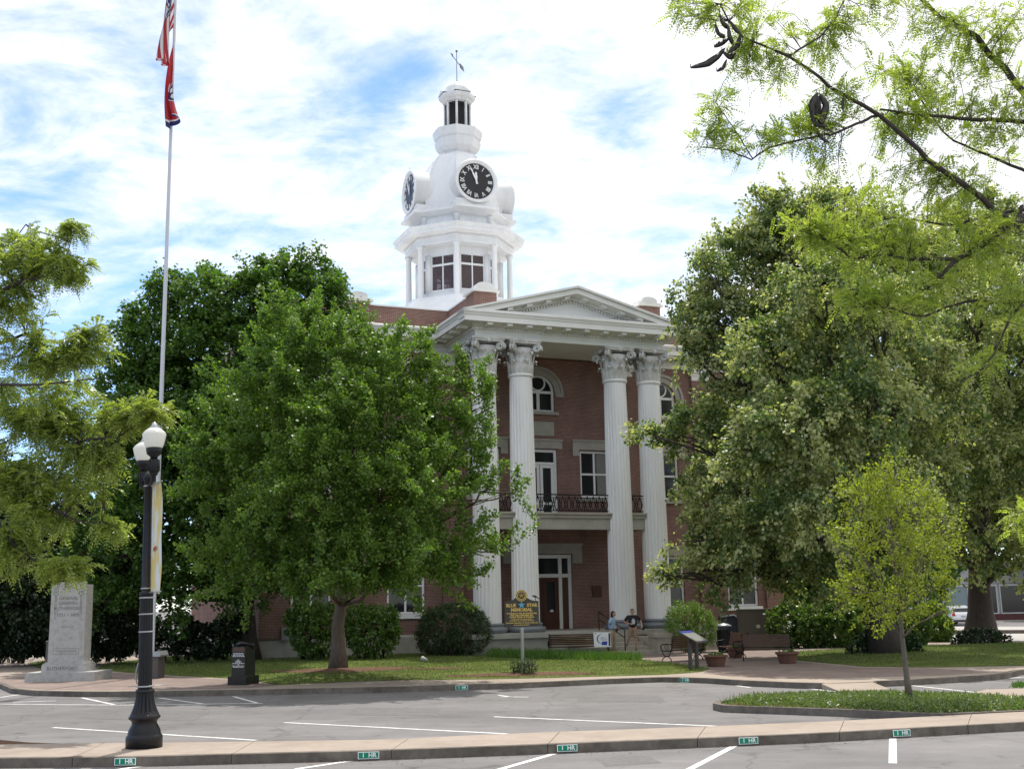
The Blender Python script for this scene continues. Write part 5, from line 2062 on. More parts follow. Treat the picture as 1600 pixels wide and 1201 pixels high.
def mound_z(P, c, q, h):
    """height of the lawn mound under points q (star-shaped about c)"""
    ang = np.arctan2(q[:, 1] - c[1], q[:, 0] - c[0])
    pa = np.arctan2(P[:, 1] - c[1], P[:, 0] - c[0])
    pr = np.hypot(P[:, 1] - c[1], P[:, 0] - c[0])
    o = np.argsort(pa)
    rr = np.interp(ang, pa[o], pr[o], period=2 * math.pi)
    t = 1 - np.clip(np.hypot(q[:, 1] - c[1], q[:, 0] - c[0]) / rr, 0, 1)
    return zpl(q[:, 1]) + .008 + h * (1 - (1 - t) ** 3)


for P, c, h, n, lab in ((L1P, L1C, .10, 60000, 'short mown grass on the lawn under the ginkgo'), (L2P, L2C, .12, 30000, 'short shaded grass under the lindens'), (L3P, L3C, .05, 1500, 'small grass patch beside the monument')):
    q = scatter(P, n)
    if P is L1P:
        tk = gpl(528, 1050)
        d = np.hypot((q[:, 0] - tk[0]) / 1.6, (q[:, 1] - tk[1]))
        d2 = np.hypot((q[:, 0] - gpl(820, 1054)[0]) / 2.4, (q[:, 1] - gpl(820, 1054)[1]))
        q = q[((d > 1.5) | (rng.random(len(q)) < .12)) & ((d2 > .9) | (rng.random(len(q)) < .15))]
    blades(q, mound_z(P, c, q, h), (.035, .10), .016, 'grass', TURFB, lab)
# bare mulch rings
for (x, y, rx, ry, lab) in ((540, 1050, 2.6, 1.5, 0), (815, 1055, 2.6, .85, 0), (690, 1048, 1.0, .5, 0)):
    c = gpl(x, y)
    mb = MB()
    n = 40
    v, f = [], []
    for k, s in enumerate((1, .7, .35)):
        for i in range(n):
            a = 2 * math.pi * i / n
            rr = s * (1 + .12 * math.sin(3 * a + x) + .07 * math.sin(7 * a))
            q = np.array([[c[0] + rx * rr * math.cos(a), c[1] + ry * rr * math.sin(a)]])
            z = mound_z(L1P, L1C, q, .10)[0] + .004 + .05 * (1 - s)
            v.append((*q[0], z))
    q = np.array([[c[0], c[1]]])
    v.append((*c[:2], mound_z(L1P, L1C, q, .10)[0] + .06))
    for k in range(2):
        for i in range(n):
            j = (i + 1) % n
            f.append((k * n + i, k * n + j, k * n + n + j, k * n + n + i))
    for i in range(n):
        f.append((2 * n + i, 2 * n + (i + 1) % n, 3 * n))
    mb.add(v, f, 0, True)
    struct(mb.build('mulch', SOIL), 'stuff', 'reddish brown mulch spread on the lawn', 'mulch')
# liriope row in front of the steps
P = np.array([gpl(x, y) for x, y in ((764, 1031), (850, 1033), (930, 1034), (1003, 1033), (1000, 1029.5), (920, 1029), (860, 1027), (764, 1026))])
q = scatter(P, 5200)
blades(q, mound_z(L1P, L1C, q, .10), (.22, .46), .022, 'liriope_grass', LIRI, 'row of bright arching border grass before the bench', 'border grass', .5)
# ground cover on the traffic island
GC = leafmat('groundcover_leaves', [(0, (.08, .125, .035)), (.7, (.13, .185, .055)), (1, (.22, .26, .10))], .35, .4, 1.4)
q = scatter(ISP, 26000)
e = np.min(np.linalg.norm(q[:, None] - ISP[None, ::2, :2], axis=2), axis=1)
bare = gp(1260, 1102, .1)
keep_ = (np.hypot((q[:, 0] - bare[0]) / 1.5, (q[:, 1] - bare[1]) / .5) > .7) & ((e > .25) | (rng.random(len(q)) < .45))
tip_ = gp(1150, 1096, .1)
keep_ &= (q[:, 0] > tip_[0] + rng.uniform(-.2, .3, len(q)))
q, e = q[keep_], e[keep_]
hz = rng.uniform(0, 1, len(q)) ** .6 * np.clip(e * .3 + .04, .04, .17) + .09
n = len(q)
Qg = leaf_quads(np.column_stack([q, hz]), unit(rdir(n) + UPV * .55), unit(UPV + rdir(n) * .8), rng.uniform(.05, .11, n), rng.uniform(.022, .04, n))
o = quads_mesh('ground_cover', Qg, GC)
struct(o, 'stuff', 'leafy ground cover filling the traffic island', 'ground cover')
q = scatter(ISP, 3500)
blades(q, .1 + 0 * q[:, 0], (.12, .26), .014, 'tall_grass', LIRI, 'grass shoots poking through the island ground cover', 'grass', .5)
P = np.array([gp(x, y, .13) for x, y in ((1578, 1074), (1800, 1079), (1800, 1068), (1590, 1069))])
q = scatter(P, 5000)
blades(q, .13 + 0 * q[:, 0], (.06, .2), .02, 'grass', LIRI, 'grass patch on the small island at the right edge', 'grass', .6)

# ================================================================== THINGS ON THE SQUARE
def ysc(x, y, D):
    return D / FPX


GRANITE = mat('pale_grey_granite', (0.40, 0.39, 0.37), .7, .08, 30, bump=.08, bscale=120, dirt=.22)
BLKGRAN = mat('polished_black_granite', (.018, .017, .018), .18, .3, 60)
LETTER = mat('dark_carved_lettering', (.15, .145, .14), .9, .05)
WLETTER = mat('white_lettering', (.7, .7, .68), .7, .05)
TERRA = mat('terracotta', (.13, .062, .042), .8, .2, 5)
SLAT = mat('brown_bench_slats', (.085, .042, .024), .5, .3, 5, stretch=(1, 8, 8))
GREEN = mat('sign_green', (.0, .20, .115), .45, .25, 14, dirt=.35)
MWHITE = mat('sign_white', (.8, .8, .8), .5, .04)
GREYMET = mat('grey_galvanised_metal', (.36, .37, .38), .4, .1, 6, metal=.6)

# ---------------- twin street lamp
LB_ = gp(225, 1167, .15)
lp = thing('street_lamp', 'black twin globe street lamp with a banner on the near pavement', 'street lamp', tuple(LB_))
lp.rotation_euler = (0, -.021, 0)
mb = MB()
mb.lathe([(.305, 0), (.305, .17), (.297, .2), (.275, .215), (.275, .24), (.26, .3), (.215, .38), (.205, .42), (.23, .46), (.262, .485), (.266, .51), (.245, .53), (.24, .545)], n=36)
# fluted bell
n, v, f = 64, [], []
rows = [(.24, .546), (.215, .60), (.188, .67), (.165, .75), (.15, .85), (.147, .90)]
for i, (r, z) in enumerate(rows):
    for k in range(n):
        rr = r * (1 - (.09 if k % 4 in (0,) and 0 < i < 5 else .0))
        a = 2 * math.pi * k / n
        v.append((rr * math.cos(a), rr * math.sin(a), z))
for i in range(len(rows) - 1):
    for k in range(n):
        f.append((i * n + k, i * n + (k + 1) % n, (i + 1) * n + (k + 1) % n, (i + 1) * n + k))
mb.add(v, f)
mb.lathe([(.16, .90), (.163, .93), (.15, .96), (.122, .975)], n=32)
mb.build('base', IRON, lp)
mb = MB()
n, v, f = 64, [], []
rows = [(.118, .97), (.112, 2.55)]
for r, z in rows:
    for k in range(n):
        rr = r * (1 - (.07 if k % 4 == 0 else 0))
        a = 2 * math.pi * k / n
        v.append((rr * math.cos(a), rr * math.sin(a), z))
for k in range(n):
    f.append((k, (k + 1) % n, n + (k + 1) % n, n + k))
mb.add(v, f)
mb.lathe([(.118, 2.55), (.118, 2.6), (.09, 2.62), (.07, 4.55), (.09, 4.58), (.09, 4.64), (.05, 4.7), (.01, 4.74)], n=24)
mb.build('pole', IRON, lp)
for z, r in ((1.0, .135), (1.92, .119), (2.22, .118), (2.5, .118), (2.66, .094), (4.45, .078)):
    mb = MB()
    mb.lathe([(r, z), (r + .006, z + .003), (r + .006, z + .022), (r, z + .025)], n=24)
    mb.build('steel_band', GREYMET, lp)
mb = MB()
mb.tube([(-.30, 0, 1.02), (.42, 0, 1.02)], .008, 6)
mb.tube([(-.14, .02, 1.05), (-.17, .02, 1.15), (-.16, .02, 1.3), (-.12, .02, 1.42)], .010, 6)
mb.build('cable_strap', GREYMET, lp)
LZ = lambda p: (p[0], p[1], p[2] if p[2] < 4.42 else 4.42 + (p[2] - 4.42) * .78)
ARM = np.array([.345, -.82, 0])
GLOBE, nt, b = nmat('frosted_lamp_glass')
b.inputs['Base Color'].default_value = (.82, .82, .78, 1)
b.inputs['Roughness'].default_value = .22
_t = nt.nodes.new('ShaderNodeBsdfTranslucent')
_t.inputs[0].default_value = (.85, .85, .78, 1)
_m = nt.nodes.new('ShaderNodeMixShader')
_m.inputs[0].default_value = .45
nt.links.new(b.outputs[0], _m.inputs[1])
nt.links.new(_t.outputs[0], _m.inputs[2])
nt.links.new(_m.outputs[0], nt.nodes['Material Output'].inputs[0])
for s in (1, -1):
    e = ARM * s
    mb = MB(LZ)
    mb.tube([(0, 0, 4.5), tuple(e * .4 + np.array([0, 0, 4.46])), tuple(e * .85 + np.array([0, 0, 4.5])), tuple(e + np.array([0, 0, 4.62]))], .035, 8)
    mb.build('arm', IRON, lp)
    mb = MB(LZ)
    c = tuple(e)
    nn, v, f = 48, [], []
    mb.lathe([(.05, 4.58), (.07, 4.62), (.07, 4.66)], c, 20)
    mb.lathe([(.085, 4.66), (.09, 4.70), (.09, 4.92), (.075, 4.95)], c, 20)
    for k in range(12):
        a = 2 * math.pi * k / 12
        mb.tube([(c[0] + .09 * math.cos(a), c[1] + .09 * math.sin(a), 4.69), (c[0] + .09 * math.cos(a), c[1] + .09 * math.sin(a), 4.93)], .012, 5)
    mb.lathe([(.06, 4.95), (.065, 5.0), (.12, 5.06), (.13, 5.12), (.135, 5.19), (.12, 5.2)], c, 24)
    lm = mb.build('lamp_holder', IRON, lp)
    mb = MB(LZ)
    pr = [(.125, 5.2)]
    for i in range(26):
        z = 5.2 + .27 * i / 25
        r = .13 + (.195 - .13) * (i / 25) ** .6
        pr.append((r + (.003 if i % 2 else 0), z))
    for i in range(1, 22):
        t = i / 21
        z = 5.47 + .17 * t
        r = .2 * math.cos(t * 1.18) ** .9
        pr.append((r + (.004 if i % 3 == 0 else 0), z))
    pr.append((.06, 5.645))
    mb.lathe(pr, c, 32)
    mb.build('globe', GLOBE, lm)
    mb = MB(LZ)
    mb.lathe([(.075, 5.64), (.07, 5.68), (.05, 5.70), (.045, 5.74), (.02, 5.76), (.005, 5.78)], c, 16)
    mb.build('finial', GREYMET, lm)
# banner
bd = np.array([.285, -.42, 0])
b0 = np.array([.085, -.05, 0])
BANM, nt, b = nmat('pale_banner_cloth')
N_, L_ = nt.nodes.new, nt.links.new
tcn = N_('ShaderNodeTexCoord')
nn_ = N_('ShaderNodeTexNoise')
nn_.inputs['Scale'].default_value = 2.2
nn_.inputs['Detail'].default_value = 3
mp_ = N_('ShaderNodeMapping')
mp_.inputs['Scale'].default_value = (4, 3, .9)
L_(tcn.outputs['Object'], mp_.inputs[0])
L_(mp_.outputs[0], nn_.inputs[0])
cr_ = N_('ShaderNodeValToRGB')
cr_.color_ramp.elements[0].position = .44
cr_.color_ramp.elements[0].color = (.62, .62, .58, 1)
cr_.color_ramp.elements[1].position = .56
cr_.color_ramp.elements[1].color = (.62, .48, .16, 1)
L_(nn_.outputs[0], cr_.inputs[0])
L_(cr_.outputs[0], b.inputs['Base Color'])
b.inputs['Roughness'].default_value = .8
mb = MB()
NB = 16
v, f = [], []
for i in range(NB + 1):
    z = 2.62 + 1.86 * i / NB
    for j in range(5):
        q = b0 + bd * j / 4
        bow = .03 * math.sin(i / NB * math.pi) * (j / 4) + .012 * math.sin(i * .6) * (j / 4)
        v.append((q[0] + bow, q[1], z - .06 * (j / 4) * (1 if i == 0 else 0)))
for i in range(NB):
    for j in range(4):
        f.append((i * 5 + j, i * 5 + j + 1, i * 5 + j + 6, i * 5 + j + 5))
mb.add(v, f, 0, True)
bn = mb.build('banner', BANM, lp)
mb = MB()
q0, q1 = b0 + bd * .3, b0 + bd * .62
mb.add([(q0[0] - .012, q0[1] - .01, 3.30), (q1[0] - .012, q1[1] - .01, 3.33), (q1[0] - .012, q1[1] - .01, 3.39), (q0[0] - .012, q0[1] - .01, 3.36)], [(0, 1, 2, 3)])
mb.build('red_mark', mat('banner_red', (.45, .06, .05), .8), bn)
mb = MB()
for z in (2.6, 4.49):
    mb.tube([(0, 0, z), tuple(b0 + bd * 1.12 + np.array([0, 0, z]))], .011, 6)
mb.build('banner_arm', GREYMET, lp)

# ---------------- flagpole and its two limp flags
FB_ = gpl(236.0, 1056)
FD = FB_[1]
fp = thing('flagpole', 'tall pale grey flagpole behind the street lamp', 'flagpole', tuple(FB_))
mb = MB()
mb.lathe([(.2, -.02), (.2, .05), (.12, .1), (.085, .12), (.075, 8), (.06, 20), (.045, 30), (.04, 30.2)], n=20)
mb.build('pole', mat('pale_pole_paint', (.55, .56, .60), .4, .05), fp)
mb = MB()
mb.lathe([(.02, 30.2), (.09, 30.28), (.11, 30.36), (.08, 30.45), (.01, 30.5)], n=16)
mb.build('ball_finial', GREYMET, fp)
mb = MB()
mb.tube([(.09, -.03, 1.2), (.085, -.03, 15), (.07, -.03, 29.9)], .006, 5)
mb.build('halyard', MWHITE, fp)


def flagmat(name, kind):
    m, nt, b = nmat(name)
    N, L = nt.nodes.new, nt.links.new
    uv = N('ShaderNodeUVMap')
    sp = N('ShaderNodeSeparateXYZ')
    L(uv.outputs[0], sp.inputs[0])
    U, V = sp.outputs[0], sp.outputs[1]

    def M(op, a, b_=None):
        m_ = N('ShaderNodeMath')
        m_.operation = op
        for i, q in enumerate((a, b_)):
            if q is None:
                continue
            if isinstance(q, (int, float)):
                m_.inputs[i].default_value = q
            else:
                L(q, m_.inputs[i])
        return m_.outputs[0]

    def mix(fac, c1, c2):
        x = N('ShaderNodeMixRGB')
        L(fac, x.inputs[0])
        for i, c in ((1, c1), (2, c2)):
            if isinstance(c, tuple):
                x.inputs[i].default_value = (*c, 1)
            else:
                L(c, x.inputs[i])
        return x.outputs[0]
    red, wht, blu = (.42, .03, .04), (.75, .75, .75), (.025, .035, .13)
    if kind == 'stripes':
        s = M('MODULO', M('FLOOR', M('MULTIPLY', V, 13.0)), 2.0)
        col = mix(s, red, wht)
        can = M('MULTIPLY', M('LESS_THAN', U, .4), M('GREATER_THAN', V, 6 / 13))
        gx = M('SUBTRACT', M('FRACT', M('MULTIPLY', U, 15.0)), .5)
        gy = M('SUBTRACT', M('FRACT', M('MULTIPLY', V, 16.7)), .5)
        st = M('LESS_THAN', M('ADD', M('MULTIPLY', gx, gx), M('MULTIPLY', gy, gy)), .075)
        col = mix(can, col, mix(st, blu, wht))
    else:
        col = mix(M('GREATER_THAN', U, .90), red, wht)
        col = mix(M('GREATER_THAN', U, .925), col, blu)
        dx = M('MULTIPLY', M('SUBTRACT', U, .44), 1.667)
        dy = M('SUBTRACT', V, .5)
        r = M('SQRT', M('ADD', M('MULTIPLY', dx, dx), M('MULTIPLY', dy, dy)))
        col = mix(M('LESS_THAN', r, .27), col, wht)
        col = mix(M('LESS_THAN', r, .25), col, blu)
        for k in range(3):
            a = math.pi / 2 + k * 2.094
            ex, ey = M('SUBTRACT', dx, .11 * math.cos(a)), M('SUBTRACT', dy, .11 * math.sin(a))
            col = mix(M('LESS_THAN', M('ADD', M('MULTIPLY', ex, ex), M('MULTIPLY', ey, ey)), .0045), col, wht)
    L(col, b.inputs['Base Color'])
    b.inputs['Roughness'].default_value = .75
    t = N('ShaderNodeBsdfTranslucent')
    L(col, t.inputs[0])
    ms = N('ShaderNodeMixShader')
    ms.inputs[0].default_value = .35
    L(b.outputs[0], ms.inputs[1])
    L(t.outputs[0], ms.inputs[2])
    L(ms.outputs[0], nt.nodes['Material Output'].inputs[0])
    return m


def flag(name, label, corners, kind, folds, depth, seed):
    """corners (picture): hoist top, hoist bottom, fly bottom, fly top; hangs limp in folds"""
    h1, h0, f0, f1 = [at(x, y, FD - .06) for x, y in corners]
    nu, nv = 60, 40
    v, uvs = [], []
    for i in range(nu + 1):
        s = i / nu
        for j in range(nv + 1):
            t = j / nv
            hp = h0 + (h1 - h0) * t
            fp_ = f0 + (f1 - f0) * t
            p = hp + (fp_ - hp) * s
            e = s ** .7
            ph = seed + t * folds * 2 * math.pi + s * 2.3
            p = p + np.array([math.sin(ph) * .2 * e - .12 * math.sin(math.pi * s), -abs(depth) * (.5 + .5 * math.cos(ph)) * e, .05 * math.sin(ph * .7 + 1) * e])
            v.append(p)
            uvs.append((s, t))
    f = []
    m = nv + 1
    for i in range(nu):
        for j in range(nv):
            f.append((i * m + j, (i + 1) * m + j, (i + 1) * m + j + 1, i * m + j + 1))
    org = h0.copy()
    mb = MB(lambda p: np.array(p) - org)
    mb.add(v, f, 0, True)
    o = mb.build(name, flagmat(name + '_cloth', kind))
    ul = o.data.uv_layers.new(name='UVMap')
    for l in o.data.loops:
        ul.data[l.index].uv = uvs[l.vertex_index]
    o.location = tuple(org)
    return o


tag(flag('flag', 'striped red white and blue flag hanging limp at the pole top', ((273.5, -62), (271, 44), (252, 94), (265, 111)), 'stripes', 1.6, .55, .4), 'striped red white and blue flag hanging limp at the pole top', 'flag')
tag(flag('flag', 'red flag with blue end band hanging limp lower on the pole', ((271, 70), (269, 150), (283, 184), (267, 209)), 'tri', 1.4, .5, 2.2), 'red flag with blue end band hanging limp lower on the pole', 'flag')

# ---------------- stone monument
MB0 = gpl(147, 1063.5)
yaw = R(-2)
mn = thing('stone_monument', 'tall pale granite monument with carved lettering on the brick corner', 'monument', tuple(MB0), yaw)
mn.scale = (1.05, 1.05, 1.02)
# local: origin at the near bottom corner; -x along the front face, +y along the right face
mD = MB0[1]
mm = mD / FPX


def slab(mb, x0, x1, y0, y1, z0, z1, bev=.0):
    mb.box(x0, x1, y0, y1, z0, z1)


mb = MB()
slab(mb, -2.28, 0, 0, 1.5, -.02, .30)
mb.build('base_slab', GRANITE, mn)
mb = MB()
slab(mb, -1.87, -.42, .28, 1.12, .301, .52)
mb.lathe([(1, 0), (1, 0)], n=4, capb=False, capt=False) if False else None
mb.box(-1.85, -.44, .30, 1.10, .521, .57)
mb.box(-1.80, -.49, .34, 1.06, .571, .61)
mb.build('plinth', GRANITE, mn)
sx0, sx1, sy0, sy1, sz0, sz1 = -1.73, -.55, .40, 1.0, .611, 3.18
mb = MB()
tp_ = .004
v = [(sx0, sy0, sz0), (sx1, sy0, sz0), (sx1, sy1, sz0), (sx0, sy1, sz0), (sx0 + tp_, sy0 + .02, sz1), (sx1 - tp_, sy0 + .02, sz1), (sx1 - tp_, sy1 - .02, sz1), (sx0 + tp_, sy1 - .02, sz1)]
mb.add(v, [(3, 2, 1, 0), (4, 5, 6, 7), (0, 1, 5, 4), (1, 2, 6, 5), (2, 3, 7, 6), (3, 0, 4, 7)])
mb.box(sx0 + .2, sx1 - .2, sy0 + .06, sy1 - .06, sz1 + .001, sz1 + .09)
mb.build('shaft', GRANITE, mn)
mb = MB()
cx = (sx0 + sx1) / 2


def fy(z):
    return sy0 + .02 * (z - sz0) / (sz1 - sz0) - .002


for txt, z, s in (('GENERAL', 2.72, .15), ('GRIFFITH', 2.55, .15), ('RUTHERFORD', 2.38, .15), ('1721 – 1805', 2.16, .15)):
    put_text(mb, txt, s, (cx, fy(z), z), (1, 0, 0), (0, 0, 1), .002)
put_text(mb, 'RUTHERFORD', .16, (-1.18, .278, .41), (1, 0, 0), (0, 0, 1), .002)


def bars(mb, cx, y, z, widths, h=.022, gap=.05, seed=0):
    r = random.Random(seed)
    for i, w in enumerate(widths):
        x = cx - w / 2
        zz_ = z - i * gap
        while x < cx + w / 2:
            l = r.uniform(.03, .08)
            mb.box(x, min(x + l, cx + w / 2), y - .001, y + .002, zz_, zz_ + h)
            x += l + .018


bars(mb, cx, fy(1.8), 1.80, (.45, .38), .012, .045, 1)
bars(mb, cx, fy(.95), 1.0, (.72, .68, .5), .014, .045, 2)
for x0, x1 in ((sx0 + .09, sx0 + .24), (sx1 - .24, sx1 - .09)):
    for a, b_, c, d in ((x0, x1, 3.03, 3.045), (x0, x1, 2.83, 2.845), (x0, x0 + .014, 2.845, 3.03), (x1 - .014, x1, 2.845, 3.03), ((x0 + x1) / 2 - .03, (x0 + x1) / 2 + .03, 2.9, 2.96), (x0 + .05, x0 + .058, 2.0, 2.82), (x1 - .058, x1 - .05, 2.0, 2.82)):
        mb.box(a, b_, fy(c), fy(c) + .02, c, d)
for a, b_, c, d in ((sx0 + .16, sx1 - .16, 1.06, 1.07), (sx0 + .16, sx1 - .16, .86, .87), (sx0 + .16, sx0 + .17, .87, 1.06), (sx1 - .17, sx1 - .16, .87, 1.06)):
    mb.box(a, b_, fy(c), fy(c) + .02, c, d)
mb.build('carved_lettering', LETTER, mn)

# dark marker tablet behind the monument
q = gpl(70, 1047)
t = thing('stone_marker', 'dark stone marker with slanted top half hidden behind the granite monument', 'marker', tuple(q), R(-2))
mb = MB()
mb.extr([(0, -.02), (.75, -.02), (.75, 1.28), (0, 1.15)], 0, .5)
mb.build('body', mat('brown_grey_stone', (.10, .085, .08), .6, .1, 20), t)
mb = MB()
mb.extr([(-.02, 1.151), (.77, 1.285), (.77, 1.31), (-.02, 1.175)], -.02, .52)
mb.build('top_slab', GREYMET, t)
# plaque pedestal behind the lamp
q = gpl(232, 1060)
t = thing('plaque_pedestal', 'grey pedestal with tilted plaque behind the street lamp', 'pedestal', tuple(q), R(-8))
mb = MB()
mb.box(-.33, .30, .05, .6, -.02, .74)
mb.build('body', mat('brown_grey_stone', (.10, .085, .08)), t)
mb = MB()
mb.extr([(-.44, .741), (.40, .741), (.40, .79), (.34, .93), (-.38, .84), (-.44, .78)], -.02, .66)
mb.build('plaque', GREYMET, t)
# black granite marker
q = gpl(379, 1070)
t = thing('granite_marker', 'small polished black granite marker with white lettering by the kerb', 'marker', tuple(q), R(-17))
mb = MB()
mb.box(-.52, .12, 0, .78, -.02, .26)
mb.build('base', BLKGRAN, t)
mb = MB()
v = [(-.44, .08, .261), (.02, .08, .261), (.04, .68, .261), (-.44, .68, .261), (-.43, .08, 1.15), (.02, .08, 1.15), (.02, .66, 1.22), (-.43, .66, 1.2)]
mb.add(v, [(3, 2, 1, 0), (4, 5, 6, 7), (0, 1, 5, 4), (1, 2, 6, 5), (2, 3, 7, 6), (3, 0, 4, 7)])
mb.tube([(-.36, .2, 1.2), (-.15, .25, 1.25), (.05, .4, 1.2), (.06, .6, 1.1)], [.05, .07, .07, .05], 7)
mb.build('stone', BLKGRAN, t)
mb = MB()
bars(mb, -.21, .079, .93, (.36, .38, .40), .022, .042, 5)
bars(mb, -.21, .079, .74, (.06, .18, .22, .42, .06, .42, .36), .02, .036, 6)
mb.build('lettering', WLETTER, t)
mb = MB()
mb.add([(-.41, .0785, 1.0), (.0, .0785, 1.0), (.0, .0785, 1.1), (-.1, .0785, 1.14), (-.2, .0785, 1.1), (-.3, .0785, 1.13), (-.41, .0785, 1.08)], [tuple(range(7))])
mb.build('etched_picture', mat('etched_reddish', (.10, .05, .04), .6), t)

# ---------------- memorial sign
q = gpl(817, 1050)
sg = thing('memorial_sign', 'dark cast memorial sign with gold lettering on a pale post', 'sign', tuple(q), R(4))
sD = q[1]
sm = sD / FPX
zc = lambda y: (1050 - y) * sm * 1.0
mb = MB()
mb.lathe([(.055, -.05), (.055, zc(987)), (.065, zc(986)), (.065, zc(984.5)), (.05, zc(984))], n=16)
mb.build('post', mat('pale_post', (.42, .42, .42), .5, .1), sg)
SGB = mat('dark_olive_sign_paint', (.045, .043, .032), .45, .12, 8)
GOLD = mat('gold_lettering', (.62, .45, .12), .5, .06)
hw = 26 * sm
mb = MB()
zb1, zt1 = zc(982), zc(943.5)
pts = [(-hw * 1.06, zb1), (hw * 1.06, zb1), (hw * 1.02, zb1 + .05), (hw, zt1), (hw * .80, zt1), (hw * .55, zt1 + .035), (hw * .36, zt1 + .10), (hw * .26, zt1 + .16)]
pts += [(-x, z) for x, z in pts[::-1]]
pts = [p for i, p in enumerate(pts) if i == 0 or p != pts[i - 1]]
mb.extr(pts, -.035, .035)
mb.build('panel', SGB, sg)
cz = zc(935)
mb = MB()


def disc(mb, cx, cz, r, y0, y1, n=28):
    mb.extr([(cx + r * math.cos(2 * math.pi * i / n), cz + r * math.sin(2 * math.pi * i / n)) for i in range(n)], y0, y1)


disc(mb, 0, cz, .195, -.045, .045)
mb.build('seal', GOLD, sg)
mb = MB()
disc(mb, 0, cz, .165, -.049, .049)
sl2 = mb.build('seal_ring', SGB, sg)
mb = MB()
disc(mb, 0, cz, .145, -.052, .052)
mb.build('seal_rim', GOLD, sg)
mb = MB()
disc(mb, 0, cz, .12, -.055, .055)
mb.build('seal_centre', SGB, sg)
mb = MB()
for k in range(5):
    a = math.pi / 2 + k * 2 * math.pi / 5
    mb.tube([(0, -.056, cz), (.09 * math.cos(a), -.056, cz + .09 * math.sin(a))], .012, 4)
mb.build('seal_relief', GOLD, sg)
mb = MB()
yf = -.038
put_text(mb, 'BLUE', .15, (-hw * .62, yf, zc(950)), (1, 0, 0), (0, 0, 1), .003, bold=.006)
put_text(mb, 'STAR', .15, (hw * .62, yf, zc(950)), (1, 0, 0), (0, 0, 1), .003, bold=.006)
put_text(mb, 'MEMORIAL', .15, (0, yf, zc(956.7)), (1, 0, 0), (0, 0, 1), .003, bold=.006)
for txt, y in (('A tribute to the Armed Forces', 961.8), ('that have defended the', 964.6), ('United States of America', 967.4)):
    put_text(mb, txt, .082, (0, yf, zc(y)), (1, 0, 0), (0, 0, 1), .003, bold=.003)
put_text(mb, 'Tennessee Federation of Garden Clubs, Inc.', .062, (0, yf, zc(976)), (1, 0, 0), (0, 0, 1), .003, bold=.002)
bars(mb, 0, yf, zc(971.2), (.72, .82), .025, .05, 8)
bars(mb, 0, yf, zc(979.8), (.55,), .025, .05, 9)
mb.build('lettering', GOLD, sg)
mb = MB()
pts = []
for k in range(10):
    a = math.pi / 2 + k * math.pi / 5
    r = .125 if k % 2 == 0 else .052
    pts.append((r * math.cos(a), zc(949.5) + r * math.sin(a)))
mb.extr(pts, -.046, -.036)
mb.build('star', mat('bright_blue_star', (.12, .42, .62), .5), sg)
# bird on the sign
bz = zt1 + .001
bq = np.array(q) + np.array([math.cos(R(4)) * hw * .93, math.sin(R(4)) * hw * .93, bz])
mb = MB()
mb.tube([(.0, 0, .12), (-.03, 0, .135), (-.08, 0, .15), (-.115, 0, .165), (-.14, 0, .168), (-.175, 0, .165)], [.012, .035, .042, .03, .026, .004], 10)
mb.tube([(0, 0, .12), (.06, 0, .075), (.11, 0, .05)], [.02, .014, .008], 6)
mb.tube([(-.05, .012, .13), (-.045, .012, .0)], .006, 5)
mb.tube([(-.06, -.012, .13), (-.055, -.012, .0)], .006, 5)
o = mb.build('bird', mat('dark_bird_plumage', (.03, .03, .03), .7, .3, 20))
o.location = tuple(bq)
tag(o, 'small dark bird perched on the right corner of the memorial sign', 'bird')

# ---------------- kerb signs
def kerb_sign(px, py, edge, label, w=.34, h=.11, z=.085):
    E = np.array(edge)
    # the point on the kerb line whose picture x matches
    T = lerp_path(E, 800)
    d = T - EYE
    xs = 800 + FPX * (d @ _xr) / (d @ _f)
    k = int(np.argmin(abs(xs - px)))
    k = min(max(k, 5), 794)
    p = T[k]
    tdir = unit(T[k + 5] - T[k - 5])
    yaw = math.atan2(tdir[1], tdir[0])
    nrm = np.array([tdir[1], -tdir[0], 0])
    r = thing('kerb_sign', label, 'parking sign', tuple(np.array([p[0], p[1], 0]) + nrm * .024), yaw, 'green 1 hr parking signs on the kerbs')
    mb = MB()
    mb.box(-w / 2, w / 2, -.008, .0, z - h / 2, z + h / 2)
    mb.build('border', MWHITE, r)
    mb = MB()
    mb.box(-w / 2 + .012, w / 2 - .012, -.011, -.0085, z - h / 2 + .010, z + h / 2 - .010)
    mb.build('plate', GREEN, r)
    mb = MB()
    put_text(mb, '1  HR', .098, (.01, -.0125, z), (1, 0, 0), (0, 0, 1), .001, bold=.002)
    mb.build('lettering', MWHITE, r)


for (x, y, lab) in ((196, 1188, 'green kerb sign reading 1 HR beside the foot of the street lamp'), (575, 1179, 'green kerb sign on the near kerb, second from the street lamp'),
                    (887, 1167, 'green kerb sign at the middle of the near kerb, third from the street lamp'), (1168, 1155, 'green kerb sign at the head of the long slanted bay line, right of centre'),
                    (1406, 1143, 'green kerb sign at the head of the short straight bay line, nearest the drain')):
    kerb_sign(x, y, Fp, lab)
for (x, y, lab) in ((722, 1073, 'small green kerb sign on the plaza kerb below the ginkgo lawn'), (1074, 1063, 'small green kerb sign on the plaza kerb in line with the tilted panel')):
    kerb_sign(x, y, PF, lab, w=.36, h=.13, z=.075)


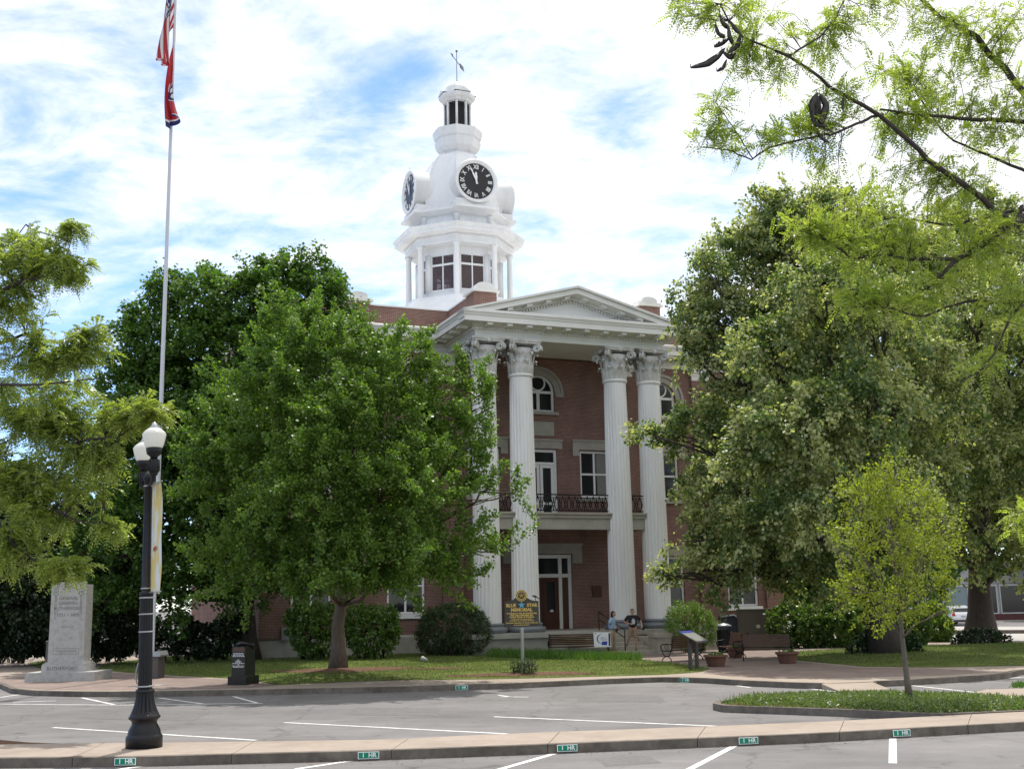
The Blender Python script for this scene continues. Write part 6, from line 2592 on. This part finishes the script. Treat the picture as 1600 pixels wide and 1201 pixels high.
# ---------------- benches
def bench_mesh(root, L=1.8):
    for nm, rows in (('seat', [(-.05 - .095 * i, .43 - .012 * i + .02 * (i == 4)) for i in range(5)]), ('backrest', None)):
        mb = MB()
        if rows:
            for y, z in rows:
                mb.box(-L / 2, L / 2, y - .04, y + .04, z - .014, z + .014)
        else:
            for i in range(6):
                z0 = .50 + i * .078
                y = .0 + .04 * i * .6
                mb.add([(-L / 2, y, z0), (L / 2, y, z0), (L / 2, y + .02, z0 + .062), (-L / 2, y + .02, z0 + .062), (-L / 2, y + .03, z0), (L / 2, y + .03, z0), (L / 2, y + .05, z0 + .062), (-L / 2, y + .05, z0 + .062)],
                       [(0, 1, 2, 3), (5, 4, 7, 6), (3, 2, 6, 7), (1, 0, 4, 5), (0, 3, 7, 4), (2, 1, 5, 6)])
        mb.build(nm, SLAT, root)
    for s in (-1, 1):
        x = s * (L / 2 + .02)
        mb = MB()
        mb.tube([(x, .04, .42), (x, .07, .7), (x, .16, .99)], .022, 6)
        mb.tube([(x, .04, .40), (x, -.22, .40), (x, -.5, .42)], .022, 6)
        mb.tube([(x, .06, .64), (x, -.2, .66), (x, -.44, .64), (x, -.52, .58), (x, -.5, .42)], .022, 6)
        a = [(x, -.23 + .21 * math.cos(w), .40 - .2 * abs(math.sin(w))) for w in np.linspace(0, math.pi, 11)]
        mb.tube(a, .02, 6)
        a = [(x, -.23 + .24 * math.cos(w), .0 + .2 * math.sin(w)) for w in np.linspace(0, math.pi, 11)]
        mb.tube(a, .02, 6)
        a = [(x, -.22 + .09 * math.cos(w), .54 + .08 * math.sin(w)) for w in np.linspace(0, 2 * math.pi, 11)]
        mb.tube(a, .012, 5)
        mb.build('leg', IRON, root)


def bench(label, pos, yaw, L=1.8):
    r = thing('park_bench', label, 'bench', tuple(pos), yaw, 'slatted park benches on the plaza')
    bench_mesh(r, L)
    return r


q1 = gpl(905, 1025)
b1 = bench('brown slatted bench with its back turned, facing the entrance steps', q1, R(3) + math.pi, 2.55)
b2 = bench('brown bench right of the round shrub, seen from behind beside the tilted panel', gpl(1074, 1032), R(40) + math.pi, 1.75)
b3 = bench('shaded brown bench facing out in front of the brown cabinet', gpl(1199, 1031), R(-8), 1.75)
b4 = bench('shaded bench seen end on between trash can and cabinet', gpl(1152, 1026), R(-75), 1.5)
# poster on the bench
pz = q1 + np.array([1.06, -.26, 0])
t = thing('event_sign', 'white event yard sign with a blue crescent fixed to the bench back', 'sign', tuple(q1), R(3))
pw, ph = .72, .62
cx = 1.02
mb = MB()
mb.add([(cx - pw / 2 - .02, -.24, .40), (cx + pw / 2, -.24, .38), (cx + pw / 2 - .03, -.24, .38 + ph), (cx - pw / 2 - .04, -.24, .40 + ph), (cx - pw / 2 - .02, -.225, .40), (cx + pw / 2, -.225, .38), (cx + pw / 2 - .03, -.225, .38 + ph), (cx - pw / 2 - .04, -.225, .40 + ph)],
       [(0, 1, 2, 3), (5, 4, 7, 6), (3, 2, 6, 7), (1, 0, 4, 5), (0, 3, 7, 4), (2, 1, 5, 6)])
mb.build('board', MWHITE, t)
NAVY = mat('navy_print', (.02, .03, .09), .6)
mb = MB()
vs, fs = [], []
for i in range(15):
    w = R(80) + i / 14 * R(200)
    th_ = .045 * math.sin(math.pi * i / 14)
    for rr in (.2, .2 - th_):
        vs.append((cx - .06 + rr * math.cos(w), -.243, .73 + rr * math.sin(w)))
for i in range(14):
    fs.append((2 * i, 2 * i + 2, 2 * i + 3, 2 * i + 1))
mb.add(vs, fs)
mb.box(cx - .33, cx - .29, -.243, -.241, .94, .98)
mb.build('crescent', NAVY, t)
mb = MB()
put_text(mb, 'RELAY', .085, (cx + .04, -.243, .77), (1, 0, 0), (0, 0, 1), .001)
put_text(mb, 'FOR LIFE', .075, (cx + .05, -.243, .69), (1, 0, 0), (0, 0, 1), .001)
mb.build('lettering', mat('grey_print', (.2, .22, .3), .6), t)
mb = MB()
mb.add([(cx - .06, -.243, .47), (cx + .17, -.243, .46), (cx + .2, -.243, .62), (cx - .04, -.243, .62)], [(0, 1, 2, 3)])
mb.build('blue_panel', mat('print_blue', (.04, .06, .35), .6), t)
mb = MB()
mb.box(cx + .25, cx + .325, -.243, -.241, .42, .96)
mb.build('side_strip', NAVY, t)


# ---------------- trash cans
def trash_can(label, pos, h=.98):
    r = thing('trash_can', label, 'trash can', tuple(pos), 0, 'black slatted trash cans')
    mb = MB()
    mb.lathe([(.25, 0), (.27, .05), (.29, .4), (.30, h * .78), (.31, h * .8), (.29, h * .8)], n=28, capt=False)
    for k in range(22):
        a = 2 * math.pi * k / 22
        mb.tube([(.275 * math.cos(a), .275 * math.sin(a), .04), (.30 * math.cos(a), .30 * math.sin(a), .4), (.315 * math.cos(a), .315 * math.sin(a), h * .8)], .012, 4)
    mb.build('body', IRON, r)
    mb = MB()
    for k in range(4):
        a = 2 * math.pi * k / 4 + .4
        mb.tube([(.28 * math.cos(a), .28 * math.sin(a), h * .79), (.28 * math.cos(a), .28 * math.sin(a), h * .94)], .014, 5)
    mb.build('bracket', IRON, r)
    mb = MB()
    mb.lathe([(.34, h * .93), (.345, h * .95), (.2, h * 1.01), (.05, h * 1.04), (.01, h * 1.05)], n=28)
    mb.build('lid', GREYMET, r)


trash_can('black trash can with pale lid behind the memorial sign post', gpl(838, 1019.5), .98)
trash_can('black trash can standing in front of the brick wall beside the cabinet', gpl(1133, 1019), 1.22)

# ---------------- brown cabinet and the unit behind
q = gpl(1190, 1012)
t = thing('utility_cabinet', 'brown metal utility cabinet in front of the hedge', 'utility cabinet', tuple(q), R(-8))
CAB = mat('brown_cabinet_paint', (.085, .072, .055), .55, .08, 2)
k_ = q[1] / FPX
mb = MB()
mb.box(-33 * k_, 33 * k_, 0, 1.0, 0, 57 * k_)
mb.build('body', CAB, t)
mb = MB()
mb.box(-34 * k_, 34 * k_, -.04, 1.04, 57 * k_ + .001, 58.5 * k_)
mb.build('lid', CAB, t)
for s in (-1, 1):
    mb = MB()
    a, b_ = sorted((s * .012, s * 30 * k_))
    mb.box(a, b_, -.025, -.001, .1, 54 * k_)
    dr_ = mb.build('door', CAB, t)
mb = MB()
mb.box(-6 * k_, 1 * k_ - .04, -.03, -.026, 30 * k_, 35 * k_)
mb.build('notice', mat('pale_notice', (.45, .42, .33), .6), t)
mb = MB()
mb.box(15 * k_, 17.5 * k_, -.034, -.0255, 30 * k_, 33 * k_)
mb.build('lock_plate', GREYMET, t)
q = gpl(1143, 1011)
t = thing('machine_housing', 'dark round topped machine housing between trash can and cabinet', 'machine', tuple(q))
mb = MB()
k_ = q[1] / FPX
mb.extr([(-14 * k_, 0), (14 * k_, 0), (14 * k_, 38 * k_), (11 * k_, 45 * k_), (6 * k_, 48 * k_), (-12 * k_, 49 * k_), (-14 * k_, 45 * k_)], 0, .8)
mb.build('housing', mat('dark_blue_grey_metal', (.05, .055, .07), .35, .1), t)
mb = MB()
mb.tube([(-14 * k_, -.02, 46 * k_), (6 * k_, -.02, 48 * k_), (12 * k_, -.02, 44 * k_), (14 * k_, -.02, 34 * k_)], .05, 6)
mb.build('rail', GREYMET, t)


# ---------------- planters
def planter(label, pos, r=.42, h=.42, mat_=TERRA, plant=True):
    t = thing('planter', label, 'planter', tuple(pos), 0, 'round planters on the plaza')
    mb = MB()
    mb.lathe([(r * .68, 0), (r * .72, .03), (r * .9, h * .7), (r * .95, h * .8), (r * 1.06, h * .82), (r * 1.06, h), (r * .92, h), (r * .88, h * .85)], n=28)
    mb.build('bowl', mat_, t)
    mb = MB()
    mb.lathe([(r * .87, h * .86), (r * .5, h * .9), (.01, h * .92)], n=20, capb=False)
    mb.build('soil', SOIL, t)
    if plant:
        m = 90
        P = rdir(m) * np.array([r * .6, r * .6, .05]) + np.array([0, 0, h * .95])
        Q = leaf_quads(P, unit(rdir(m) + UPV * .9), rdir(m), rng.uniform(.06, .16, m), np.full(m, .05))
        quads_mesh('foliage', Q, HEDGE, t)


planter('terracotta planter in front of the tilted panel', gpl(1119, 1041), .40, .40)
planter('terracotta planter between trash can and shaded bench', gpl(1150, 1027), .34, .38)
planter('terracotta planter at the right end of the shaded bench', gpl(1231, 1036), .40, .40)
planter('low pale rimmed planter beside the grass row under the event sign', gpl(956, 1024), .32, .18, mat('pale_terracotta', (.38, .25, .18), .8, .1), False)

# ---------------- tilted interpretive panel
q = gpl(1085, 1046)
t = thing('information_panel', 'tilted information panel on two dark posts beside the lawn', 'information panel', tuple(q), R(58))
mb = MB()
DGM = mat('dark_bronze_metal', (.045, .04, .04), .45, .1)
for x in (-.27, .27):
    mb.box(x - .08, x + .08, -.03, .05, -.02, .98)
    mb.build('post', DGM, t)
    mb = MB()
mb = MB()
v = [(-.52, -.35, .93), (.52, -.35, .93), (.52, .30, 1.27), (-.52, .30, 1.27)]
v2 = [(x, y - .02, z - .05) for x, y, z in v]
mb.add(v + v2, [(0, 1, 2, 3), (7, 6, 5, 4), (0, 4, 5, 1), (1, 5, 6, 2), (2, 6, 7, 3), (3, 7, 4, 0)])
pn = mb.build('tray', DGM, t)


def onp(a, b_, off=.004):
    return (-.52 + 1.04 * a, -.35 + .65 * b_ - off * .4, .93 + .34 * b_ + off)


mb = MB()
mb.add([onp(.03, .04), onp(.97, .04), onp(.97, .96), onp(.03, .96)], [(0, 1, 2, 3)])
mb.build('print', mat('panel_print_grey', (.22, .22, .20), .4, .25, 9), pn)
mb = MB()
mb.add([onp(.03, .8, .007), onp(.97, .8, .007), onp(.97, .96, .007), onp(.03, .96, .007)], [(0, 1, 2, 3)])
mb.build('heading_band', mat('panel_blue', (.03, .05, .28), .4), pn)

# small box by the steps, lawn spotlight, electric meter
q = gpl(1037, 1012)
t = thing('ground_box', 'small dark box with a pale lid beside the step block', 'utility box', tuple(q), R(10))
mb = MB()
mb.box(-.22, .3, 0, .4, -.02, .36)
mb.build('body', DGM, t)
mb = MB()
mb.add([(-.26, -.05, .37), (.34, -.05, .37), (.34, .45, .48), (-.26, .45, .48), (-.26, -.05, .40), (.34, -.05, .40), (.34, .45, .51), (-.26, .45, .51)], [(3, 2, 1, 0), (4, 5, 6, 7), (0, 1, 5, 4), (1, 2, 6, 5), (2, 3, 7, 6), (3, 0, 4, 7)])
mb.build('lid', mat('pale_lid', (.4, .4, .38), .6), t)
q = gpl(664, 1039)
t = thing('ground_spotlight', 'small pale spotlight standing in the lawn beside the ginkgo', 'spotlight', tuple(q + np.array([0, 0, .09])), R(20))
mb = MB()
mb.tube([(0, 0, -.06), (0, 0, .12)], .02, 6)
mb.build('stake', DGM, t)
mb = MB()
mb.tube([(-.14, 0, .2), (-.02, 0, .14), (.1, 0, .1)], [.09, .085, .05], 10)
mb.build('lamp_head', mat('pale_lid', (.4, .4, .38)), t)
u_, z_ = on_bv(445, 994, 3.9)
q = bw(-14.35, 3.77, .85)
t = thing('electric_meter', 'grey electric meter box on the brick wall left of the shrubs', 'meter', tuple(q), TH)
mb = MB()
mb.box(-.2, .2, -.16, .0, .0, .55)
mb.build('box', GREYMET, t)
mb = MB()
mb.tube([(0, -.16, .35), (0, -.24, .35)], [.11, .09], 14)
mb.build('dial', GLASS, t)

# ================================================================== PEOPLE
SKIN = mat('skin', (.46, .26, .18), .55, .06, 8)


def skin_graph(chains):
    """chains: list of [(pos, r), ...] sharing joints by equal positions -> grown surface mesh"""
    idx, V, Rr, E_ = {}, [], [], []
    for ch in chains:
        prev = None
        for p, r in ch:
            k = tuple(round(c, 4) for c in p)
            if k not in idx:
                idx[k] = len(V)
                V.append(k)
                Rr.append(r)
            if prev is not None and prev != idx[k]:
                E_.append((prev, idx[k]))
            prev = idx[k]
    me = bpy.data.meshes.new('growth')
    me.from_pydata(V, E_, [])
    o = bpy.data.objects.new('growth', me)
    COL.objects.link(o)
    o.modifiers.new('skin', 'SKIN')
    for i, r in enumerate(Rr):
        s = me.skin_vertices[0].data[i]
        rr = r if isinstance(r, tuple) else (r, r)
        s.radius = rr
        s.use_root = i == 0
    sb = o.modifiers.new('sub', 'SUBSURF')
    sb.levels = sb.render_levels = 2
    bpy.context.view_layer.update()
    ev = bpy.data.meshes.new_from_object(o.evaluated_get(bpy.context.evaluated_depsgraph_get()))
    bpy.data.objects.remove(o)
    bpy.data.meshes.remove(me)
    vs = [tuple(v.co) for v in ev.vertices]
    fs = [tuple(p.vertices) for p in ev.polygons]
    bpy.data.meshes.remove(ev)
    return vs, fs


def ellipsoid(c, r, nu=18, nv=12, fn=None):
    v, f = [], []
    for i in range(nv + 1):
        th = math.pi * i / nv
        for k in range(nu):
            a = 2 * math.pi * k / nu
            d = np.array([math.sin(th) * math.cos(a), math.sin(th) * math.sin(a), math.cos(th)])
            p = np.array(c) + d * np.array(r)
            if fn is not None:
                p = fn(p, d)
            v.append(p)
    for i in range(nv):
        for k in range(nu):
            f.append((i * nu + k, (i + 1) * nu + k, (i + 1) * nu + (k + 1) % nu, i * nu + (k + 1) % nu))
    return v, f


def fuse(mb, voxel=.011):
    """one closed skin over everything in mb"""
    me = bpy.data.meshes.new('fuse')
    me.from_pydata(mb.v, [], mb.f)
    o = bpy.data.objects.new('fuse', me)
    COL.objects.link(o)
    m = o.modifiers.new('rm', 'REMESH')
    m.mode = 'VOXEL'
    m.voxel_size = voxel
    s = o.modifiers.new('sm', 'SMOOTH')
    s.iterations = 3
    s.factor = .4
    bpy.context.view_layer.update()
    ev = bpy.data.meshes.new_from_object(o.evaluated_get(bpy.context.evaluated_depsgraph_get()))
    bpy.data.objects.remove(o)
    bpy.data.meshes.remove(me)
    out = MB()
    out.add([tuple(v.co) for v in ev.vertices], [tuple(p.vertices) for p in ev.polygons], 0, True)
    bpy.data.meshes.remove(ev)
    return out


def hand_chains(wr, d, palm_n, side):
    """five fingers from a wrist: d = direction of the hand, palm_n = palm normal"""
    d, pn = unit(np.array(d, float)), unit(np.array(palm_n, float))
    s = np.cross(d, pn) * side
    wr = np.array(wr, float)
    ch = [[(wr, .026), (wr + d * .045, (.04, .022)), (wr + d * .085, (.042, .02))]]
    for i, (o, l) in enumerate(((-.030, .065), (-.010, .075), (.010, .07), (.030, .055))):
        b = wr + d * .085 + s * o
        ch.append([(b, .0095), (b + d * l * .5 + pn * .012, .009), (b + d * l * .8 + pn * .035, .008)])
    b = wr + d * .03 - s * .035
    ch.append([(b, .011), (b + d * .035 - s * .025 + pn * .01, .010), (b + d * .065 - s * .025 + pn * .025, .008)])
    return ch


def person(label, pos, yaw, J, cloth, hair_long, scale=1.0, girth=1.0):
    r = thing('person', label, 'person', tuple(pos), yaw)
    r.scale = (scale,) * 3
    g_ = girth
    A = lambda k: np.array(J[k], float)
    lerp = lambda a, b, t: tuple(np.array(a) * (1 - t) + np.array(b) * t)
    mb = MB()
    pel, chest, neck = J['pelvis'], J['chest'], J['neck']
    ch = [[(pel, (.15 * g_, .12 * g_)), (lerp(pel, chest, .5), (.14 * g_, .115 * g_)), (chest, (.15 * g_, .11 * g_)), (lerp(chest, neck, .8), (.09, .075)), (neck, .055), (J['head0'], .055)]]
    for s in 'lr':
        ch.append([(pel, .13), (J['hip' + s], .095 * g_), (lerp(J['hip' + s], J['knee' + s], .5), .08 * g_), (J['knee' + s], .056), (lerp(J['knee' + s], J['ankle' + s], .35), .054), (J['ankle' + s], .036)])
        ch.append([(chest, .14), (J['sho' + s], .062), (lerp(J['sho' + s], J['elb' + s], .5), .05 * g_), (J['elb' + s], .039), (lerp(J['elb' + s], J['wri' + s], .4), .037), (J['wri' + s], .025)])
    vs, fs = skin_graph(ch)
    mb.add(vs, fs)
    for s, sd_ in (('l', 1), ('r', -1)):
        for c in hand_chains(J['wri' + s], A('wri' + s) - A('elb' + s), J.get('palm' + s, (0, -1, 0)), sd_):
            pts = [p for p, _ in c]
            rad = [(q if not isinstance(q, tuple) else (q[0] + q[1]) / 2) for _, q in c]
            mb.tube(pts, rad, 8)
    H = np.array(J['head'])

    def face(p, d):
        # jaw narrower, face flattened, brow and cheeks
        q = np.array(p)
        z = d[2]
        if z < 0:
            q[0] = H[0] + (q[0] - H[0]) * (1 + .22 * z)
        if d[1] < -.3 and z > -.2 and z < .25 and abs(d[0]) < .6:
            q[1] += .006
        return q
    mb.add(*ellipsoid(H, (.078, .098, .118), fn=face))
    mb.tube([tuple(H + [0, -.085, .02]), tuple(H + [0, -.112, -.018]), tuple(H + [0, -.096, -.026])], [.010, .016, .008], 8)
    mb.tube([tuple(H + [-.028, -.088, -.058]), tuple(H + [0, -.094, -.058]), tuple(H + [.028, -.088, -.058])], [.006, .008, .006], 6)
    for s in (-1, 1):
        mb.add(*ellipsoid(H + np.array([s * .08, .012, -.01]), (.012, .02, .03), 8, 6))
    fuse(mb).build('body', SKIN, r)
    # eyes and mouth lines
    mb = MB()
    for s in (-1, 1):
        mb.add(*ellipsoid(H + np.array([s * .031, -.088, .012]), (.012, .008, .007), 8, 6))
    mb.build('eyes', mat('dark_eyes', (.02, .015, .012), .3), r)
    # hair
    mb = MB()
    mb.add(*ellipsoid(H + np.array([0, .02, .028]), (.09, .105, .112), fn=lambda p, d: p if not (d[1] < -.25 and d[2] < .35) else H + (p - H) * .80), 0, True)
    if hair_long:
        mb.add(*ellipsoid(H + np.array([0, .07, -.06]), (.085, .065, .13)), 0, True)
    mb.build('hair', mat(cloth['hair'], cloth['hairc'], .6, .3, 30), r)
    # shirt
    mb = MB()
    e = .022
    sh = [[(lerp(pel, chest, -.12), (.168 * g_ + e, .135 * g_ + e)), (lerp(pel, chest, .45), (.155 * g_ + e, .128 * g_ + e)), (chest, (.158 * g_ + e, .118 * g_ + e)), (lerp(chest, neck, .8), (.098, .085)), (lerp(chest, neck, .97), .07)]]
    for s in 'lr':
        sh.append([(chest, .15), (J['sho' + s], .07 + e * .5), (lerp(J['sho' + s], J['elb' + s], .45), .062 * g_ + e * .5), (lerp(J['sho' + s], J['elb' + s], .8), .06 * g_ + e * .5)])
    vs, fs = skin_graph(sh)
    mb.add(vs, fs, 0, True)
    mb.build('shirt', mat(cloth['shirt'], cloth['shirtc'], .85, .12, 9), r)
    # trousers or shorts
    mb = MB()
    pn = [[(lerp(pel, chest, .12), (.158 * g_, .128 * g_)), (pel, (.162 * g_, .132 * g_))]]
    end = 1.0 if not cloth['short'] else 0.0
    for s in 'lr':
        c = [(pel, .14), (J['hip' + s], .108 * g_), (lerp(J['hip' + s], J['knee' + s], .5), .096 * g_), (J['knee' + s], .08 if not cloth['short'] else .088)]
        if end:
            c += [(lerp(J['knee' + s], J['ankle' + s], .5), .072), (lerp(J['knee' + s], J['ankle' + s], .95), .064)]
        pn.append(c)
    vs, fs = skin_graph(pn)
    mb.add(vs, fs, 0, True)
    mb.build('shorts' if cloth['short'] else 'trousers', mat(cloth['pants'], cloth['pantsc'], .85, .1, 9), r)
    for s in 'lr':
        a = A('ankle' + s)
        fd = np.array(J.get('foot' + s, (0, -1, 0)), float)
        mb = MB()
        pts = [a - fd * .06 + np.array([0, 0, -.035]), a + fd * .02 + np.array([0, 0, -.035]), a + fd * .11 + np.array([0, 0, -.05]), a + fd * .17 + np.array([0, 0, -.058])]
        mb.tube([tuple(p) for p in pts], [.038, .046, .040, .024], 10)
        mb.build('shoe', mat(cloth['shoe'], cloth['shoec'], .7), r)
    return r


def step_pos(px, py, k):
    v = STEP_V(k)
    u, z = on_bv(px, py, v)
    w = bw(u, v, 0)
    return np.array([w[0], w[1], STEP_Z(k)])


# woman in a blue shirt, in profile to the right
JW = dict(pelvis=(0, 0, .93), chest=(0, -.03, 1.28), neck=(0, -.05, 1.46), head0=(0, -.075, 1.53), head=(0, -.10, 1.60),
          hipl=(.09, 0, .88), kneel=(.10, -.10, .50), anklel=(.10, -.04, .09), hipr=(-.09, .0, .88), kneer=(-.09, .02, .49), ankler=(-.09, .16, .10),
          shol=(.18, -.03, 1.38), elbl=(.23, .02, 1.10), wril=(.17, -.20, 1.0), shor=(-.18, -.02, 1.38), elbr=(-.25, .06, 1.11), wrir=(-.20, -.16, 1.02), palml=(-.6, 0, -.4), palmr=(.6, 0, -.4))
WP = step_pos(957, 1011, 1)
wm = person('woman in a light blue shirt and khaki trousers walking down the steps', WP, R(72), JW,
            dict(hair='dark_brown_hair', hairc=(.025, .015, .012), shirt='light_blue_shirt', shirtc=(.30, .42, .56), pants='khaki_trousers', pantsc=(.36, .28, .19), short=False, shoe='tan_shoe', shoec=(.22, .15, .11)), True, 1.0, 1.12)
JM = dict(pelvis=(0, 0, .98), chest=(0, -.01, 1.36), neck=(0, -.02, 1.54), head0=(0, -.03, 1.60), head=(0, -.045, 1.675),
          hipl=(.10, 0, .93), kneel=(.12, -.05, .52), anklel=(.11, .02, .09), hipr=(-.10, 0, .93), kneer=(-.17, -.03, .54), ankler=(-.30, .30, .26),
          shol=(.21, 0, 1.46), elbl=(.36, .05, 1.24), wril=(.40, -.12, 1.06), shor=(-.21, 0, 1.46), elbr=(-.38, .02, 1.22), wrir=(-.12, -.17, 1.16), palml=(-.5, 0, -.6), palmr=(0, .8, -.4))
MP = step_pos(990, 1010.5, 1)
mnp = person('man in a black printed T-shirt and tan shorts on the steps', MP, R(-8), JM,
             dict(hair='black_hair', hairc=(.012, .010, .010), shirt='black_t_shirt', shirtc=(.016, .016, .018), pants='tan_shorts', pantsc=(.30, .21, .13), short=True, shoe='brown_sandal', shoec=(.16, .09, .07)), False, 1.0, 1.08)
mb = MB()
mb.add([(x + .04, -.155 - .01 * math.cos(x * 9), 1.27 + z) for x, z in ((-.06, -.12), (.05, -.14), (.09, -.02), (.05, .10), (-.03, .12), (-.08, .02))], [tuple(range(6))])
mb.build('shirt_print', mat('pale_print', (.5, .5, .52), .8, .3, 30), mnp)
# shoulder bag and camera they carry
mb = MB()
mb.tube([(0, 0, 0), (.02, 0, .10), (.03, 0, .16)], [.05, .065, .04], 10)
o = mb.build('handbag', mat('dark_leather', (.02, .018, .02), .5))
o.location = tuple(WP + np.array([.19, -.20, .86]))
tag(o, 'small dark handbag held at the waist of the woman in blue', 'bag')
mb = MB()
mb.box(-.06, .06, -.035, .035, -.05, .05)
mb.tube([(0, -.036, 0), (0, -.1, 0)], [.035, .038], 12)
o = mb.build('camera', IRON)
o.location = tuple(MP + np.array([.43, -.20, .93]))
tag(o, 'black camera held low in the hand of the man in black', 'camera')

# ================================================================== FAR SIDE OF THE STREET
def store(name, label, px0, px1, D, h, wallm, yaw=0.0, glass=True):
    a, b_ = gp(px0, 968, .1), gp(px1, 968, .1)
    a, b_ = at(px0, 968, D), at(px1, 968, D)
    L = b_[0] - a[0]
    t = thing(name, label, 'shop building', (a[0], D, 0.0), yaw)
    mb = MB()
    mb.box(0, L, .31, 12, 0, h)
    mb.box(-.2, L + .2, 0.1, .309, 3.3, h)
    mb.build('wall', wallm, t)
    mb = MB()
    mb.box(-.3, L + .3, -.1, 12.2, h + .001, h + .25)
    mb.build('cornice', WHITE, t)
    n = max(2, int(L / 2.6))
    for i in range(n):
        x0, x1 = L * i / n + .12, L * (i + 1) / n - .12
        mb = MB()
        frame = .09
        mb.box(x0, x0 + frame, .12, .30, .55, 3.2)
        mb.box(x1 - frame, x1, .12, .30, .55, 3.2)
        mb.box(x0 + frame, x1 - frame, .12, .30, .55, .65)
        mb.box(x0 + frame, x1 - frame, .12, .30, 3.05, 3.2)
        w = mb.build('shop_window', WHITE, t)
        mb = MB()
        mb.box(x0 + frame, x1 - frame, .2, .22, .65, 3.05)
        mb.build('pane', GLASS if i % 3 else glassmat('painted_reflection_glass', (.25, .33, .36), .15), w)  # pale base colour paints a sky reflection into some panes
    mb = MB()
    mb.box(-.1, L + .1, .05, .308, 0, .54)
    mb.build('base_course', mat('dull_red_base', (.14, .05, .045), .7, .1), t)
    return t, L


t, L = store('shop_building', 'white shop front with dark windows across the street at right', 1475, 1700, 108, 5.2, mat('pale_shop_wall', (.55, .55, .54), .7, .06))
mb = MB()
mb.box(L * .62, L * .74, .15, .19, 1.6, 2.9)
mb.build('window_display', mat('orange_red_poster', (.35, .07, .03), .6, .5, 4), t)
store('shop_building', 'red brick shop building across the street at the left edge', -80, 12, 108, 7.5, BRICK)
# white parked car seen from behind
q = gp(1506, 976.5, .03)
car = thing('parked_car', 'white hatchback parked across the street behind the thick trunk', 'car', tuple(q), R(4))
CARW = mat('white_car_paint', (.75, .76, .78), .25, .02, 1, spec=.6)
mb = MB()
prof = [(-.02, .30), (-.06, .55), (-.02, .85), (.12, .98), (.42, 1.42), (.9, 1.50), (2.0, 1.46), (2.75, 1.02), (3.7, .9), (4.05, .7), (4.08, .35), (3.9, .25), (.2, .25)]
W2 = .88
v, f = [], []
for s in (-1, -.86, .86, 1):
    for y, z in prof:
        sc = 1.0 if abs(s) < .9 else .97
        zz_ = .25 + (z - .25) * (1.0 if abs(s) < .9 else .93)
        w = W2 * s * (1 - max(0, z - .9) * .28)
        v.append((w, y, zz_))
n = len(prof)
for i in range(3):
    for k in range(n):
        f.append((i * n + k, i * n + (k + 1) % n, (i + 1) * n + (k + 1) % n, (i + 1) * n + k))
f.append(tuple(range(n)))
f.append(tuple(3 * n + k for k in range(n))[::-1])
mb.add(v, f)
mb.build('body', CARW, car)
mb = MB()
mb.add([(-.66, .135, 1.02), (.66, .135, 1.02), (.60, .40, 1.385), (-.60, .40, 1.385)], [(0, 1, 2, 3)])
mb.build('rear_window', GLASS, car)
for s in (-1, 1):
    mb = MB()
    mb.add([(s * (.86), .5, 1.0), (s * .86, 2.5, 1.0), (s * .765, 1.95, 1.38), (s * .765, .7, 1.38)], [(0, 1, 2, 3)] if s > 0 else [(3, 2, 1, 0)])
    mb.build('side_window', GLASS, car)
    mb = MB()
    mb.add([(s * .60, -.045, .72), (s * .86, -.02, .72), (s * .84, .02, .95), (s * .62, .06, .95), (s * .60, -.075, .72), (s * .87, -.05, .72), (s * .85, -.01, .95), (s * .62, .03, .95)], [(4, 5, 6, 7), (0, 1, 5, 4), (3, 2, 6, 7), (0, 4, 7, 3), (1, 2, 6, 5)])
    mb.build('tail_light', mat('red_tail_light', (.4, .01, .01), .2), car)
    for y in (.75, 3.2):
        mb = MB()
        mb.tube([(s * .70, y, .31), (s * .89, y, .31)], .31, 20)
        wh = mb.build('wheel', mat('black_tyre', (.015, .015, .015), .8), car)
        mb = MB()
        mb.tube([(s * .89, y, .31), (s * .90, y, .31)], .2, 16)
        mb.build('rim', GREYMET, wh)
mb = MB()
mb.box(-.8, .8, -.09, -.03, .30, .42)
mb.build('bumper', mat('black_plastic', (.02, .02, .02), .6), car)
mb = MB()
mb.box(-.17, .17, -.075, -.055, .62, .74)
mb.build('number_plate', mat('plate_grey', (.4, .4, .42), .5), car)
